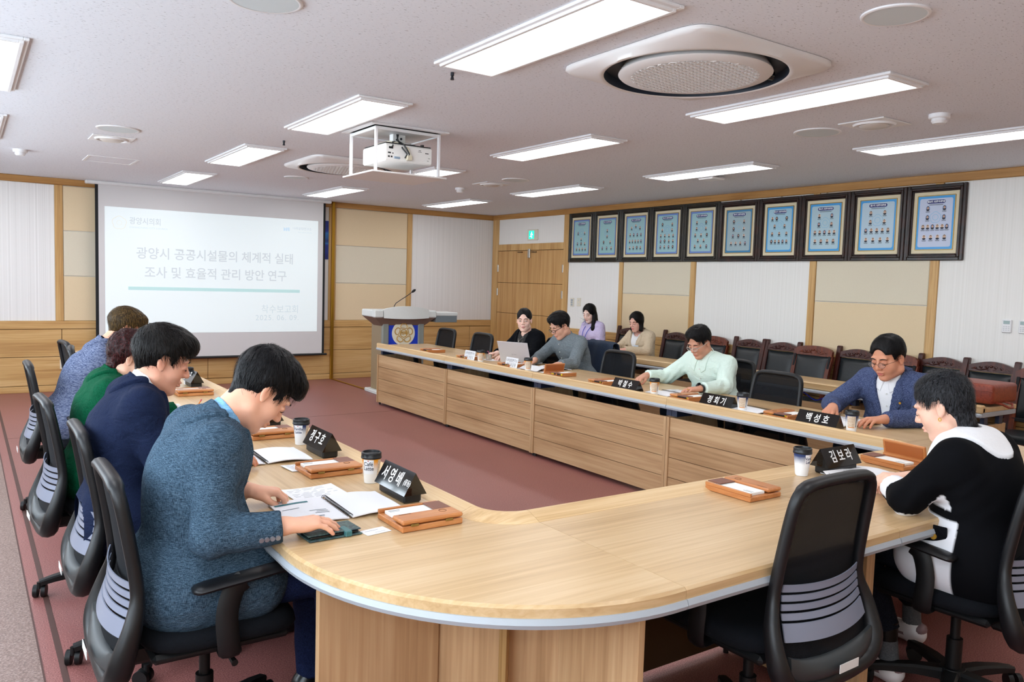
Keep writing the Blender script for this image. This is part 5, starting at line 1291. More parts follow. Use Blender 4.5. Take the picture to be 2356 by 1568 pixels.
# ================================================================== SMOOTH BODIES: signed distance fields meshed with surface nets
class Field:
    def __init__(s, lo, hi, h):
        s.lo = np.array(lo, np.float32); s.h = h
        s.n = np.ceil((np.array(hi)-np.array(lo))/h).astype(int)+1
        s.ax = [s.lo[i]+h*np.arange(s.n[i], dtype=np.float32) for i in range(3)]
        s.F = np.full(tuple(s.n), 0.25, np.float32)
    def block(s, lo, hi):
        a = [max(0, int((lo[i]-s.lo[i])/s.h)) for i in range(3)]; b = [min(int(s.n[i]), int((hi[i]-s.lo[i])/s.h)+2) for i in range(3)]
        if any(b[i] <= a[i] for i in range(3)): return None
        sl = tuple(slice(a[i], b[i]) for i in range(3))
        return sl, s.ax[0][sl[0]][:, None, None], s.ax[1][sl[1]][None, :, None], s.ax[2][sl[2]][None, None, :]
    def all(s): return s.ax[0][:, None, None], s.ax[1][None, :, None], s.ax[2][None, None, :]
    def add(s, d, sl, k):
        a = s.F[sl]
        if k <= 0: s.F[sl] = np.minimum(a, d); return
        t = np.clip(0.5+0.5*(a-d)/k, 0, 1); s.F[sl] = a*(1-t)+d*t-k*t*(1-t)
    def cone(s, a, b, ra, rb, k=0.03, cut=None, flat=None):
        """tapered capsule a->b; cut = (point, outward normal) trims it; flat=(axis vector, factor) squashes it along that axis"""
        a, b = np.array(a, np.float32), np.array(b, np.float32); m = max(ra, rb)+0.07
        blk = s.block(np.minimum(a, b)-m, np.maximum(a, b)+m)
        if blk is None: return
        sl, X, Y, Z = blk; d = b-a; L2 = float(d@d)+1e-9
        t = np.clip(((X-a[0])*d[0]+(Y-a[1])*d[1]+(Z-a[2])*d[2])/L2, 0, 1)
        ex, ey, ez = X-a[0]-t*d[0], Y-a[1]-t*d[1], Z-a[2]-t*d[2]
        if flat is not None:
            v = np.array(flat[0], np.float32); v = v/np.linalg.norm(v); q = ex*v[0]+ey*v[1]+ez*v[2]
            g = (1.0/flat[1]-1.0)*q; ex, ey, ez = ex+g*v[0], ey+g*v[1], ez+g*v[2]
        D = np.sqrt(ex*ex+ey*ey+ez*ez)-(ra+(rb-ra)*t)
        if cut is not None:
            p, nn = np.array(cut[0], np.float32), np.array(cut[1], np.float32); nn = nn/np.linalg.norm(nn)
            D = np.maximum(D, (X-p[0])*nn[0]+(Y-p[1])*nn[1]+(Z-p[2])*nn[2])
        s.add(D, sl, k)
    def ell(s, c, r, k=0.02, R=None, sub=False):
        c = np.array(c, np.float32); r = np.array(r, np.float32); m = float(r.max())+0.06
        blk = s.block(c-m, c+m)
        if blk is None: return
        sl, X, Y, Z = blk; x, y, z = X-c[0], Y-c[1], Z-c[2]
        if R is not None: x, y, z = R[0][0]*x+R[1][0]*y+R[2][0]*z, R[0][1]*x+R[1][1]*y+R[2][1]*z, R[0][2]*x+R[1][2]*y+R[2][2]*z
        k0 = np.sqrt((x/r[0])**2+(y/r[1])**2+(z/r[2])**2); k1 = np.sqrt((x/r[0]**2)**2+(y/r[1]**2)**2+(z/r[2]**2)**2)+1e-6
        D = k0*(k0-1)/k1
        if sub:
            a = s.F[sl]; D = -D; t = np.clip(0.5-0.5*(a-D)/max(k, 1e-4), 0, 1); s.F[sl] = a*(1-t)+D*t+k*t*(1-t)
        else: s.add(D, sl, k)
    def mesh(s):
        F = s.F; nx, ny, nz = F.shape; h = s.h
        neg = F < 0
        cs = np.zeros((nx-1, ny-1, nz-1), np.int8)
        for i in (0, 1):
            for j in (0, 1):
                for k in (0, 1): cs += neg[i:nx-1+i, j:ny-1+j, k:nz-1+k]
        act = (cs > 0) & (cs < 8); I = np.argwhere(act); m = len(I)
        if m == 0: return np.zeros((0, 3)), []
        idx = np.full(act.shape, -1, np.int64); idx[act] = np.arange(m)
        acc = np.zeros((m, 3)); cnt = np.zeros(m)
        cor = [(i, j, k) for i in (0, 1) for j in (0, 1) for k in (0, 1)]
        val = {c: F[I[:, 0]+c[0], I[:, 1]+c[1], I[:, 2]+c[2]].astype(np.float64) for c in cor}
        for c in cor:
            for ax in range(3):
                if c[ax]: continue
                e = list(c); e[ax] = 1; e = tuple(e); va, vb = val[c], val[e]; x = (va < 0) != (vb < 0)
                t = np.where(x, va/(va-vb+1e-12*(va == vb)), 0); p = np.tile(np.array(c, float), (m, 1)); p[:, ax] += t
                acc += p*x[:, None]; cnt += x
        V = (I+acc/np.maximum(cnt, 1)[:, None])*h+s.lo
        Q = []
        for ax in range(3):
            u, v = (ax+1) % 3, (ax+2) % 3
            lo = [slice(0, -1)]*3; a = [slice(None)]*3; b = [slice(None)]*3
            a[ax] = slice(0, F.shape[ax]-1); b[ax] = slice(1, F.shape[ax])
            for w in (u, v): a[w] = slice(1, F.shape[w]-1); b[w] = slice(1, F.shape[w]-1)
            na, nb = neg[tuple(a)], neg[tuple(b)]; E = np.argwhere(na != nb)
            if len(E) == 0: continue
            inside = na[E[:, 0], E[:, 1], E[:, 2]]
            E = E.copy(); E[:, u] += 1; E[:, v] += 1
            def cell(du, dv): q = E.copy(); q[:, u] -= du; q[:, v] -= dv; return idx[q[:, 0], q[:, 1], q[:, 2]]
            q4 = np.stack([cell(0, 0), cell(1, 0), cell(1, 1), cell(0, 1)], 1)
            q4[~inside] = q4[~inside][:, ::-1]; Q.append(q4)
        Q = np.concatenate(Q); Q = Q[(Q >= 0).all(1)]
        return V, Q
def noise3(X, Y, Z, f, seed):
    """cheap smooth pseudo-noise in about [-1,1]"""
    r = np.random.RandomState(seed); out = 0
    for k in range(4):
        d = r.normal(size=3); d *= f*(0.7+0.6*r.rand())/np.linalg.norm(d); e = r.normal(size=3); e *= f*0.6/np.linalg.norm(e)
        out = out+np.sin(d[0]*X+d[1]*Y+d[2]*Z+r.rand()*6.28+1.3*np.sin(e[0]*X+e[1]*Y+e[2]*Z+r.rand()*6))
    return out/4
class Soup:
    """arrays of several surfaces joined into one mesh"""
    def __init__(s): s.V = []; s.Q = []; s.C = []; s.M = []; s.n = 0
    def put(s, V, Q, col=None, mi=0):
        V = np.asarray(V, float)
        if len(V) == 0: return s
        s.V.append(V); s.Q += [tuple(int(i)+s.n for i in q) for q in Q]; s.M += [mi]*len(Q)
        c = np.ones((len(V), 4)) if col is None else (np.tile(np.array(col, float), (len(V), 1)) if np.ndim(col) == 1 else col)
        s.C.append(c); s.n += len(V); return s
    def mb(s, m, col=None, mi=0): return s.put(np.array([tuple(p) for p in m.v]), m.f, col, mi)
    def build(s, name, mats, parent, smooth=75):
        me = bpy.data.meshes.new(name); V = np.concatenate(s.V); me.from_pydata(V.tolist(), [], s.Q)
        for m in (mats if isinstance(mats, (list, tuple)) else [mats]): me.materials.append(m)
        if any(s.M): me.polygons.foreach_set('material_index', s.M)
        ca = me.color_attributes.new('Col', 'FLOAT_COLOR', 'POINT'); ca.data.foreach_set('color', np.concatenate(s.C).astype(np.float32).ravel())
        me.polygons.foreach_set('use_smooth', [True]*len(me.polygons)); me.set_sharp_from_angle(angle=radians(smooth)); me.update()
        return link(name, me, parent)

# ------------------------------------------------------------------ skin, hair and cloth materials
m_skin = mat('skin', C(220, 170, 145), rough=0.48, spec=0.35); nt, N, L, b = nodes(m_skin)
va = N.new('ShaderNodeVertexColor'); va.layer_name = 'Col'; nz = N.new('ShaderNodeTexNoise'); nz.inputs['Scale'].default_value = 45; tc = N.new('ShaderNodeTexCoord')
mx = N.new('ShaderNodeMix'); mx.data_type = 'RGBA'; mx.blend_type = 'MULTIPLY'; mx.inputs['Factor'].default_value = 0.22; r = ramp(N, [(0.3, (0.86, 0.72, 0.68, 1)), (0.7, (1, 1, 1, 1))])
L.new(tc.outputs['Object'], nz.inputs['Vector']); L.new(nz.outputs['Fac'], r.inputs[0]); L.new(va.outputs['Color'], mx.inputs['A']); L.new(r.outputs[0], mx.inputs['B']); L.new(mx.outputs['Result'], b.inputs['Base Color'])
b.inputs['Subsurface Weight'].default_value = 0.12; b.inputs['Subsurface Radius'].default_value = (0.010, 0.004, 0.002); b.inputs['Subsurface Scale'].default_value = 0.5
m_vcol = mat('painted_cloth', C(200, 200, 200), rough=0.9, spec=0.10); nt, N, L, b = nodes(m_vcol); va = N.new('ShaderNodeVertexColor'); va.layer_name = 'Col'; L.new(va.outputs['Color'], b.inputs['Base Color'])
m_eye = mat('eye_dark', C(20, 16, 15), rough=0.3); m_eyew = mat('eye_white', C(214, 208, 202), rough=0.25)
def hair_mat(name, dark, light):
    if name in MATS: return MATS[name]
    m = mat(name, dark, rough=0.45, spec=0.18); nt, N, L, b = nodes(m); tc = N.new('ShaderNodeTexCoord'); mp = N.new('ShaderNodeMapping'); mp.inputs['Scale'].default_value = (150, 240, 40)
    nz = N.new('ShaderNodeTexNoise'); nz.inputs['Scale'].default_value = 1.0; nz.inputs['Detail'].default_value = 3; r = ramp(N, [(0.38, dark), (0.72, light)])
    L.new(tc.outputs['Object'], mp.inputs[0]); L.new(mp.outputs[0], nz.inputs['Vector']); L.new(nz.outputs['Fac'], r.inputs[0]); L.new(r.outputs[0], b.inputs['Base Color'])
    bp = N.new('ShaderNodeBump'); bp.inputs['Strength'].default_value = 0.5; bp.inputs['Distance'].default_value = 0.004; L.new(nz.outputs['Fac'], bp.inputs['Height']); L.new(bp.outputs[0], b.inputs['Normal'])
    return m
def weave(name, dark, mid, light, f=300.0, mix=0.5, rough=0.9, slub=0.10, crease=0.24):
    """two crossed sets of uneven threads"""
    if name in MATS: return MATS[name]
    m = mat(name, mid, rough=rough, spec=0.10); nt, N, L, b = nodes(m); tc = N.new('ShaderNodeTexCoord'); outs = []
    for sc in ((f*slub, f*slub, f), (f, f, f*slub)):
        mp = N.new('ShaderNodeMapping'); mp.inputs['Scale'].default_value = sc; mp.inputs['Rotation'].default_value = (0.05, 0.08, 0.3)
        nz = N.new('ShaderNodeTexNoise'); nz.inputs['Scale'].default_value = 1.0; nz.inputs['Detail'].default_value = 2; L.new(tc.outputs['Object'], mp.inputs[0]); L.new(mp.outputs[0], nz.inputs['Vector']); outs.append(nz)
    mx = N.new('ShaderNodeMix'); mx.data_type = 'FLOAT'; mx.inputs['Factor'].default_value = mix; L.new(outs[0].outputs['Fac'], mx.inputs['A']); L.new(outs[1].outputs['Fac'], mx.inputs['B'])
    r = ramp(N, [(0.40, dark), (0.5, mid), (0.61, light)]); L.new(mx.outputs['Result'], r.inputs[0]); L.new(r.outputs[0], b.inputs['Base Color'])
    bp = N.new('ShaderNodeBump'); bp.inputs['Strength'].default_value = 0.2; bp.inputs['Distance'].default_value = 0.002; L.new(mx.outputs['Result'], bp.inputs['Height'])
    mp = N.new('ShaderNodeMapping'); mp.inputs['Scale'].default_value = (9, 9, 15); mp.inputs['Rotation'].default_value = (0.5, 0.4, 0.2)
    nz = N.new('ShaderNodeTexNoise'); nz.inputs['Scale'].default_value = 1.0; nz.inputs['Detail'].default_value = 3; nz.inputs['Roughness'].default_value = 0.55; nz.inputs['Distortion'].default_value = 0.9
    rf = ramp(N, [(0.38, (0, 0, 0, 1)), (0.50, (0.75, 0.75, 0.75, 1)), (0.66, (1, 1, 1, 1))])
    b2 = N.new('ShaderNodeBump'); b2.inputs['Strength'].default_value = crease; b2.inputs['Distance'].default_value = 0.02
    L.new(tc.outputs['Object'], mp.inputs[0]); L.new(mp.outputs[0], nz.inputs['Vector']); L.new(nz.outputs['Fac'], rf.inputs[0]); L.new(rf.outputs[0], b2.inputs['Height']); L.new(bp.outputs[0], b2.inputs['Normal']); L.new(b2.outputs[0], b.inputs['Normal'])
    return m
def rot_head(yaw, pitch, roll=0): return np.array((Matrix.Rotation(yaw, 3, 'Z') @ Matrix.Rotation(pitch, 3, 'Y') @ Matrix.Rotation(roll, 3, 'X')))

# ------------------------------------------------------------------ head (face along +x, left +y)
def make_head(soup, hc, Rh, s, neck_base, skin, h=0.005, lip=None, brow=None, fem=False, eyes='down', wide=1.0, neck_r=0.056, jowl=0.0, specs=None):
    nb = (Rh.T @ (np.array(neck_base)-np.array(hc)))/s       # neck base in head space
    lo = np.minimum([-0.125, -0.108, -0.15], nb-0.07); hi = np.maximum([0.145, 0.108, 0.155], nb+0.06)
    F = Field(lo, hi, h/s); w = wide
    F.ell((-0.012, 0, 0.045), (0.098, 0.078*w, 0.090), 0)
    F.ell((0.030, 0, -0.035), (0.064, 0.060*w, 0.082), 0.03)
    for q in (-1, 1):
        F.cone((-0.002, q*(0.050+jowl)*w, -0.068), (0.060, q*0.016, -0.104), 0.022+jowl*0.6, 0.018, 0.03)
        F.ell((0.052, q*0.038*w, -0.030), (0.030, 0.026+jowl, 0.030+jowl), 0.025)
        F.ell((0.082, q*0.030, 0.030), (0.016, 0.026, 0.010), 0.016)
    F.ell((0.066, 0, -0.106), (0.024 if not fem else 0.022, 0.022, 0.016), 0.02)
    for q in (-1, 1): F.ell((0.103, q*0.033*w, 0.006), (0.016, 0.020, 0.012), 0.012, sub=True)
    for q in (-1, 1): F.ell((0.084, q*0.032*w, 0.004), (0.013, 0.019, 0.0115), 0.006)
    F.cone((0.092, 0, 0.016), (0.113, 0, -0.026), 0.0075, 0.0105 if fem else 0.0125, 0.012)
    for q in (-1, 1): F.ell((0.100, q*0.0125, -0.031), (0.012, 0.0085, 0.0085), 0.007)
    F.ell((0.094, 0, -0.060), (0.0115, 0.024, 0.0065), 0.009); F.ell((0.092, 0, -0.0735), (0.0115, 0.021, 0.0075), 0.008)
    F.ell((0.103, 0, -0.0668), (0.006, 0.024, 0.0012), 0.004, sub=True)
    Re = np.array(Matrix.Rotation(radians(-14), 3, 'Y'))
    for q in (-1, 1):
        E = Re @ np.array(Matrix.Rotation(radians(q*-18), 3, 'Z'))
        F.ell((-0.010, q*0.079*w, -0.004), (0.018, 0.008, 0.028), 0.006, R=E); F.ell((-0.005, q*0.088*w, -0.001), (0.009, 0.0055, 0.016), 0.004, R=E, sub=True); F.ell((-0.002, q*0.080*w, -0.027), (0.008, 0.006, 0.009), 0.006)
    F.cone((-0.030, 0, -0.045), nb, neck_r*0.98, neck_r*1.05, 0.035)
    V, Q = F.mesh()
    col = np.tile(np.array(skin, float), (len(V), 1)); sk = np.array(skin[:3])
    def blend(mask, c): col[:, :3] = col[:, :3]*(1-mask[:, None])+np.array(c[:3])*mask[:, None]
    x, y, z = V[:, 0], V[:, 1], V[:, 2]
    front = np.clip((x-0.05)/0.03, 0, 1)
    g = lambda d: np.exp(-d)
    blend(0.35*g(((np.abs(y)-0.042)/0.022)**2+((z+0.030)/0.022)**2)*front, sk*np.array([1.05, 0.80, 0.76]))
    blend(0.30*g((y/0.018)**2+((z+0.028)/0.014)**2)*np.clip((x-0.095)/0.01, 0, 1), sk*np.array([1.0, 0.78, 0.74]))
    blend(0.35*g(((np.abs(y)-0.085)/0.02)**2+((z+0.004)/0.03)**2+((x+0.01)/0.02)**2), sk*np.array([1.0, 0.74, 0.70]))
    lipc = lip if lip is not None else sk*np.array([0.86, 0.52, 0.50])
    blend(0.85*np.clip(1.25-((y/0.0235)**2+((z+0.0668)/0.0105)**2), 0, 1)*np.clip((x-0.088)/0.006, 0, 1), lipc)
    blend(0.5*g(((np.abs(y)-0.033*w)/0.020)**2+((z-0.010)/0.010)**2)*front, sk*np.array([0.80, 0.66, 0.62]))
    put = lambda P: np.asarray(P) @ Rh.T*s+np.array(hc)
    soup.put(put(V), Q, col)
    fv = V[x > 0.04]
    def surf(y0, z0):
        d = (np.abs(fv[:, 1]-y0) < 0.0065) & (np.abs(fv[:, 2]-z0) < 0.0065)
        return fv[d][:, 0].max() if d.any() else 0.095
    bc = np.array(brow if brow is not None else C(38, 30, 28))
    for q in (-1, 1):
        yb = [0.014, 0.024, 0.035, 0.046, 0.054]; zb = [0.026, 0.030, 0.0325, 0.031, 0.026]
        mb = MB(); mb.tube([(surf(q*a*w, c_)+0.0005, q*a*w, c_) for a, c_ in zip(yb, zb)], [0.0022, 0.0034, 0.0034, 0.0026, 0.0010], 6)
        soup.put(put([tuple(p) for p in mb.v]), mb.f, bc)
        ye = [0.017, 0.024, 0.032, 0.040, 0.048]
        ze = [-0.002, -0.0055, -0.0068, -0.005, -0.001] if eyes == 'down' else [0.001, 0.0062, 0.0082, 0.0068, 0.0015]
        mb = MB(); mb.tube([(surf(q*a*w, c_)+0.0004, q*a*w, c_) for a, c_ in zip(ye, ze)], [0.0006, 0.0014, 0.0017, 0.0016, 0.0008], 6)
        soup.put(put([tuple(p) for p in mb.v]), mb.f, (0.012, 0.009, 0.008, 1))
        if eyes == 'open':
            mb = MB(); mb.ell((surf(q*0.032*w, 0.002)-0.0030, q*0.032*w, 0.002), (0.0045, 0.0125, 0.0048), 14, 8); soup.put(put([tuple(p) for p in mb.v]), mb.f, None, 2)
            mb = MB(); mb.ell((surf(q*0.032*w, 0.002)-0.0006, q*0.033*w, 0.0028), (0.0026, 0.0050, 0.0046), 12, 6); soup.put(put([tuple(p) for p in mb.v]), mb.f, None, 1)
    return put

# ------------------------------------------------------------------ hair
def make_hair(parent, put, style, matl, h=0.006, seed=1, strands=1400, lift=0.004, name='hair', extra=None, vol=1.0, wide=1.0, part=None, slen=0.008, sw=0.0011, nape=0.0):
    big = style in ('long', 'bob')
    F = Field((-0.16, -0.14, -0.42 if style == 'long' else -0.17), (0.20, 0.15, 0.19), h)
    c = np.array((-0.014, 0, 0.052)); r = np.array((0.110, 0.090*wide, 0.100))+(vol-1.0)*0.02
    F.ell(c, r, 0)
    if style == 'men': F.ell((0.030, 0, 0.105), (0.080, 0.074*wide, 0.045), 0.03)
    if style == 'sweep': F.ell((0.040, 0, 0.098), (0.080, 0.078*wide, 0.050), 0.03); F.ell((0.070, 0.0, 0.070), (0.045, 0.07*wide, 0.035), 0.03)
    if style == 'long':
        for q in (-1, 1): F.cone((-0.03, q*0.066, 0.0), (-0.035, q*0.070, -0.14), 0.042, 0.036, 0.03)
        F.cone((-0.06, 0, -0.02), (-0.085, 0, -0.22), 0.055, 0.045, 0.03); F.cone((-0.005, 0.074, -0.04), (0.095, 0.098, -0.19), 0.034, 0.030, 0.03); F.cone((0.095, 0.098, -0.19), (0.165, 0.100, -0.38), 0.030, 0.012, 0.03)
    if style == 'bob':
        for q in (-1, 1): F.cone((-0.02, q*0.066, 0.02), (0.012, q*0.074, -0.095), 0.042, 0.030, 0.03)
        F.cone((-0.055, 0, 0), (-0.055, 0, -0.075), 0.062, 0.050, 0.03)
    if style in ('men', 'sweep', 'curly', 'short', 'part'): F.cone((-0.045, 0, 0.0), (-0.040, 0, -0.085), 0.066*wide, 0.057*wide, 0.03)
    if style == 'bun': F.ell((-0.115, 0, -0.005), (0.04, 0.045, 0.045), 0.02)
    X, Y, Z = F.all()
    n1 = noise3(X*1.0, Y*1.6, Z*0.5, 120, seed); n2 = noise3(X, Y*1.5, Z*0.7, 260, seed+5); amp = 0.0065 if style == 'curly' else 0.0035
    if style == 'curly': n1 = noise3(X, Y, Z, 130, seed)
    G = F.F+(amp*n1+amp*0.5*n2).astype(np.float32)
    if not big and style != 'bun': G = G+(0.20*np.clip(0.035-Z, 0, 0.09)*(vol-0.4)).astype(np.float32)*(1.0 if style != 'curly' else 0.5)   # cut closer towards the nape
    # hairline: open the face
    fx, fz = (0.128, -0.030)
    hair_top = {'men': 0.108, 'sweep': 0.086, 'long': 0.108, 'bob': 0.104, 'bun': 0.112, 'curly': 0.095, 'short': 0.100, 'part': 0.116}[style]
    rx = 0.082 if not big else 0.088
    D = np.sqrt(((X-fx)/rx)**2+((Y)/(0.076*wide if not big else 0.071))**2+((Z-fz)/(hair_top+0.030))**2)-1
    G = np.maximum(G, -D*0.06)
    ks = {'men': ([-0.16, -0.10, -0.05, -0.022, -0.016, 0.022, 0.030, 0.05, 0.16], [-0.100, -0.100, -0.088, -0.050, 0.034, 0.030, -0.018, 0.050, 0.06]),
          'bun': ([-0.16, -0.10, -0.05, -0.02, 0.0, 0.03, 0.05, 0.16], [-0.075, -0.075, -0.060, -0.035, 0.014, 0.004, 0.03, 0.05]),
          'bob': ([-0.16, -0.05, 0.0, 0.05, 0.07, 0.16], [-0.12, -0.12, -0.125, -0.12, 0.0, 0.06]),
          'long': ([-0.16, 0.05, 0.07, 0.16], [-0.45, -0.45, -0.45, -0.45])}
    kx, kz = ks.get(style, ks['men']); kz = [z_-(nape if x_ < -0.03 else 0) for x_, z_ in zip(kx, kz)]
    zc = np.interp(X, kx, kz).astype(np.float32); G = np.maximum(G, (zc-Z)*0.8+0.004*n2)
    if style == 'long': G = np.maximum(G, -(np.sqrt(((X-0.055)/0.075)**2+(Y/0.062)**2+((Z+0.10)/0.14)**2)-1)*0.05)
    F.F = G.astype(np.float32); V, Q = F.mesh()
    sp = Soup(); sp.put(put(V), Q)
    # fine locks lying on the surface
    if len(V) and strands:
        rs = np.random.RandomState(seed); ok = (V[:, 0] < {'sweep': 0.09, 'short': 0.07, 'curly': 0.07, 'men': 0.07}.get(style, 0.045)) | (V[:, 2] > 0.125)
        if not big: ok &= (V[:, 2] > -0.02+0.05*rs.rand(len(V))) | (V[:, 0] < -0.05)
        ii = rs.choice(np.where(ok)[0], strands); P = V[ii].copy()
        nrm = (P-c)/(r*r); nrm /= np.linalg.norm(nrm, axis=1)[:, None]
        crown = np.array((-0.055, 0.012, 0.14))
        Dv = P-crown
        if style == 'sweep': Dv = Dv+np.array([0.03, 0.0, 0.0])*(P[:, 2:3] > 0.06)
        if style == 'part': Dv = np.where((P[:, 1:2] > 0.035), np.array([0.1, 0.3, -1.0]), np.array([0.5, -1.0, -0.05])) 
        if style == 'bun': Dv = np.array([-0.12, 0, 0.0])-P*np.array([1, 1, 1.2])
        if big: Dv = Dv*np.array([0.3, 0.6, 0])+np.array([0, 0, -0.12])
        if style == 'short': Dv = Dv+nrm*0.035
        Dv = Dv+rs.normal(size=P.shape)*(0.02 if style != 'curly' else 0.10)
        Dv -= nrm*(Dv*nrm).sum(1)[:, None]*(0.92 if style != 'short' else 0.45); Dv /= np.linalg.norm(Dv, axis=1)[:, None]+1e-9
        L_ = slen*(0.5+rs.rand(strands))[:, None]; Lf = lift*(rs.rand(strands)**2)[:, None]; wv = sw*(0.6+0.8*rs.rand(strands))[:, None]
        side = np.cross(Dv, nrm); side /= np.linalg.norm(side, axis=1)[:, None]+1e-9
        pts = []; p = P-nrm*0.001; d = Dv.copy()
        for k in range(5):
            q = k/4; ww = wv*(1-q*0.85); pp = p+nrm*(0.0015+Lf*q); pts.append((pp-side*ww, pp+side*ww))
            p = p+d*L_; n2_ = (p-c)/(r*r); n2_ /= np.linalg.norm(n2_, axis=1)[:, None]; d = d-n2_*(d*n2_).sum(1)[:, None]*0.9
            if style == 'curly': d = d+rs.normal(size=d.shape)*0.35
            d /= np.linalg.norm(d, axis=1)[:, None]+1e-9
        A = np.stack([np.stack(t_, 1) for t_ in pts], 1).reshape(strands*10, 3)
        Qs = [(s_*10+k*2, s_*10+k*2+1, s_*10+k*2+3, s_*10+k*2+2) for s_ in range(strands) for k in range(4)]
        sp.put(put(A), Qs)
    return sp.build(name, matl, parent, 80)

# ------------------------------------------------------------------ hands: X = along the fingers, Z = back of the hand
def make_hand(soup, wrist, fdir, back, side, skin, elbow=None, curl=0.35, h=0.0036, s=1.0, spread=1.0, fore=0.16, arm_r=0.040, thumb=0.5):
    """side=+1 right hand, -1 left hand (palm down, thumb towards the body's middle)"""
    X = np.array(fdir, float); X /= np.linalg.norm(X); Zv = np.array(back, float); Zv -= X*(Zv@X); Zv /= np.linalg.norm(Zv); Yv = np.cross(Zv, X)
    R = np.stack([X, Yv, Zv], 1); W = np.array(wrist, float)
    el = (R.T @ (np.array(elbow)-W))/s if elbow is not None else np.array((-0.2, 0, 0))
    eld = el/np.linalg.norm(el); f_end = eld*min(fore/s, np.linalg.norm(el))
    lo = np.minimum([-0.03, -0.075, -0.095], f_end-0.055); hi = np.maximum([0.20, 0.075, 0.055], f_end+0.055)
    F = Field(lo, hi, h/s); m = side
    kn = [(0.088, 0.030*m, 0.004), (0.092, 0.0095*m, 0.007), (0.087, -0.0105*m, 0.005), (0.078, -0.0285*m, 0.0)]
    for (kx, ky, kz), r_ in zip(kn, (0.0120, 0.0122, 0.0117, 0.0108)):
        F.cone((0.004, ky*0.55, 0.0), (kx, ky, kz), 0.0165, r_, 0.012)
    F.ell((0.030, 0.022*m, -0.010), (0.030, 0.018, 0.014), 0.014); F.ell((0.045, -0.016*m, -0.008), (0.036, 0.016, 0.013), 0.012)
    tips = []
    for i, ((kx, ky, kz), Lg, r_) in enumerate(zip(kn, (0.074, 0.082, 0.076, 0.060), (0.0098, 0.0100, 0.0095, 0.0086))):
        cu = curl[i] if isinstance(curl, (list, tuple)) else curl*(0.9+0.12*i)
        yaw = m*spread*(0.10, 0.02, -0.05, -0.13)[i]; p = np.array((kx, ky, kz)); a = 0.25*cu
        for frac, bend, r0, r1 in ((0.44, 0.55, 1.0, 0.96), (0.31, 0.9, 0.95, 0.88), (0.25, 0.55, 0.87, 0.70)):
            a += bend*cu; d = np.array((cos(a)*cos(yaw), cos(a)*sin(yaw), -sin(a))); q = p+d*Lg*frac
            F.cone(p, q, r_*r0, r_*r1, 0.004); p = q
        tips.append((p, np.array((sin(a)*1.0, 0, cos(a)))))
    t0, t1 = np.array((0.026, 0.026*m, -0.006)), np.array((0.058, (0.050-0.012*thumb)*m, -0.010-0.012*thumb)); t2 = t1+np.array((0.030, (0.006-0.016*thumb)*m, -0.006-0.010*thumb)); t3 = t2+np.array((0.020, (-0.004-0.010*thumb)*m, -0.004-0.004*thumb))
    F.cone(t0, t1, 0.0145, 0.0115, 0.010); F.cone(t1, t2, 0.0112, 0.0100, 0.004); F.cone(t2, t3, 0.0098, 0.0078, 0.004); tips.append((t3, np.array((0, 0.3*m, 1.0))))
    F.cone((0.012, 0, 0.0), eld*0.03, 0.021, 0.0245, 0.012); F.cone((0.0, 0.010*m, 0), eld*0.03+np.array((0, 0.008*m, 0)), 0.018, 0.020, 0.012)
    F.cone(eld*0.02, f_end, 0.0245, arm_r, 0.02)
    V, Q = F.mesh(); sk = np.array(skin[:3]); col = np.tile(np.array(skin, float), (len(V), 1))
    for i, (kx, ky, kz) in enumerate(kn):
        g = 0.30*np.exp(-(((V[:, 0]-kx)/0.012)**2+((V[:, 1]-ky)/0.008)**2))*(V[:, 2] > kz); col[:, :3] = col[:, :3]*(1-g[:, None])+sk*np.array([1.0, 0.78, 0.74])*g[:, None]
    for p, nn in tips:
        dd = V-p; dist = np.linalg.norm(dd, axis=1); up = (dd@nn)/(np.linalg.norm(nn)*np.maximum(dist, 1e-6))
        g = 0.35*(dist < 0.016)+0.0; col[:, :3] = col[:, :3]*(1-g[:, None])+sk*np.array([1.03, 0.76, 0.72])*g[:, None]
        nail = (dist < 0.0115) & (up > 0.55); col[nail, :3] = sk*np.array([1.10, 0.92, 0.88])
    soup.put(V*s @ R.T+W, Q, col)
    return lambda P: np.asarray(P)*s @ R.T+W
# ================================================================== PEOPLE (local frame: x forward, y left, z up, origin on the floor under the hips)
def MX(a):
    o = a[0]
    for q in a[1:]: o = np.maximum(o, q)
    return o
def A3(p): return np.array(p, float)
def torso(F, J, off=0.0, k=0.06):
    b = J['b']; pf, cf, cz = J['pf'], J['cf'], J['cz']; nf, nl, nz_ = J['neck']; sw, sf, sz = J['sh']; ll = nl*0.6
    P, U, Wv, L_ = frame_t(J)
    A, B_, D = (pf, 0, 0.59), (cf, ll*0.5, cz), (nf-0.028, ll, nz_-0.150)
    F.cone(A, B_, 0.186*b+off, 0.176*b+off, k, flat=(Wv, 0.66)); F.cone(B_, D, 0.176*b+off, 0.142*b+off, k, flat=(Wv, 0.62))
    for s in (-1, 1):
        F.cone((nf-0.016, s*0.028+nl, nz_-0.040), (sf-0.004, s*(sw-0.005)+ll, sz+0.012), 0.046+off, 0.046*b+off, k)
        F.cone((nf-0.03, s*0.06+ll, nz_-0.10), (sf-0.004, s*(sw-0.03)+ll, sz-0.05), 0.075+off, 0.062*b+off, k)
    if J.get('belly'): F.ell((0.5*(pf+cf)+0.07, ll*0.3, 0.72), (0.10+off, 0.14+off, 0.13+off), 0.06)
    if J.get('bust'):
        for s in (-1, 1): F.ell((cf+0.085, s*0.068, cz+0.03), (0.046+off, 0.062+off, 0.06+off), 0.045)
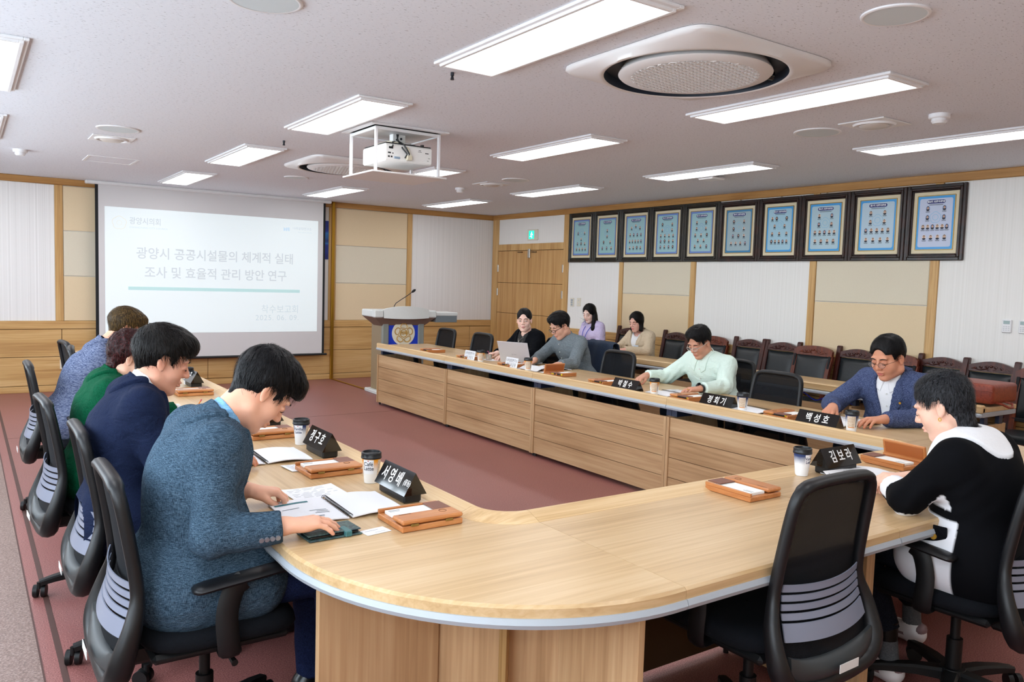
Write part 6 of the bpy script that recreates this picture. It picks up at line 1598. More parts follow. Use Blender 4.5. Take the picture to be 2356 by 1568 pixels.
def arm(F, J, q, off=0.0, k=0.035, upto=1.0, cutd=0.02):
    sw, sf, sz = J['sh']; S = A3((sf, q*sw+J['neck'][1]*0.6, sz)); E = A3(J['eL' if q > 0 else 'eR']); W = A3(J['wL' if q > 0 else 'wR']); b = J['b']
    F.cone(S, E, 0.054*b+off, 0.044*b+off, k)
    d = (W-E)/np.linalg.norm(W-E); end = E+(W-E)*upto-d*cutd
    if upto > 0: F.cone(E, end+d*0.05, 0.044*b+off, 0.034+off, k, cut=(end, d))
    return S, E, W, end, d
def folds(F, J, amp, seed, f=30):
    X, Y, Z = F.all(); n = noise3(X, Y, Z*0.8, f, seed)*0.8+noise3(X, Y, Z, f*2.2, seed+3)*0.4+0.5*np.abs(noise3(X*0.8, Y*0.8, Z*1.7, f*1.2, seed+7))
    F.F = F.F+(amp*n).astype(np.float32)
    for q, (kx, kz, ky) in (('eL', (80, 60, 30)), ('eR', (80, 60, -30))):      # creases round the elbows
        E = J[q]; d2 = (X-E[0])**2+(Y-E[1])**2+(Z-E[2])**2
        F.F += (amp*1.5*np.exp(-d2/(2*0.075**2))*np.sin(kx*(X-E[0])+kz*(Z-E[2])+ky*(Y-E[1])+2*n)).astype(np.float32)
    for s in (-1, 1):           # drag lines from the armpit
        A = (J['sh'][1], s*J['sh'][0]*0.9, J['sh'][2]-0.13); d2 = (X-A[0])**2+(Y-A[1])**2+(Z-A[2])**2
        F.F += (amp*1.4*np.exp(-d2/(2*0.09**2))*np.sin(75*(Z-A[2])+40*(X-A[0])+60*s*(Y-A[1])+2*n)).astype(np.float32)
def frame_t(J):
    P = A3((J['pf'], 0, 0.585)); Nk = A3(J['neck']); U = Nk-P; L_ = np.linalg.norm(U); U = U/L_; Wv = np.array((U[2], 0, -U[0])); return P, U, Wv, L_
def tcoords(F, J):
    P, U, Wv, L_ = frame_t(J); X, Y, Z = F.all(); x, y, z = X-P[0], Y-P[1], Z-P[2]
    t = (x*U[0]+y*U[1]+z*U[2])/L_; s = x*Wv[0]+z*Wv[2]; lat = Y-J['neck'][1]*np.clip(t, 0, 1)*0.8
    return t, s, lat, L_
def bounds(J, zlo=0.44, m=0.14, arms=True):
    pts = [(J['pf']-0.02, 0, zlo), (J['neck'][0], J['neck'][1], J['neck'][2]+0.02), (J['sh'][1], J['sh'][0], J['sh'][2]), (J['sh'][1], -J['sh'][0], J['sh'][2]), (J['cf'], 0.1, J['cz'])]
    if arms: pts += [J['eL'], J['eR'], J['wL'], J['wR']]
    a = np.array(pts); lo, hi = a.min(0)-m, a.max(0)+m; lo[2] = max(lo[2], zlo-0.02); return lo, hi
def collar(J, hc, matl, parent, R0, th, up_back, up_front, open_front=0.0, low=0.03, name='collar', h=0.006, flare=0.25, gap=None):
    """band standing round the neck, from the neck base along the neck"""
    nb = A3(J['neck']); ax = A3(hc)-nb; ax = ax*np.array([0.6, 0.6, 1.0]); ax /= np.linalg.norm(ax)
    F = Field(nb-0.13, nb+0.13, h); X, Y, Z = F.all(); x, y, z = X-nb[0], Y-nb[1], Z-nb[2]
    ta = x*ax[0]+y*ax[1]+z*ax[2]; rx, ry, rz_ = x-ta*ax[0], y-ta*ax[1], z-ta*ax[2]
    rr = np.sqrt((rx*1.0)**2+(ry*0.96)**2+rz_**2)
    fw = np.array((1, 0, 0))-ax*ax[0]; fw /= np.linalg.norm(fw); q = (rx*fw[0]+ry*fw[1]+rz_*fw[2])/R0
    R_ = R0-flare*ta; top = up_back*(0.5-0.5*np.clip(q, -1, 1))+up_front*(0.5+0.5*np.clip(q, -1, 1))
    D = np.maximum(np.maximum(np.abs(rr-R_)-th, ta-top), -low-0.015-ta)
    if open_front: D = np.maximum(D, -np.maximum(np.abs(ry)-open_front*(1+np.clip(-ta*0, 0, 1)), -(q*R0)))
    F.F = D.astype(np.float32); V, Q = F.mesh(); sp = Soup(); sp.put(V, Q); return sp.build(name, matl, parent)
def flaps(J, off, matl, parent, h, w0, drop, name='collar_flap', gap=0.006, seedz=0.0):
    """pointed collar leaves lying on the chest either side of the opening"""
    lo, hi = bounds(J, J['neck'][2]-0.22, 0.10, False); F = Field(lo, hi, h); torso(F, J, off)
    t, s, lat, L_ = tcoords(F, J); dn = (1.0+seedz-t)*L_; a = np.abs(lat)
    m = MX([gap+dn*0.28-a, a-(w0+0.012-(dn-0.0)*0.10), dn-drop*(1-0.45*np.clip((a-gap)/w0, 0, 1))-0.02, -dn-0.06, 0.0*a-s-0.01])
    F.F = np.maximum(np.maximum(F.F, m), -(F.F+0.012)).astype(np.float32); V, Q = F.mesh()
    if len(V): sp = Soup(); sp.put(V, Q); return sp.build(name, matl, parent)
def make_top(J, matl, parent, off=0.020, h=0.011, hem=0.49, V=None, lapel=0.0, amp=0.0025, seed=1, name='jacket', upto=1.0, puff=None, skirt=0.0, paint=None, yshift=0.0, neck_cut=None, cutd=0.02, seam=False):
    lo, hi = bounds(J, hem); F = Field(lo, hi, h); torso(F, J, off)
    if skirt:
        for s in (-1, 1): F.cone((J['pf'], s*0.095*J['b'], 0.60), (J['pf']+skirt, s*0.105*J['b'], 0.575), 0.128*J['b']+off, 0.115*J['b']+off, 0.05)
        F.cone((J['pf']-0.02, -0.06, 0.58), (J['pf']-0.02, 0.06, 0.58), 0.135*J['b']+off, 0.135*J['b']+off, 0.05)
    for q in (-1, 1):
        if upto >= 1.0: arm(F, J, q, off*0.75, 0.03, 1.0, cutd)
        else:
            S, E, W = A3((J['sh'][1], q*J['sh'][0], J['sh'][2])), A3(J['eL' if q > 0 else 'eR']), A3(J['wL' if q > 0 else 'wR'])
            if upto > 0.5:
                d = (W-E)/np.linalg.norm(W-E); end = E+(W-E)*(upto-0.5)*2; F.cone(S, E, 0.060*J['b']+off, 0.050*J['b']+off, 0.03); F.cone(E, end+d*0.05, 0.050*J['b']+off, 0.042+off*0.8, 0.03, cut=(end, d))
            else:
                d = (E-S)/np.linalg.norm(E-S); end = S+(E-S)*upto*2; F.cone(S, end+d*0.05, (0.052 if not puff else 0.066)*J['b']+off, (0.048 if not puff else 0.060)*J['b']+off, 0.03, cut=(end, d))
                if puff: F.ell(S+(end-S)*0.45, (puff, puff*0.95, puff*1.15), 0.02)
    folds(F, J, amp, seed)
    t, s, lat, L_ = tcoords(F, J); lat = lat-yshift
    base = F.F.copy()
    if V:
        tb, wv = V; hw = wv*np.clip((t-tb)/(1.0-tb), 0, 1.3)
        if lapel:
            q = np.clip((t-tb)/(0.96-tb), 0, 1); lw = lapel*np.clip(0.25+1.3*q, 0, 1)*np.clip((1.12-q)/0.3, 0, 1); a = np.abs(lat)
            mask = MX([a-(hw+lw), (tb+0.01-t)*L_, (t-1.0)*L_, 0.02-s])
            base = np.minimum(base, np.maximum(base-0.011, mask))
        G = np.maximum(base, -MX([np.abs(lat)-hw, (tb-t)*L_*0.5, 0.015-s]))
    else: G = base
    if seam:
        G = G+(0.004*np.exp(-(lat/0.006)**2)*(s < 0)).astype(np.float32)
    X, Y, Z = F.all()
    if neck_cut:
        nb = A3(J['neck']); ax = A3(J['hc'])-nb; ax = ax*np.array([0.6, 0.6, 1.0]); ax /= np.linalg.norm(ax); x, y, z = X-nb[0], Y-nb[1], Z-nb[2]
        ta = x*ax[0]+y*ax[1]+z*ax[2]; rr = np.sqrt(np.maximum(x*x+y*y+z*z-ta*ta, 0)); G = np.maximum(G, np.minimum(neck_cut-rr, ta+0.05))
    G = np.maximum(G, hem-Z)
    F.F = G.astype(np.float32); Vv, Q = F.mesh(); sp = Soup(); sp.put(Vv, Q, paint(Vv, J) if paint else None); return sp.build(name, matl, parent)
def fall_collar(J, matl, parent, off, r1=0.105, name='collar_fall', front=0.02, h=0.0065):
    """turned-down collar lying round the back and sides of the neck opening"""
    lo, hi = bounds(J, J['neck'][2]-0.16, 0.10, False); F = Field(lo, hi, h); torso(F, J, off); X, Y, Z = F.all(); nb = A3(J['neck'])
    t, s_, lat, L_ = tcoords(F, J); x, y = X-nb[0]+0.012, Y-nb[1]; rr = np.sqrt(x*x+y*y+(0.35*(Z-nb[2]+0.02))**2)
    m = MX([rr-r1-0.010*np.cos(2*np.arctan2(np.abs(y), -x)), 0.052-rr, (nb[2]-0.10)-Z, x-front])
    F.F = np.maximum(np.maximum(F.F, m), -(F.F+0.020)).astype(np.float32); V, Q = F.mesh()
    if len(V): sp = Soup(); sp.put(V, Q); return sp.build(name, matl, parent)
def make_trousers(J, matl, parent, h=0.014, seed=3, name='trousers', skirt=False):
    kf, kz, af, sp_ = J.get('knee', (0.40, 0.535, 0.40, 0.10)); F = Field((J['pf']-0.18, -0.34, 0.04), (max(kf, af)+0.14, 0.34, 0.78), h); b = J['b']
    for s in (-1, 1):
        F.cone((J['pf'], s*0.085*b, 0.585), (J['pf'], s*0.08*b, 0.66), 0.120*b, 0.112*b, 0.05)
        F.cone((J['pf']+0.02, s*0.092*b, 0.575), (kf, s*sp_, kz), 0.094*b, 0.070, 0.03)
        F.cone((kf, s*sp_, kz), (af, s*(sp_+0.005), 0.06), 0.068, 0.056, 0.03, cut=((0, 0, J.get('cuff', 0.075)), (0, 0, -1)))
    X, Y, Z = F.all(); F.F = F.F+(0.004*noise3(X, Y, Z, 30, seed)).astype(np.float32); V, Q = F.mesh(); q = Soup(); q.put(V, Q); return q.build(name, matl, parent)
def make_shoes(J, matl, parent, sole=None):
    kf, kz, af, sp_ = J.get('knee', (0.40, 0.535, 0.40, 0.10))
    for s in (-1, 1):
        F = Field((af-0.12, s*(sp_+0.005)-0.08, 0.0), (af+0.25, s*(sp_+0.005)+0.08, 0.14), 0.008); y = s*(sp_+0.005)
        F.cone((af-0.035, y, 0.045), (af+0.12, y+s*0.008, 0.040), 0.044, 0.040, 0.02); F.cone((af+0.10, y, 0.038), (af+0.155, y+s*0.008, 0.032), 0.041, 0.034, 0.02); F.cone((af-0.02, y, 0.05), (af-0.005, y, 0.105), 0.043, 0.042, 0.02)
        Z = F.all()[2]; F.F = np.maximum(F.F, np.maximum(0.004-Z, Z-0.105)).astype(np.float32); V, Q = F.mesh(); q = Soup(); q.put(V, Q); o = q.build('shoe', matl, parent)
def under_body(J, skin, soup):
    lo, hi = bounds(J, 0.05, 0.12); lo[2] = 0.03; kf, kz, af, sp_ = J.get('knee', (0.40, 0.535, 0.40, 0.10)); hi[0] = max(hi[0], kf+0.10)
    F = Field(lo, hi, 0.02); torso(F, J, -0.012)
    for q in (-1, 1):
        arm(F, J, q, -0.010, 0.03, 1.0, 0.0)
        F.cone((J['pf']+0.02, q*0.092, 0.575), (kf, q*sp_, kz), 0.080, 0.056, 0.03); F.cone((kf, q*sp_, kz), (af, q*sp_, 0.07), 0.054, 0.036, 0.03)
    V, Q = F.mesh(); soup.put(V, Q, skin)
def buttons(J, off, ts, matl, parent, r=0.006, dy=0.0, name='button'):
    """small round buttons down the front of a shirt"""
    lo, hi = bounds(J, 0.50, 0.10, False); F = Field(lo, hi, 0.014); torso(F, J, off); P, U, Wv, L_ = frame_t(J); V, Q = F.mesh()
    for t in ts:
        c = P+U*L_*t+np.array((0, dy+J['neck'][1]*t*0.8, 0)); d = V-c; ss = d@Wv; lat2 = np.abs(d[:, 1])+np.abs(d@U); k = (ss > 0.03) & (lat2 < 0.03)
        if not k.any(): continue
        p = c+Wv*(ss[k].max()+0.002); MB().cyl(tuple(p), tuple(p+Wv*0.004), r, n=12).build(name, matl, parent)
def glasses(parent, put, matl, r=0.0012, shape='round', name='glasses', wide=1.0, zoff=0.0, xo=0.0):
    mb = MB(); ex = 0.021
    for q in (-1, 1):
        pts = []
        for k in range(20):
            a = 2*pi*k/20; yy, zz = ex*cos(a), 0.0175*sin(a)
            if shape == 'rect': yy = ex*1.05*np.sign(cos(a))*abs(cos(a))**0.5; zz = 0.0145*np.sign(sin(a))*abs(sin(a))**0.55
            pts.append((0.113+xo-0.010*(abs(yy+0.033)/0.05)**2*0.6, q*(0.033+yy)*wide, -0.002+zoff+zz))
        mb.tube(pts, r, 6, closed=True)
        mb.tube([(0.105+xo, q*0.055*wide, 0.004+zoff), (0.06, q*0.078*wide, 0.006+zoff), (0.0, q*0.085*wide, 0.010), (-0.02, q*0.084*wide, 0.002)], r, 6)
    mb.tube([(0.114+xo, -0.012*wide, 0.002+zoff), (0.118+xo, 0, 0.006+zoff), (0.114+xo, 0.012*wide, 0.002+zoff)], r, 6)
    sp = Soup(); sp.put(put([tuple(p) for p in mb.v]), mb.f); o = sp.build(name, matl, parent)
    m = mat('lens_glass', C(230, 236, 240), rough=0.05, alpha=0.10)
    for q in (-1, 1):
        mb = MB(); mb.poly([(0.112+xo, q*(0.033+ex*0.95*cos(2*pi*k/18))*wide, -0.002+zoff+0.0165*sin(2*pi*k/18)) for k in range(18)]); sp = Soup(); sp.put(put([tuple(p) for p in mb.v]), mb.f); sp.build('lens', m, o)
    return o
def person(label, loc, rz, J, skin, hd, hair=None, spec_h=0.005, hands=True, hcurl=(0.4, 0.4), hdirs=(None, None), fore=(0.16, 0.16), trousers=None, shoes=None, thumbs=(0.5, 0.5), backs=((0, 0, 1), (0, 0, 1)), hs=1.0):
    J['hc'] = hd['c']
    t = thing('person', label, 'person', (loc[0], loc[1], 0), rz, None)
    sp = Soup(); under_body(J, skin, sp)
    Rh = rot_head(*hd['rot']); put = make_head(sp, hd['c'], Rh, hd.get('s', 0.96), J['neck'], skin, spec_h, hd.get('lip'), hd.get('brow'), hd.get('fem', False), hd.get('eyes', 'down'), hd.get('wide', 1.0), hd.get('neck_r', 0.056), hd.get('jowl', 0.0))
    hp = []
    if hands:
        for i, (q, e, w) in enumerate(((1, 'eL', 'wL'), (-1, 'eR', 'wR'))):
            d = hdirs[i] if hdirs[i] is not None else A3(J[w])-A3(J[e]); d = A3(d); 
            hp.append(make_hand(sp, J[w], d, backs[i], -q, skin, J[e], hcurl[i], 0.0036 if spec_h < 0.0055 else 0.0042, hs, 1.0, fore[i], 0.040, thumbs[i]))
    body = sp.build('body', [m_skin, m_eye, m_eyew], t, 80)
    if hair: make_hair(t, put, **hair)
    if trousers is not None: make_trousers(J, trousers, t)
    if shoes is not None: make_shoes(J, shoes, t)
    return t, put, hp
m_hblk = hair_mat('hair_black', C(6, 6, 8), C(18, 18, 21)); m_hdk = hair_mat('hair_dark_brown', C(8, 7, 7), C(24, 20, 18)); m_hbr = hair_mat('hair_brown', C(34, 24, 12), C(104, 80, 42)); m_hbur = hair_mat('hair_burgundy', C(22, 8, 8), C(74, 26, 26)); m_hgry = hair_mat('hair_black_grey', C(9, 10, 12), C(70, 72, 78))
m_w1 = weave('slate_blue_linen', C(34, 49, 63), C(55, 76, 94), C(88, 110, 128), 800, 0.5); m_navyj = weave('navy_suiting', C(16, 23, 44), C(22, 31, 56), C(30, 40, 66), 700, 0.5, slub=0.5); m_green = weave('green_jersey', C(0, 58, 36), C(4, 72, 46), C(10, 84, 56), 500, 0.5, slub=0.4)
m_mel = weave('blue_grey_melange', C(50, 60, 90), C(88, 98, 126), C(132, 140, 162), 600, 0.25); m_blz = weave('blue_check_melange', C(36, 44, 76), C(66, 78, 114), C(106, 118, 150), 700, 0.5, slub=0.16)
m_wshirt = weave('white_cotton', C(234, 236, 240), C(238, 240, 244), C(242, 244, 247), 700, 0.5, slub=0.5, crease=0.10); m_bshirt = weave('sky_blue_cotton', C(112, 166, 214), C(128, 180, 224), C(144, 192, 230), 500, 0.5); m_mint = weave('mint_linen', C(208, 228, 218), C(216, 236, 226), C(224, 242, 234), 700, 0.5, slub=0.3); m_gshirt = weave('grey_chambray', C(92, 102, 108), C(114, 124, 130), C(136, 146, 152), 700, 0.5)
m_blkc = weave('black_knit', C(5, 6, 9), C(10, 12, 17), C(17, 20, 26), 500, 0.5, slub=0.4); m_lil = weave('lilac_crepe', C(184, 172, 210), C(200, 188, 224), C(214, 204, 234), 400, 0.5, slub=0.3); m_bei = weave('beige_suiting', C(186, 168, 142), C(206, 188, 162), C(222, 206, 182), 420, 0.5, slub=0.4)
m_navyt2 = weave('navy_trousers', C(18, 26, 52), C(28, 38, 72), C(36, 48, 84), 500, 0.5, slub=0.4); m_dkt2 = weave('dark_trousers', C(14, 17, 24), C(22, 26, 36), C(30, 36, 46), 500, 0.5, slub=0.4); m_shoe = mat('black_shoe', C(18, 18, 20), rough=0.3); m_btn = mat('pearl_button', C(222, 222, 218), rough=0.3); m_btnd = mat('metal_button', C(150, 150, 156), rough=0.3, metal=0.6)

# ---- man in the slate-blue jacket, nearest on the left, head bent low over his papers
J = dict(b=1.04, pf=-0.06, cf=-0.045, cz=0.90, neck=(0.045, 0, 1.085), sh=(0.185, -0.005, 1.035), eL=(0.00, 0.27, 0.80), wL=(0.185, 0.135, 0.805), eR=(-0.045, -0.265, 0.785), wR=(0.175, -0.312, 0.800), belly=True, knee=(0.40, 0.545, 0.42, 0.115))
t, put, hp = person('man in slate-blue jacket nearest the camera, head bent over papers', (-6.93, -8.95), 0, J, C(232, 178, 150), dict(c=(0.180, 0, 1.178), rot=(0.05, radians(46), 0), s=1.0, neck_r=0.052), dict(style='sweep', matl=m_hblk, seed=4, strands=2600, lift=0.008, h=0.0055, vol=1.45),
                    spec_h=0.0042, hdirs=((0.9, -0.12, -0.16), (1, 0.02, -0.05)), hcurl=((0.75, 0.7, 0.65, 0.6), 0.30), trousers=m_navyt2, shoes=m_shoe, thumbs=(0.9, 0.4), hs=1.04)
JK = make_top(J, m_w1, t, 0.020, 0.0095, 0.475, skirt=0.16, seed=11, amp=0.0032, V=(0.30, 0.065), lapel=0.055, neck_cut=0.066)
collar(J, (0.180, 0, 1.178), m_w1, t, 0.074, 0.008, 0.050, -0.02, 0.040, 0.0, 'jacket_collar', flare=0.35)
collar(J, (0.180, 0, 1.178), m_bshirt, t, 0.064, 0.005, 0.066, 0.034, 0.010, 0.05, 'shirt_collar', 0.005, flare=0.25)
make_top(J, m_bshirt, t, 0.006, 0.013, 0.55, upto=0.3, amp=0.001, name='shirt'); fall_collar(J, m_w1, t, 0.033)
for k in range(4):
    E, W = A3(J['eR']), A3(J['wR']); d = (W-E)/np.linalg.norm(W-E); p = W-d*(0.048+0.016*k)+np.array((0, -0.049, -0.016)); MB().cyl(tuple(p), tuple(p+np.array((0, -0.006, -0.002))), 0.0075, n=14).build('cuff_button', m_btnd, JK)
W, E = A3(J['wL']), A3(J['eL']); d = (W-E)/np.linalg.norm(W-E); mb = MB(); ax = Vector(d); a_ = ax.orthogonal().normalized(); b_ = ax.cross(a_); c_ = Vector(W-d*0.012)
mb.tube([c_+a_*0.031*cos(2*pi*k/16)+b_*0.031*sin(2*pi*k/16) for k in range(16)], 0.005, 6, closed=True); mb.build('bracelet', m_steel, t)

# ---- man in the navy jacket, profile
J = dict(b=1.03, pf=-0.13, cf=-0.135, cz=0.90, neck=(-0.055, 0, 1.105), sh=(0.190, -0.085, 1.045), eL=(0.00, 0.26, 0.80), wL=(0.24, 0.14, 0.80), eR=(-0.02, -0.255, 0.79), wR=(0.23, -0.16, 0.80), knee=(0.36, 0.545, 0.38, 0.11))
t, put, hp = person('man in navy jacket and white collar seen in profile', (-6.925, -8.15), 0, J, C(222, 164, 138), dict(c=(0.015, 0, 1.205), rot=(-0.05, radians(20), 0), s=1.0, neck_r=0.053), dict(style='sweep', matl=m_hdk, seed=9, strands=2600, lift=0.010, h=0.0055, vol=1.4), spec_h=0.0045, trousers=m_navyt2, shoes=m_shoe)
make_top(J, m_navyj, t, 0.020, 0.010, 0.48, skirt=0.14, seed=21, V=(0.30, 0.065), lapel=0.055, neck_cut=0.066)
collar(J, (0.015, 0, 1.205), m_navyj, t, 0.074, 0.008, 0.044, -0.02, 0.040, 0.0, 'jacket_collar', flare=0.35); collar(J, (0.015, 0, 1.205), m_wshirt, t, 0.064, 0.005, 0.062, 0.030, 0.010, 0.05, 'shirt_collar', 0.005)
make_top(J, m_wshirt, t, 0.006, 0.014, 0.55, upto=0.3, amp=0.001, name='shirt'); fall_collar(J, m_navyj, t, 0.033)

# ---- person in green with burgundy hair
J = dict(b=0.99, pf=-0.05, cf=-0.04, cz=0.865, neck=(0.015, 0, 1.045), sh=(0.170, -0.02, 0.985), eL=(0.08, 0.27, 0.80), wL=(0.385, 0.345, 0.805), eR=(0.0, -0.24, 0.78), wR=(0.24, -0.12, 0.80), knee=(0.40, 0.545, 0.40, 0.09))
t, put, hp = person('person in green jacket with short burgundy hair', (-6.985, -7.31), 0, J, C(232, 186, 160), dict(c=(0.085, 0, 1.135), rot=(0.0, radians(26), 0), s=0.94, fem=True, neck_r=0.050), dict(style='curly', matl=m_hbur, seed=14, strands=1800, lift=0.012, h=0.006, vol=1.3), hdirs=((1, 0.12, -0.10), None), hcurl=(0.55, 0.4), trousers=m_green, shoes=m_shoe)
make_top(J, m_green, t, 0.020, 0.011, 0.455, skirt=0.12, seed=31, amp=0.0022)
fall_collar(J, m_green, t, 0.032, 0.100)
collar(J, (0.085, 0, 1.135), m_green, t, 0.070, 0.009, 0.048, 0.010, 0.02, 0.06, 'jacket_collar', flare=0.30)
W, E = A3(J['wL']), A3(J['eL']); d = (W-E)/np.linalg.norm(W-E); ax = Vector(d); a_ = ax.orthogonal().normalized(); b_ = ax.cross(a_); c_ = Vector(W-d*0.004)
mb = MB(); mb.sweep([c_+a_*0.034*cos(2*pi*k/20)+b_*0.034*sin(2*pi*k/20) for k in range(20)], [(-0.010, -0.002), (0.010, -0.002), (0.010, 0.002), (-0.010, 0.002)], tuple(ax), closed=True); fix_normals(mb.build('white_watch', m_white, t))
t = thing('pencil', 'orange pencil held by the hand with the white watch', 'pencil', (-6.505, -6.95, 0.795)); MB().tube([(0, 0, 0), (0.02, -0.05, 0.06)], 0.0036, 6).build('shaft', mat('orange_paint', C(226, 130, 40), rough=0.4), t); MB().tube([(0.02, -0.05, 0.06), (0.0225, -0.056, 0.068)], 0.004, 6).build('eraser', mat('pink_eraser', C(214, 90, 110), rough=0.7), t)

# ---- person in the blue-grey melange jacket leaning over the table
J = dict(b=1.0, pf=-0.06, cf=0.03, cz=0.87, neck=(0.165, 0, 1.075), sh=(0.185, 0.115, 1.005), eL=(0.26, 0.28, 0.80), wL=(0.46, 0.16, 0.805), eR=(0.24, -0.27, 0.80), wR=(0.46, -0.12, 0.805), knee=(0.42, 0.545, 0.40, 0.10))
t, put, hp = person('person in pale blue-grey jacket with brown hair, farthest on the left', (-6.95, -5.70), 0, J, C(226, 172, 144), dict(c=(0.275, 0, 1.175), rot=(0.0, radians(24), 0), s=0.98, neck_r=0.055), dict(style='sweep', matl=m_hbr, seed=23, strands=1800, lift=0.010, h=0.006, vol=1.35), spec_h=0.0055, trousers=m_dkt2, shoes=m_shoe)
make_top(J, m_mel, t, 0.020, 0.012, 0.47, skirt=0.10, seed=41, V=(0.30, 0.06), lapel=0.05, neck_cut=0.064); collar(J, (0.275, 0, 1.175), m_mel, t, 0.074, 0.007, 0.030, -0.03, 0.045, 0.05, 'jacket_collar')
fall_collar(J, m_mel, t, 0.032, 0.10); make_top(J, m_dkt2, t, 0.006, 0.016, 0.56, upto=0.3, amp=0.001, name='shirt'); collar(J, (0.275, 0, 1.175), m_dkt2, t, 0.064, 0.004, 0.034, 0.004, 0.0, 0.04, 'shirt_collar', 0.006)

# ---- woman in black by the laptop, looking towards the camera
J = dict(b=1.02, pf=-0.04, cf=-0.01, cz=0.86, neck=(0.045, 0.0, 1.045), sh=(0.165, 0.02, 0.975), eL=(0.16, 0.285, 0.80), wL=(0.42, 0.20, 0.79), eR=(0.14, -0.29, 0.80), wR=(0.40, -0.06, 0.795), bust=True, knee=(0.38, 0.545, 0.36, 0.10))
t, put, hp = person('woman in black looking towards the camera, by the laptop', (-2.40, -4.50), pi, J, C(240, 202, 186), dict(c=(0.105, 0.02, 1.155), rot=(radians(46), radians(3), 0.03), s=0.94, fem=True, eyes='open', wide=1.03, lip=np.array(C(196, 108, 110)[:3]), neck_r=0.050), dict(style='bun', matl=m_hblk, seed=33, strands=900, lift=0.002, h=0.006, vol=0.85), spec_h=0.005, trousers=m_blkc, shoes=m_shoe, hdirs=((1, -0.1, -0.05), (1, 0.15, -0.05)))
make_top(J, m_blkc, t, 0.020, 0.012, 0.50, skirt=0.10, seed=51, V=(0.10, 0.095), neck_cut=0.082, name='cardigan'); make_top(J, mat('black_satin', C(10, 11, 14), rough=0.6), t, 0.008, 0.014, 0.55, upto=0.3, amp=0.001, name='inner_top', neck_cut=0.080)
for (dz, wd) in ((0.12, 0.05), (0.20, 0.058)):
    mb = MB(); nf, nl, nz_ = J['neck']; mb.tube(catmull([(nf-0.02, 0.055, nz_-0.015), (nf+0.055, wd*0.9, nz_-0.06), (nf+0.105, wd*0.35, nz_-dz*0.8), (nf+0.112, 0.0, nz_-dz), (nf+0.105, -wd*0.35, nz_-dz*0.8), (nf+0.055, -wd*0.9, nz_-0.06), (nf-0.02, -0.055, nz_-0.015)], 5), 0.0016, 5); mb.build('necklace', m_steel, t); MB().ell((nf+0.114, 0, nz_-dz), (0.006, 0.006, 0.006), 10, 6).build('pendant', m_btn, t)

# ---- man in the grey stand-collar shirt and black glasses
J = dict(b=1.0, pf=-0.02, cf=0.05, cz=0.86, neck=(0.155, 0.0, 1.045), sh=(0.180, 0.115, 0.98), eL=(0.30, 0.31, 0.795), wL=(0.565, 0.375, 0.795), eR=(0.28, -0.28, 0.80), wR=(0.54, -0.02, 0.80), knee=(0.40, 0.545, 0.38, 0.10))
t, put, hp = person('man in grey stand-collar shirt and black glasses reading', (-2.36, -5.28), pi, J, C(222, 172, 148), dict(c=(0.245, 0.01, 1.145), rot=(radians(-4), radians(28), 0), s=0.99, neck_r=0.054), dict(style='men', matl=m_hblk, seed=37, strands=1600, lift=0.008, h=0.006, vol=1.25), spec_h=0.0052, trousers=m_dkt2, shoes=m_shoe, fore=(0.24, 0.16), hdirs=((1, 0.15, -0.08), (1, 0.1, -0.05)))
make_top(J, m_gshirt, t, 0.018, 0.011, 0.50, skirt=0.08, seed=61, amp=0.0032, neck_cut=0.066, cutd=0.075); collar(J, (0.245, 0.01, 1.145), m_gshirt, t, 0.066, 0.004, 0.030, 0.012, 0.010, 0.04, 'shirt_collar', 0.005); buttons(J, 0.018, (0.90, 0.74, 0.60, 0.45), m_btn, t)
glasses(t, put, mat('black_acetate', C(16, 15, 15), rough=0.25), 0.0022, 'rect', xo=0.004)

# ---- woman in lilac with long black hair
J = dict(b=0.80, pf=0.0, cf=0.0, cz=0.87, neck=(0.030, 0.0, 1.075), sh=(0.138, 0.015, 1.01), eL=(0.04, 0.205, 0.79), wL=(0.22, 0.09, 0.745), eR=(0.04, -0.205, 0.79), wR=(0.22, -0.09, 0.745), bust=True, knee=(0.38, 0.545, 0.36, 0.09))
t, put, hp = person('young woman in lilac blouse with long black hair and blue lanyard', (-0.60, -3.46), pi, J, C(244, 212, 200), dict(c=(0.085, 0.0, 1.185), rot=(radians(16), radians(18), 0), s=0.90, fem=True, lip=np.array(C(200, 90, 96)[:3]), neck_r=0.044), dict(style='long', matl=m_hblk, seed=44, strands=1500, lift=0.003, h=0.007, slen=0.03), spec_h=0.0055, fore=(0.24, 0.24), trousers=m_dkt2, shoes=m_shoe)
make_top(J, m_lil, t, 0.016, 0.011, 0.50, seed=71, amp=0.0035, upto=0.42, puff=0.072, name='blouse', neck_cut=0.064); mb = MB(); nf, nl, nz_ = J['neck']
for s in (-1, 1): mb.tube(catmull([(nf-0.03, s*0.06, nz_-0.01), (nf+0.05, s*0.058, nz_-0.05), (nf+0.125, s*0.042, nz_-0.14), (nf+0.148, s*0.018, nz_-0.26), (nf+0.135, s*0.004, nz_-0.40)], 4), 0.0042, 6)
mb.build('lanyard', mat('blue_ribbon', C(40, 70, 190), rough=0.6), t)

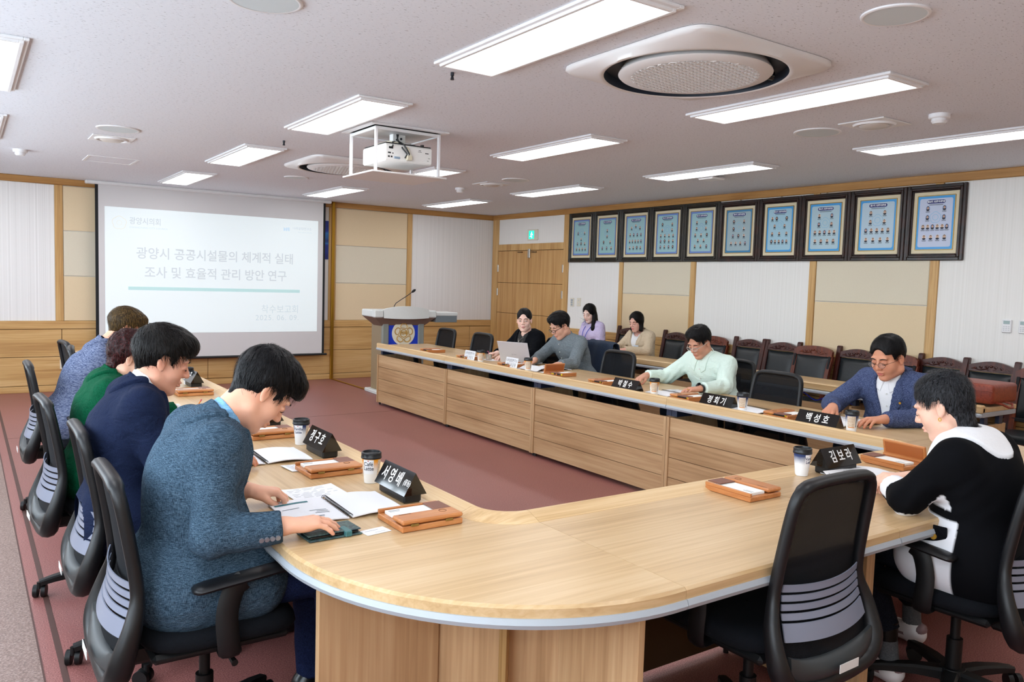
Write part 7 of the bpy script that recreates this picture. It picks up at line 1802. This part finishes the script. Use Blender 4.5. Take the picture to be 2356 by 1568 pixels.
# ---- woman in the beige blazer with a bob
J = dict(b=0.92, pf=0.0, cf=0.01, cz=0.83, neck=(0.050, 0.0, 1.020), sh=(0.158, 0.03, 0.955), eL=(0.16, 0.26, 0.79), wL=(0.40, 0.10, 0.795), eR=(0.15, -0.25, 0.79), wR=(0.40, -0.10, 0.795), bust=True, knee=(0.38, 0.545, 0.36, 0.09))
t, put, hp = person('woman in beige blazer with black bob at the back desk', (-0.62, -4.42), pi, J, C(234, 184, 168), dict(c=(0.115, 0.0, 1.125), rot=(radians(10), radians(14), 0), s=0.90, fem=True, lip=np.array(C(204, 60, 76)[:3]), neck_r=0.044), dict(style='bob', matl=m_hdk, seed=47, strands=1200, lift=0.003, h=0.007, slen=0.024), spec_h=0.0055, trousers=m_dkt2, shoes=m_shoe)
make_top(J, m_bei, t, 0.018, 0.011, 0.50, skirt=0.06, seed=81, V=(0.22, 0.085), lapel=0.05, neck_cut=0.072); make_top(J, m_wshirt, t, 0.006, 0.014, 0.55, upto=0.3, amp=0.001, name='white_top', neck_cut=0.080); collar(J, (0.115, 0, 1.125), m_bei, t, 0.074, 0.006, 0.020, -0.05, 0.055, 0.05, 'blazer_collar')
P_, U_, Wv_, L_ = frame_t(J); MB().box(-0.003, 0.003, -0.028, 0.028, -0.010, 0.010, 0.001, Matrix.Translation(tuple(P_+U_*L_*0.62+Wv_*0.155+np.array((0, 0.09, 0)))) @ Matrix.Rotation(0.35, 4, 'Z')).build('name_badge', mat('badge_blue_white', C(206, 222, 240), rough=0.3), t, None)

# ---- man in the mint shirt with clear glasses
J = dict(b=1.04, pf=-0.03, cf=0.03, cz=0.85, neck=(0.135, 0.03, 1.020), sh=(0.195, 0.085, 0.955), eL=(0.255, 0.335, 0.795), wL=(0.525, 0.335, 0.795), eR=(0.20, -0.345, 0.80), wR=(0.44, -0.365, 0.815), knee=(0.40, 0.545, 0.38, 0.11))
HD = dict(c=(0.240, 0.045, 1.125), rot=(radians(3), radians(28), 0), s=0.97, neck_r=0.056)
t, put, hp = person('man in pale mint shirt, clear glasses and black watch', (-2.36, -7.10), pi, J, C(206, 152, 126), HD, dict(style='men', matl=m_hblk, seed=52, strands=1800, lift=0.010, h=0.0055, vol=1.12), spec_h=0.0048, trousers=m_dkt2, shoes=m_shoe, hdirs=((1, -0.50, -0.10), (0.95, 0.10, -0.35)), hcurl=(0.42, 0.55))
make_top(J, m_mint, t, 0.020, 0.010, 0.50, skirt=0.08, seed=91, amp=0.004, neck_cut=0.066, name='shirt'); collar(J, HD['c'], m_mint, t, 0.067, 0.004, 0.042, 0.004, 0.014, 0.04, 'shirt_collar', 0.005); flaps(J, 0.028, m_mint, t, 0.006, 0.075, 0.105); buttons(J, 0.020, (0.84, 0.66, 0.48), m_btn, t)
glasses(t, put, mat('clear_acetate', C(196, 190, 180), rough=0.15), 0.0020, 'round', xo=0.004)
W, E = A3(J['wL']), A3(J['eL']); d = (W-E)/np.linalg.norm(W-E); ax = Vector(d); a_ = Vector((0, 0, 1)); b_ = ax.cross(a_).normalized(); c_ = Vector(W-d*0.004); mb = MB()
mb.sweep([c_+a_*0.031*cos(2*pi*k/20)+b_*0.034*sin(2*pi*k/20) for k in range(20)], [(-0.010, -0.002), (0.010, -0.002), (0.010, 0.002), (-0.010, 0.002)], tuple(ax), closed=True); WT = fix_normals(mb.build('smart_watch', m_blk, t)); MB().cyl(tuple(c_+a_*0.020+b_*0.024), tuple(c_+a_*0.028+b_*0.034), 0.022, n=22).build('watch_case', mat('black_gloss'), WT)
E_, W_r = A3(J['wL']), None
MB().lathe([(0.0105, -0.0025), (0.0115, 0), (0.0105, 0.0025)], tuple(hp[0]((0.105, 0.0105, 0.004))), 14).build('ring', m_gold, t)

# ---- man in the blue blazer and thin glasses
J = dict(b=1.12, pf=-0.03, cf=0.02, cz=0.86, neck=(0.115, 0.02, 1.040), sh=(0.205, 0.065, 0.975), eL=(0.285, 0.315, 0.800), wL=(0.565, 0.225, 0.800), eR=(0.30, -0.30, 0.805), wR=(0.515, -0.155, 0.815), belly=True, knee=(0.40, 0.545, 0.38, 0.12))
HD = dict(c=(0.215, 0.03, 1.150), rot=(radians(-5), radians(20), 0), s=1.06, wide=1.08, jowl=0.010, neck_r=0.064, lip=np.array(C(186, 92, 92)[:3]))
t, put, hp = person('man in blue checked blazer, white shirt and thin glasses', (-2.36, -8.72), pi, J, C(212, 150, 120), HD, dict(style='part', matl=m_hblk, seed=57, strands=2200, lift=0.003, h=0.0055, vol=0.95, wide=1.08), spec_h=0.0045, trousers=m_dkt2, shoes=m_shoe, hdirs=((1, -0.30, -0.04), (0.9, 0.25, -0.25)), hcurl=(0.38, 0.6), hs=1.05)
JB = make_top(J, m_blz, t, 0.020, 0.010, 0.50, skirt=0.08, seed=101, amp=0.003, V=(0.26, 0.075), lapel=0.062, neck_cut=0.074); make_top(J, m_wshirt, t, 0.007, 0.012, 0.55, upto=0.3, amp=0.0012, name='shirt', neck_cut=0.064); collar(J, HD['c'], m_blz, t, 0.084, 0.007, 0.030, -0.05, 0.055, 0.05, 'blazer_collar'); collar(J, HD['c'], m_wshirt, t, 0.075, 0.004, 0.048, 0.004, 0.016, 0.04, 'shirt_collar', 0.005); flaps(J, 0.014, m_wshirt, t, 0.006, 0.060, 0.09); fall_collar(J, m_blz, t, 0.033, 0.112)
buttons(J, 0.008, (0.80, 0.62), m_btn, t, 0.005)
glasses(t, put, mat('dark_wire', C(70, 62, 60), rough=0.3, metal=0.6), 0.0011, 'round', wide=1.06, xo=0.006)
buttons(J, 0.030, (0.70,), m_gold, t, 0.008, dy=0.095, name='lapel_pin')

# ---- woman in the black and white jacket, near right
J = dict(b=1.06, pf=-0.05, cf=-0.02, cz=0.85, neck=(0.055, 0.02, 1.030), sh=(0.175, 0.01, 0.965), eL=(0.145, 0.245, 0.805), wL=(0.285, 0.110, 0.812), eR=(0.15, -0.25, 0.81), wR=(0.29, -0.04, 0.815), belly=True, bust=True, knee=(0.40, 0.545, 0.38, 0.10), cuff=0.46)
def bw_paint(V, J):
    c = np.tile(np.array(C(9, 10, 14)), (len(V), 1)); w = np.array(C(232, 234, 240))
    x, y, z = V[:, 0], V[:, 1], V[:, 2]
    c[(x > -0.03) & (z < 0.755) & (z > 0.47) & (y > 0.02)] = w
    c[(x > 0.0) & (z < 0.87) & (z > 0.785) & (x+0.0 > (z-0.80)*0.4) & (y > 0.02) & (y < 0.235)] = w
    return c
t, put, hp = person('woman in black and white jacket with cropped hair, hands folded', (-4.40, -10.19), pi/2+0.06, J, C(238, 194, 172), dict(c=(0.120, 0.045, 1.140), rot=(radians(8), radians(22), 0), s=0.97, fem=True, wide=1.04, jowl=0.008, neck_r=0.050), dict(style='short', matl=m_hgry, seed=63, strands=5200, lift=0.006, h=0.005, vol=0.80, wide=1.02, slen=0.007, sw=0.0008, nape=0.05), spec_h=0.0042, trousers=m_dkt2, fore=(0.13, 0.13), hdirs=((0.55, -0.80, -0.12), (0.55, 0.80, 0.05)), hcurl=(0.75, 0.6), thumbs=(0.6, 0.4))
make_top(J, m_vcol, t, 0.020, 0.009, 0.475, skirt=0.14, seed=111, amp=0.0025, paint=bw_paint, cutd=0.055, neck_cut=0.064)
# broad white collar lying on the shoulders
lo, hi = bounds(J, J['neck'][2]-0.16, 0.12, False); F = Field(lo, hi, 0.0055); torso(F, J, 0.032); X, Y, Z = F.all(); nb = A3(J['neck'])
rr_ = np.sqrt((X-nb[0]+0.01)**2+(Y-nb[1])**2); m = MX([rr_-0.150-0.012*np.cos(3*np.arctan2(Y-nb[1], -(X-nb[0]+0.01))), 0.050-rr_, nb[2]-0.125-Z]); F.F = np.maximum(np.maximum(F.F, m), -(F.F+0.018)).astype(np.float32); V_, Q_ = F.mesh(); sp = Soup(); sp.put(V_, Q_); sp.build('white_collar', m_wshirt, t)
MB().box(-0.06, 0.03, -0.004, 0.004, -0.045, 0.045, 0.003, Matrix.Translation((0.060, 0.226, 0.682)) @ Matrix.Rotation(radians(-6), 4, 'X')).build('pocket_flap', m_blkc, t, None)
mb = MB(); mb.cyl((0.045, 0.229, 0.684), (0.045, 0.237, 0.684), 0.011, n=16); mb.build('gold_button', m_gold, t)
ep = put([(0.004, 0.088, -0.040)])[0]; mb = MB(); mb.tube([(ep[0]+0.005*cos(a), ep[1], ep[2]+0.006*sin(a)) for a in [2*pi*k/12 for k in range(12)]], 0.0018, 6, closed=True); mb.build('earring', m_gold, t)
# sneakers and grey socks
m_sock = noise_mat('grey_sock', [(0.3, C(66, 70, 76)), (0.7, C(92, 96, 102))], nscale=200, rough=0.95, bump=0.2, bdist=0.002); m_snk = mat('white_sneaker', C(226, 224, 226), rough=0.45); m_mauve = mat('mauve_leather', C(132, 108, 112), rough=0.5)
for s, af, yy in ((1, 0.26, 0.09), (-1, 0.38, -0.36)):
    F = Field((af-0.12, yy-0.09, 0.0), (af+0.25, yy+0.09, 0.16), 0.006); F.cone((af-0.035, yy, 0.050), (af+0.11, yy, 0.046), 0.043, 0.040, 0.02); F.cone((af+0.10, yy, 0.042), (af+0.155, yy, 0.034), 0.042, 0.034, 0.02); F.cone((af-0.025, yy, 0.05), (af-0.012, yy, 0.105), 0.042, 0.040, 0.02); Z = F.all()[2]; X = F.all()[0]
    F.F = np.maximum(F.F, np.maximum(0.003-Z, Z-0.098+0.10*np.abs(X-af+0.0)*0.3)).astype(np.float32); V_, Q_ = F.mesh(); sp = Soup(); sp.put(V_, Q_); SH = sp.build('sneaker', m_snk, t)
    for q in (-1, 1): mb = MB(); mb.slab(lambda u, v: (af-0.03+0.14*u, yy+q*(0.0425-0.010*u*u), 0.042+0.016*v*(1-u)+0.012*(u-0.3)**2), 10, 2, (0, q*0.002, 0)); fix_normals(mb.build('side_stripe', m_mauve, SH, 60))
    MB().ell((af-0.055, yy, 0.075), (0.024, 0.038, 0.026), 14, 8).build('heel_patch', m_mauve, SH)
    mb = MB()
    for k in range(5): mb.tube([(af+0.045+0.018*k, yy-0.022, 0.084-0.004*k), (af+0.052+0.018*k, yy, 0.094-0.005*k), (af+0.045+0.018*k, yy+0.022, 0.084-0.004*k)], 0.003, 5)
    mb.build('laces', m_white, SH)['kind'] = 'stuff'
    MB().cyl((af-0.015, yy, 0.075), (af-0.005, yy, 0.175), 0.040, 0.037, 20).build('sock', m_sock, t)
    leg = MB().cyl((af-0.005, yy, 0.165), (af+0.002, yy, 0.25), 0.036, 0.042, 18); leg.build('ankle', m_skin, t)
    LEG = MB(); LEG.tube([(0.38, s*0.10, 0.52), (af*0.5+0.2, (yy+s*0.10)/2, 0.37), (af+0.004, yy, 0.215)], [0.072, 0.062, 0.052], 16); LEG.build('trouser_leg', m_dkt2, t)
    LG = thing('x', '', '', (0, 0, 0)); bpy.data.objects.remove(LG)
